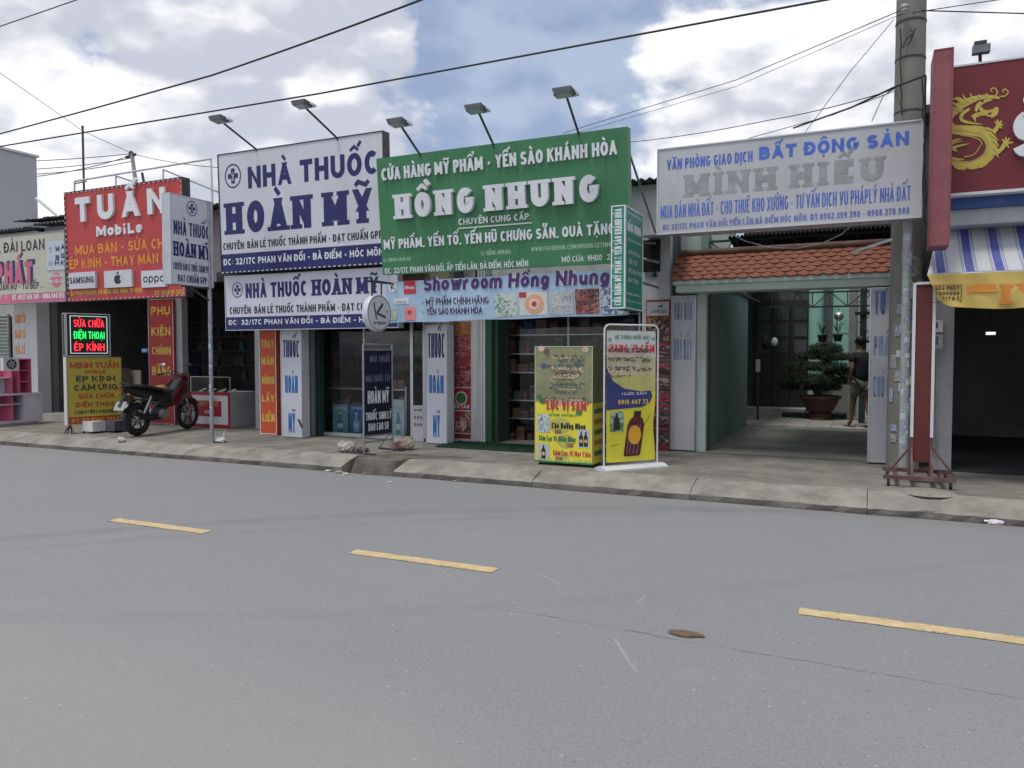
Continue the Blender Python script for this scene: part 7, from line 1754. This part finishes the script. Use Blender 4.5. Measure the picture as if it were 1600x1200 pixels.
MB().hexa([(c.x, c.y, .19), (c.x+.08, c.y-.01, .19), (c.x+.09, c.y+.03, .19), (c.x, c.y+.03, .19), (c.x+.07, c.y, .34), (c.x+.09, c.y, .33), (c.x+.09, c.y+.01, .33), (c.x+.07, c.y+.01, .34)]).build('handle', bagw, o)
c = gz(541, 706); crumple('sack', 'pale grey sack lump lying left of the dark standing sign', 'sack', (c.x, c.y, .155), .14, .11, .085, mat('sack_grey', (.40, .38, .34), .85, .2, 10, bump=.5, stain=.3), .16, 5)
c = gz(565, 706); crumple('rag', 'dark rag pushed against the foot of the standing sign', 'rag', (c.x, c.y+.02, .155), .10, .09, .03, mat('rag_dark', (.10, .095, .09), .9, .2), .25, 6)
c = gz(630, 702); o = crumple('sack', 'tan stuffed sack with red netting right of the dark standing sign', 'sack', (c.x+.02, c.y, .155), .17, .12, .10, sack, .14, 8)
rd_ = mat('net_red', (.42, .09, .05), .7, .2); mb = MB()
for k in range(3): MB().tube([(c.x-.15+.05*i, c.y-.125-.01*math.sin(i), .19+.035*k+.01*math.sin(i*2+k)) for i in range(5)], .007, 6).build('strap', rd_, o)
c = gz(86, 700); crumple('plastic_bag', 'tiny white crumpled bag on the kerb left of the lightbox legs', 'bag', (c.x, 8.50, .13), .07, .05, .04, bagw, .3, 9)
c = gz(1551, 815, 0); crumple('plastic_bag', 'bright white scrap of plastic in the gutter below the yellow banner', 'bag', (c.x, 8.12, .0), .075, .035, .022, mat('scrap_white', (.66, .62, .70), .4, .1, 9), .3, 12)
for i, (px, py, w_, m_) in enumerate(((512, 737, .05, bagw), (530, 739, .06, sack), (540, 741, .045, bagw), (552, 742, .03, sack), (572, 741, .04, mat('litter_brown', (.25, .18, .12), .8, .2)), (536, 744, .03, bagw), (610, 754, .03, bagw), (25, 698, .03, bagw), (196, 712, .03, bagw), (712, 752, .03, sack))):
    c = gz(px, py, 0); c.y = min(c.y, 8.08); crumple('litter', 'small scrap of litter lying along the gutter', 'litter', (c.x, c.y, .0), w_, w_*.6, w_*.28, m_, .4, 30+i, 'litter along the gutter')
# flattened brown carton on the road
c = gz(1070, 992, 0); o = thing('flattened_carton', 'flattened scuffed brown carton scrap lying on the near lane', 'litter', (c.x, c.y, 0))
mb = MB(); r = random.Random(4); n_ = 14; ring = []
for k in range(n_):
    a = 2*math.pi*k/n_; rr = 1+r.uniform(-.12, .12); ring.append((c.x+.085*rr*math.cos(a)+(.03 if k in (0, 1) else 0), c.y+.048*rr*math.sin(a)))
mb.grid([[(x, y, .003) for x, y in ring], [(x, y, .009+r.uniform(0, .004)) for x, y in ring], [(c.x+(x-c.x)*.6, c.y+(y-c.y)*.6, .006+r.uniform(0, .006)) for x, y in ring]], close_u=True)
mb.face([(c.x+(x-c.x)*.6, c.y+(y-c.y)*.6, .009) for x, y in ring]); mb.build('sheet', picmat('carton_scuffed', [(.10, .07, .04), (.22, .16, .09), (.06, .045, .03), (.17, .12, .07)], 60, kind='n', rough=.9), o)

# ================================================================== BONSAI, HANGING POTS, PERSON
pc_ = gz(1283, 656); Yb_ = 17.3; bxp = K(1283)*Yb_
o = thing('bonsai_tree', 'layered bonsai pine in a wide reddish footed pot at the end of the passage', 'potted tree', (bxp, Yb_, .16))
potm = mat('pot_clay', (.075, .028, .024), .6, .2, 5, stain=.3)
zt_ = at(1283, 618, Yb_).z; zb_ = .16; H = zt_-zb_
MB().lathe([(.001, zb_), (.24, zb_), (.26, zb_+.03), (.23, zb_+.06), (.25, zb_+.12), (.21, zb_+.16), (.27, zb_+.22), (.33, zb_+H*.7), (.37, zb_+H-.06), (.41, zb_+H-.055), (.41, zb_+H), (.37, zb_+H), (.35, zb_+H-.05), (.001, zb_+H-.05)], (bxp, Yb_, 0), 28).build('pot', potm, o, smooth=True)
bark = mat('bark', (.10, .065, .045), .9, .3, 12, bump=.8)
tz = zb_+H-.05; top = at(1290, 548, Yb_)
trunk = [(bxp, Yb_, tz), (bxp-.10, Yb_-.05, tz+.18), (bxp+.02, Yb_, tz+.38), (bxp+.12, Yb_+.05, tz+.58), (bxp+.08, Yb_, top.z-.05)]
MB().tube(trunk, [.09, .075, .06, .04, .02], 10).build('trunk', bark, o, smooth=True)
leafm = mat('pine_needles', (.035, .06, .028), .7, .45, 6)
r = random.Random(9)
pads = [(1290, 545, .33, .12), (1268, 556, .30, .10), (1304, 558, .30, .10), (1252, 573, .34, .11), (1290, 574, .42, .12), (1316, 581, .30, .10), (1244, 594, .34, .10), (1272, 593, .40, .12), (1312, 595, .30, .10), (1234, 605, .20, .08), (1286, 605, .38, .10)]
for i, (px, py, rx, rz_) in enumerate(pads):
    p = at(px, py, Yb_+r.uniform(-.2, .15)); mb = MB()
    q = trunk[min(4, max(1, int((p.z-tz)/.22)+1))]
    MB().tube([q, ((q[0]+p.x)/2, (q[1]+p.y)/2, (q[2]+p.z)/2-.02), (p.x, p.y, p.z-.05)], [.025, .018, .01], 6).build('branch', bark, o)
    for k in range(1700):
        a = r.uniform(0, 6.283); rr = math.sqrt(r.random()); z = r.uniform(-.9, 1.1)*(1-rr*rr*.6)
        bx_, by_, bz_ = p.x+rx*rr*math.cos(a), p.y+rx*.9*rr*math.sin(a), p.z+rz_*z+.03*math.sin(a*5)*rr
        d = Vector((r.uniform(-1, 1), r.uniform(-1, 1), r.uniform(-.1, 1))).normalized()*r.uniform(.03, .055); s_ = d.cross(Vector((r.uniform(-1, 1), r.uniform(-1, 1), r.uniform(-1, 1)))).normalized()*.011
        mb.face([(bx_-s_.x, by_-s_.y, bz_-s_.z), (bx_+s_.x, by_+s_.y, bz_+s_.z), (bx_+d.x, by_+d.y, bz_+d.z)])
    f = mb.build('foliage_pad', leafm, o, weld=False)
def hanging(px, py, Y, label, seed, hz):
    p = at(px, py, Y); o = thing('hanging_pot', label, 'plant pot', tuple(p))
    MB().lathe([(.001, p.z-.09), (.06, p.z-.09), (.085, p.z+.03), (.09, p.z+.04), (.001, p.z+.03)], (p.x, p.y, 0), 14).build('pot', black, o)
    MB().tube([(p.x-.07, p.y, p.z+.03), (p.x, p.y, p.z+.35), (p.x+.07, p.y, p.z+.03)], .003, 5).tube([(p.x, p.y, p.z+.35), (p.x, p.y, hz)], .003, 5).build('hanger', dark_metal, o)
    r = random.Random(seed)
    for k in range(9):
        a = r.uniform(0, 6.28); l = r.uniform(.12, .3); q = Vector((p.x+.5*l*math.cos(a), p.y+.5*l*math.sin(a), p.z+.03+l)); s_ = Vector((-math.sin(a), math.cos(a), 0))*.012
        m = Vector((p.x, p.y, p.z+.03)).lerp(q, .55)+Vector((0, 0, .03))
        MB().grid([[(p.x, p.y, p.z+.03), (p.x+.002, p.y, p.z+.03)], [m-s_, m+s_], [q, q+Vector((.002, 0, -.01))]]).build('leaf', mat('orchid_leaf', (.05, .10, .04), .5, .2), o)
hz = at(1300, 479, 15.4).z
hanging(1285, 527, 15.5, 'left small black hanging pot with a thin plant above the bonsai', 1, hz)
hanging(1309, 526, 15.5, 'right small black hanging pot with a spiky plant above the bonsai', 2, hz)
hanging(1197, 540, 16.2, 'bushier hanging plant in the dark left side of the yard', 3, 2.5)
p = at(1311, 494, 15.45); o = thing('silver_ball', 'shiny silver ball hanging over the yard above the black pots', 'ball', tuple(p))
MB().ball(p, .085, .085, .085, 16, 10).build('ball', mat('silver', (.7, .72, .72), .15, 0, metal=.9), o, smooth=True); MB().tube([p+Vector((0, 0, .08)), (p.x, p.y, hz)], .003, 5).build('cord', dark_metal, o)
p = at(1210, 534, 16.8); o = thing('globe_lamp', 'small pale globe lamp in the dark part of the yard', 'lamp', tuple(p)); MB().ball(p, .07, .07, .09, 14, 8).build('globe', letter_white, o, smooth=True); MB().tube([p, (p.x, p.y, 3.0)], .006, 5).build('stem', dark_metal, o)
p = at(1184, 571, 16.6); o = thing('white_letterbox', 'narrow white box fixed in the dark left of the yard', 'box', tuple(p)); MB().box((p.x-.04, p.y, p.z-.13), (p.x+.04, p.y+.06, p.z+.13)).build('case', white, o); MB().box((p.x-.02, p.y+.061, .16), (p.x+.02, p.y+.09, p.z+.13)).build('post', dark_metal, o)

def skin(name, verts, edges, radii, m, parent, sub=2, flat=1.0):
    me = bpy.data.meshes.new(name); me.from_pydata(verts, edges, []); ob = bpy.data.objects.new(name, me); C.objects.link(ob)
    md = ob.modifiers.new('s', 'SKIN'); md.use_smooth_shade = True
    for v, rr in zip(me.skin_vertices[0].data, radii): v.radius = (rr[0], rr[1]) if isinstance(rr, tuple) else (rr, rr)
    me.skin_vertices[0].data[0].use_root = True
    ms = ob.modifiers.new('u', 'SUBSURF'); ms.levels = sub; ms.render_levels = sub
    bpy.context.view_layer.update(); dg = bpy.context.evaluated_depsgraph_get(); nm = bpy.data.meshes.new_from_object(ob.evaluated_get(dg)); 
    bpy.data.objects.remove(ob); nm.materials.clear(); nm.materials.append(m); nm.polygons.foreach_set('use_smooth', [True]*len(nm.polygons))
    o2 = bpy.data.objects.new(name, nm); C.objects.link(o2); o2.parent = parent; return o2
pp_ = Vector((K(1346)*15.7, 15.7, .158)); per = thing('person', 'person in a dark shirt and pale shorts walking at the right edge of the passage', 'person', tuple(pp_), rz=R(125))
sk_ = mat('skin_tone', (.17, .10, .07), .6, .08); shirt = mat('dark_shirt', (.018, .018, .022), .85, .2); shorts = mat('pale_shorts', (.16, .155, .13), .85, .15)
V = [(0, 0, .86), (0, 0, 1.05), (0, .0, 1.25), (.02, 0, 1.38), (.03, 0, 1.45), (.05, 0, 1.55), (.05, 0, 1.62),   # 0-6 pelvis..head
     (0, .09, .82), (.10, .09, .48), (.16, .09, .10), (.24, .09, .04), (0, -.09, .82), (-.04, -.09, .48), (-.20, -.09, .14), (-.13, -.09, .05),
     (.02, .17, 1.36), (-.04, .21, 1.10), (.05, .20, .88), (.08, .20, .80), (.02, -.17, 1.36), (.08, -.21, 1.12), (.22, -.19, .98), (.28, -.18, .93)]
Ed = [(0, 1), (1, 2), (2, 3), (3, 4), (4, 5), (5, 6), (0, 7), (7, 8), (8, 9), (9, 10), (0, 11), (11, 12), (12, 13), (13, 14), (3, 15), (15, 16), (16, 17), (17, 18), (3, 19), (19, 20), (20, 21), (21, 22)]
Rd = [.11, .10, .12, .09, .045, .085, .07, .085, .055, .035, .03, .085, .055, .035, .03, .05, .04, .028, .03, .05, .04, .028, .03]
skin('body', V, Ed, Rd, sk_, per)
skin('shirt', [V[0], V[1], V[2], V[3], V[15], (-.02, .2, 1.2), V[19], (.05, -.2, 1.22)], [(0, 1), (1, 2), (2, 3), (3, 4), (4, 5), (3, 6), (6, 7)], [.165, .155, .17, .14, .09, .08, .09, .08], shirt, per)
skin('shorts', [(0, 0, .90), V[7], (.06, .09, .58), V[11], (-.02, -.09, .58)], [(0, 1), (1, 2), (0, 3), (3, 4)], [.135, .115, .095, .115, .095], shorts, per)
MB().ball((.03, 0, 1.62), .095, .085, .10, 14, 9).build('hair', black, per, local=True, smooth=True)
for (x, y, z) in ((.21, .09, .012), (-.14, -.09, .03)): MB().box((x-.12, y-.045, z-.012), (x+.12, y+.045, z+.012)).build('sandal', black, per, local=True)
# dark rail posts at the yard's right edge
o = thing('yard_post', 'dark steel post with clamps standing behind the walking person', 'post', (K(1348)*16.6, 16.6, .158))
x = K(1348)*16.6; MB().box((x-.06, 16.56, .158), (x+.06, 16.66, 3.0)).build('shaft', dark_metal, o)
for z in (1.2, 1.75, 2.3): MB().box((x-.15, 16.5, z), (x+.15, 16.559, z+.06)).build('clamp', black, o)
for i in range(5):
    a = (x-.02+.12*(i % 2), 16.5, 1.75+.2*i); MB().bar(a, (a[0]+.22-.4*(i % 2), 16.5, a[2]+.22), .02).build('strut', dark_metal, o)

# ================================================================== OVERHEAD CABLES
def cable(label, pts, r, name='overhead_cable', m=None, sag=.0):
    """pts: (px, py, depth) ends; a gentle catenary hangs between them"""
    W_ = [at(*p) for p in pts]; path = []
    for a, b in zip(W_[:-1], W_[1:]):
        for i in range(12): t = i/12; path.append(a.lerp(b, t)-Vector((0, 0, 4*sag*t*(1-t))))
    path.append(W_[-1]); o = thing(name, label, 'cable', tuple(path[0]))
    MB().tube(path, r, 6).build('wire', m or cable_m, o); return o
cable('thick black cable crossing the sky steeply from lower left to top centre', [(-150, 248, 9.2), (330, 118, 8.2), (720, -24, 7.6)], .012, sag=.02)
cable('long black cable running over all billboards parallel to the street', [(-200, 262, 7.4), (500, 146, 7.4), (1300, -2, 7.4), (1700, -78, 7.4)], .010)
cable('short thin cable in the top left corner of the sky', [(-60, 62, 8), (200, -28, 8)], .008)
cable('upper of two thin wires slanting from the green billboard to the pole', [(880, 208, 14), (1150, 125, 12), (1408, 16, 10.1)], .0055)
cable('lower of two thin wires slanting from the green billboard to the pole', [(880, 214, 14), (1150, 135, 12), (1408, 22, 10.1)], .0035)
cable('wire bundle end running from the pole strap down behind the estate sign', [(1240, 200, 12), (1330, 168, 11), (1400, 135, 10.1), (1446, 118, 9.4)], .012)
cable('slack wire reaching left from the pole strap over the green billboard', [(985, 222, 13), (1200, 188, 11.5), (1396, 140, 10.1)], .006, sag=.03)
cable('wire dropping from the pole strap to the middle of the estate sign', [(1170, 216, 12), (1300, 180, 11), (1398, 142, 10.1)], .005)
cable('hair thin wire dropping steeply left of the concrete pole', [(1257, 208, 11), (1330, 110, 10.6), (1397, 30, 10.2)], .004)
cable('hair thin short wire below the pole strap', [(1362, 190, 10.3), (1380, 150, 10.3), (1399, 137, 10.15)], .005)
cable('thin wire leaving the pole top towards the right edge', [(1425, 16, 10.1), (1700, 24, 10.5)], .007)
cable('thin wire rising from the pole top to the upper right', [(1425, 20, 10.1), (1570, -2, 9)], .005)
for i, (y0_, y1_) in enumerate(((246, 240), (258, 247), (262, 252), (271, 249))):
    cable(('topmost', 'second', 'third', 'lowest')[i]+' of the distant wires reaching the far leaning pole from the left', [(-80, y0_+6, 22), (205, y1_ if i < 3 else 243, 26)], .018, sag=.15+.1*i)
cable('faint wire falling from the upper left sky to the far leaning pole', [(-20, 100, 20), (130, 205, 24), (205, 239, 26)], .012)
cable('faint wire running right from the far leaning pole behind the billboards', [(206, 240, 26), (345, 262, 24)], .016, sag=.1)
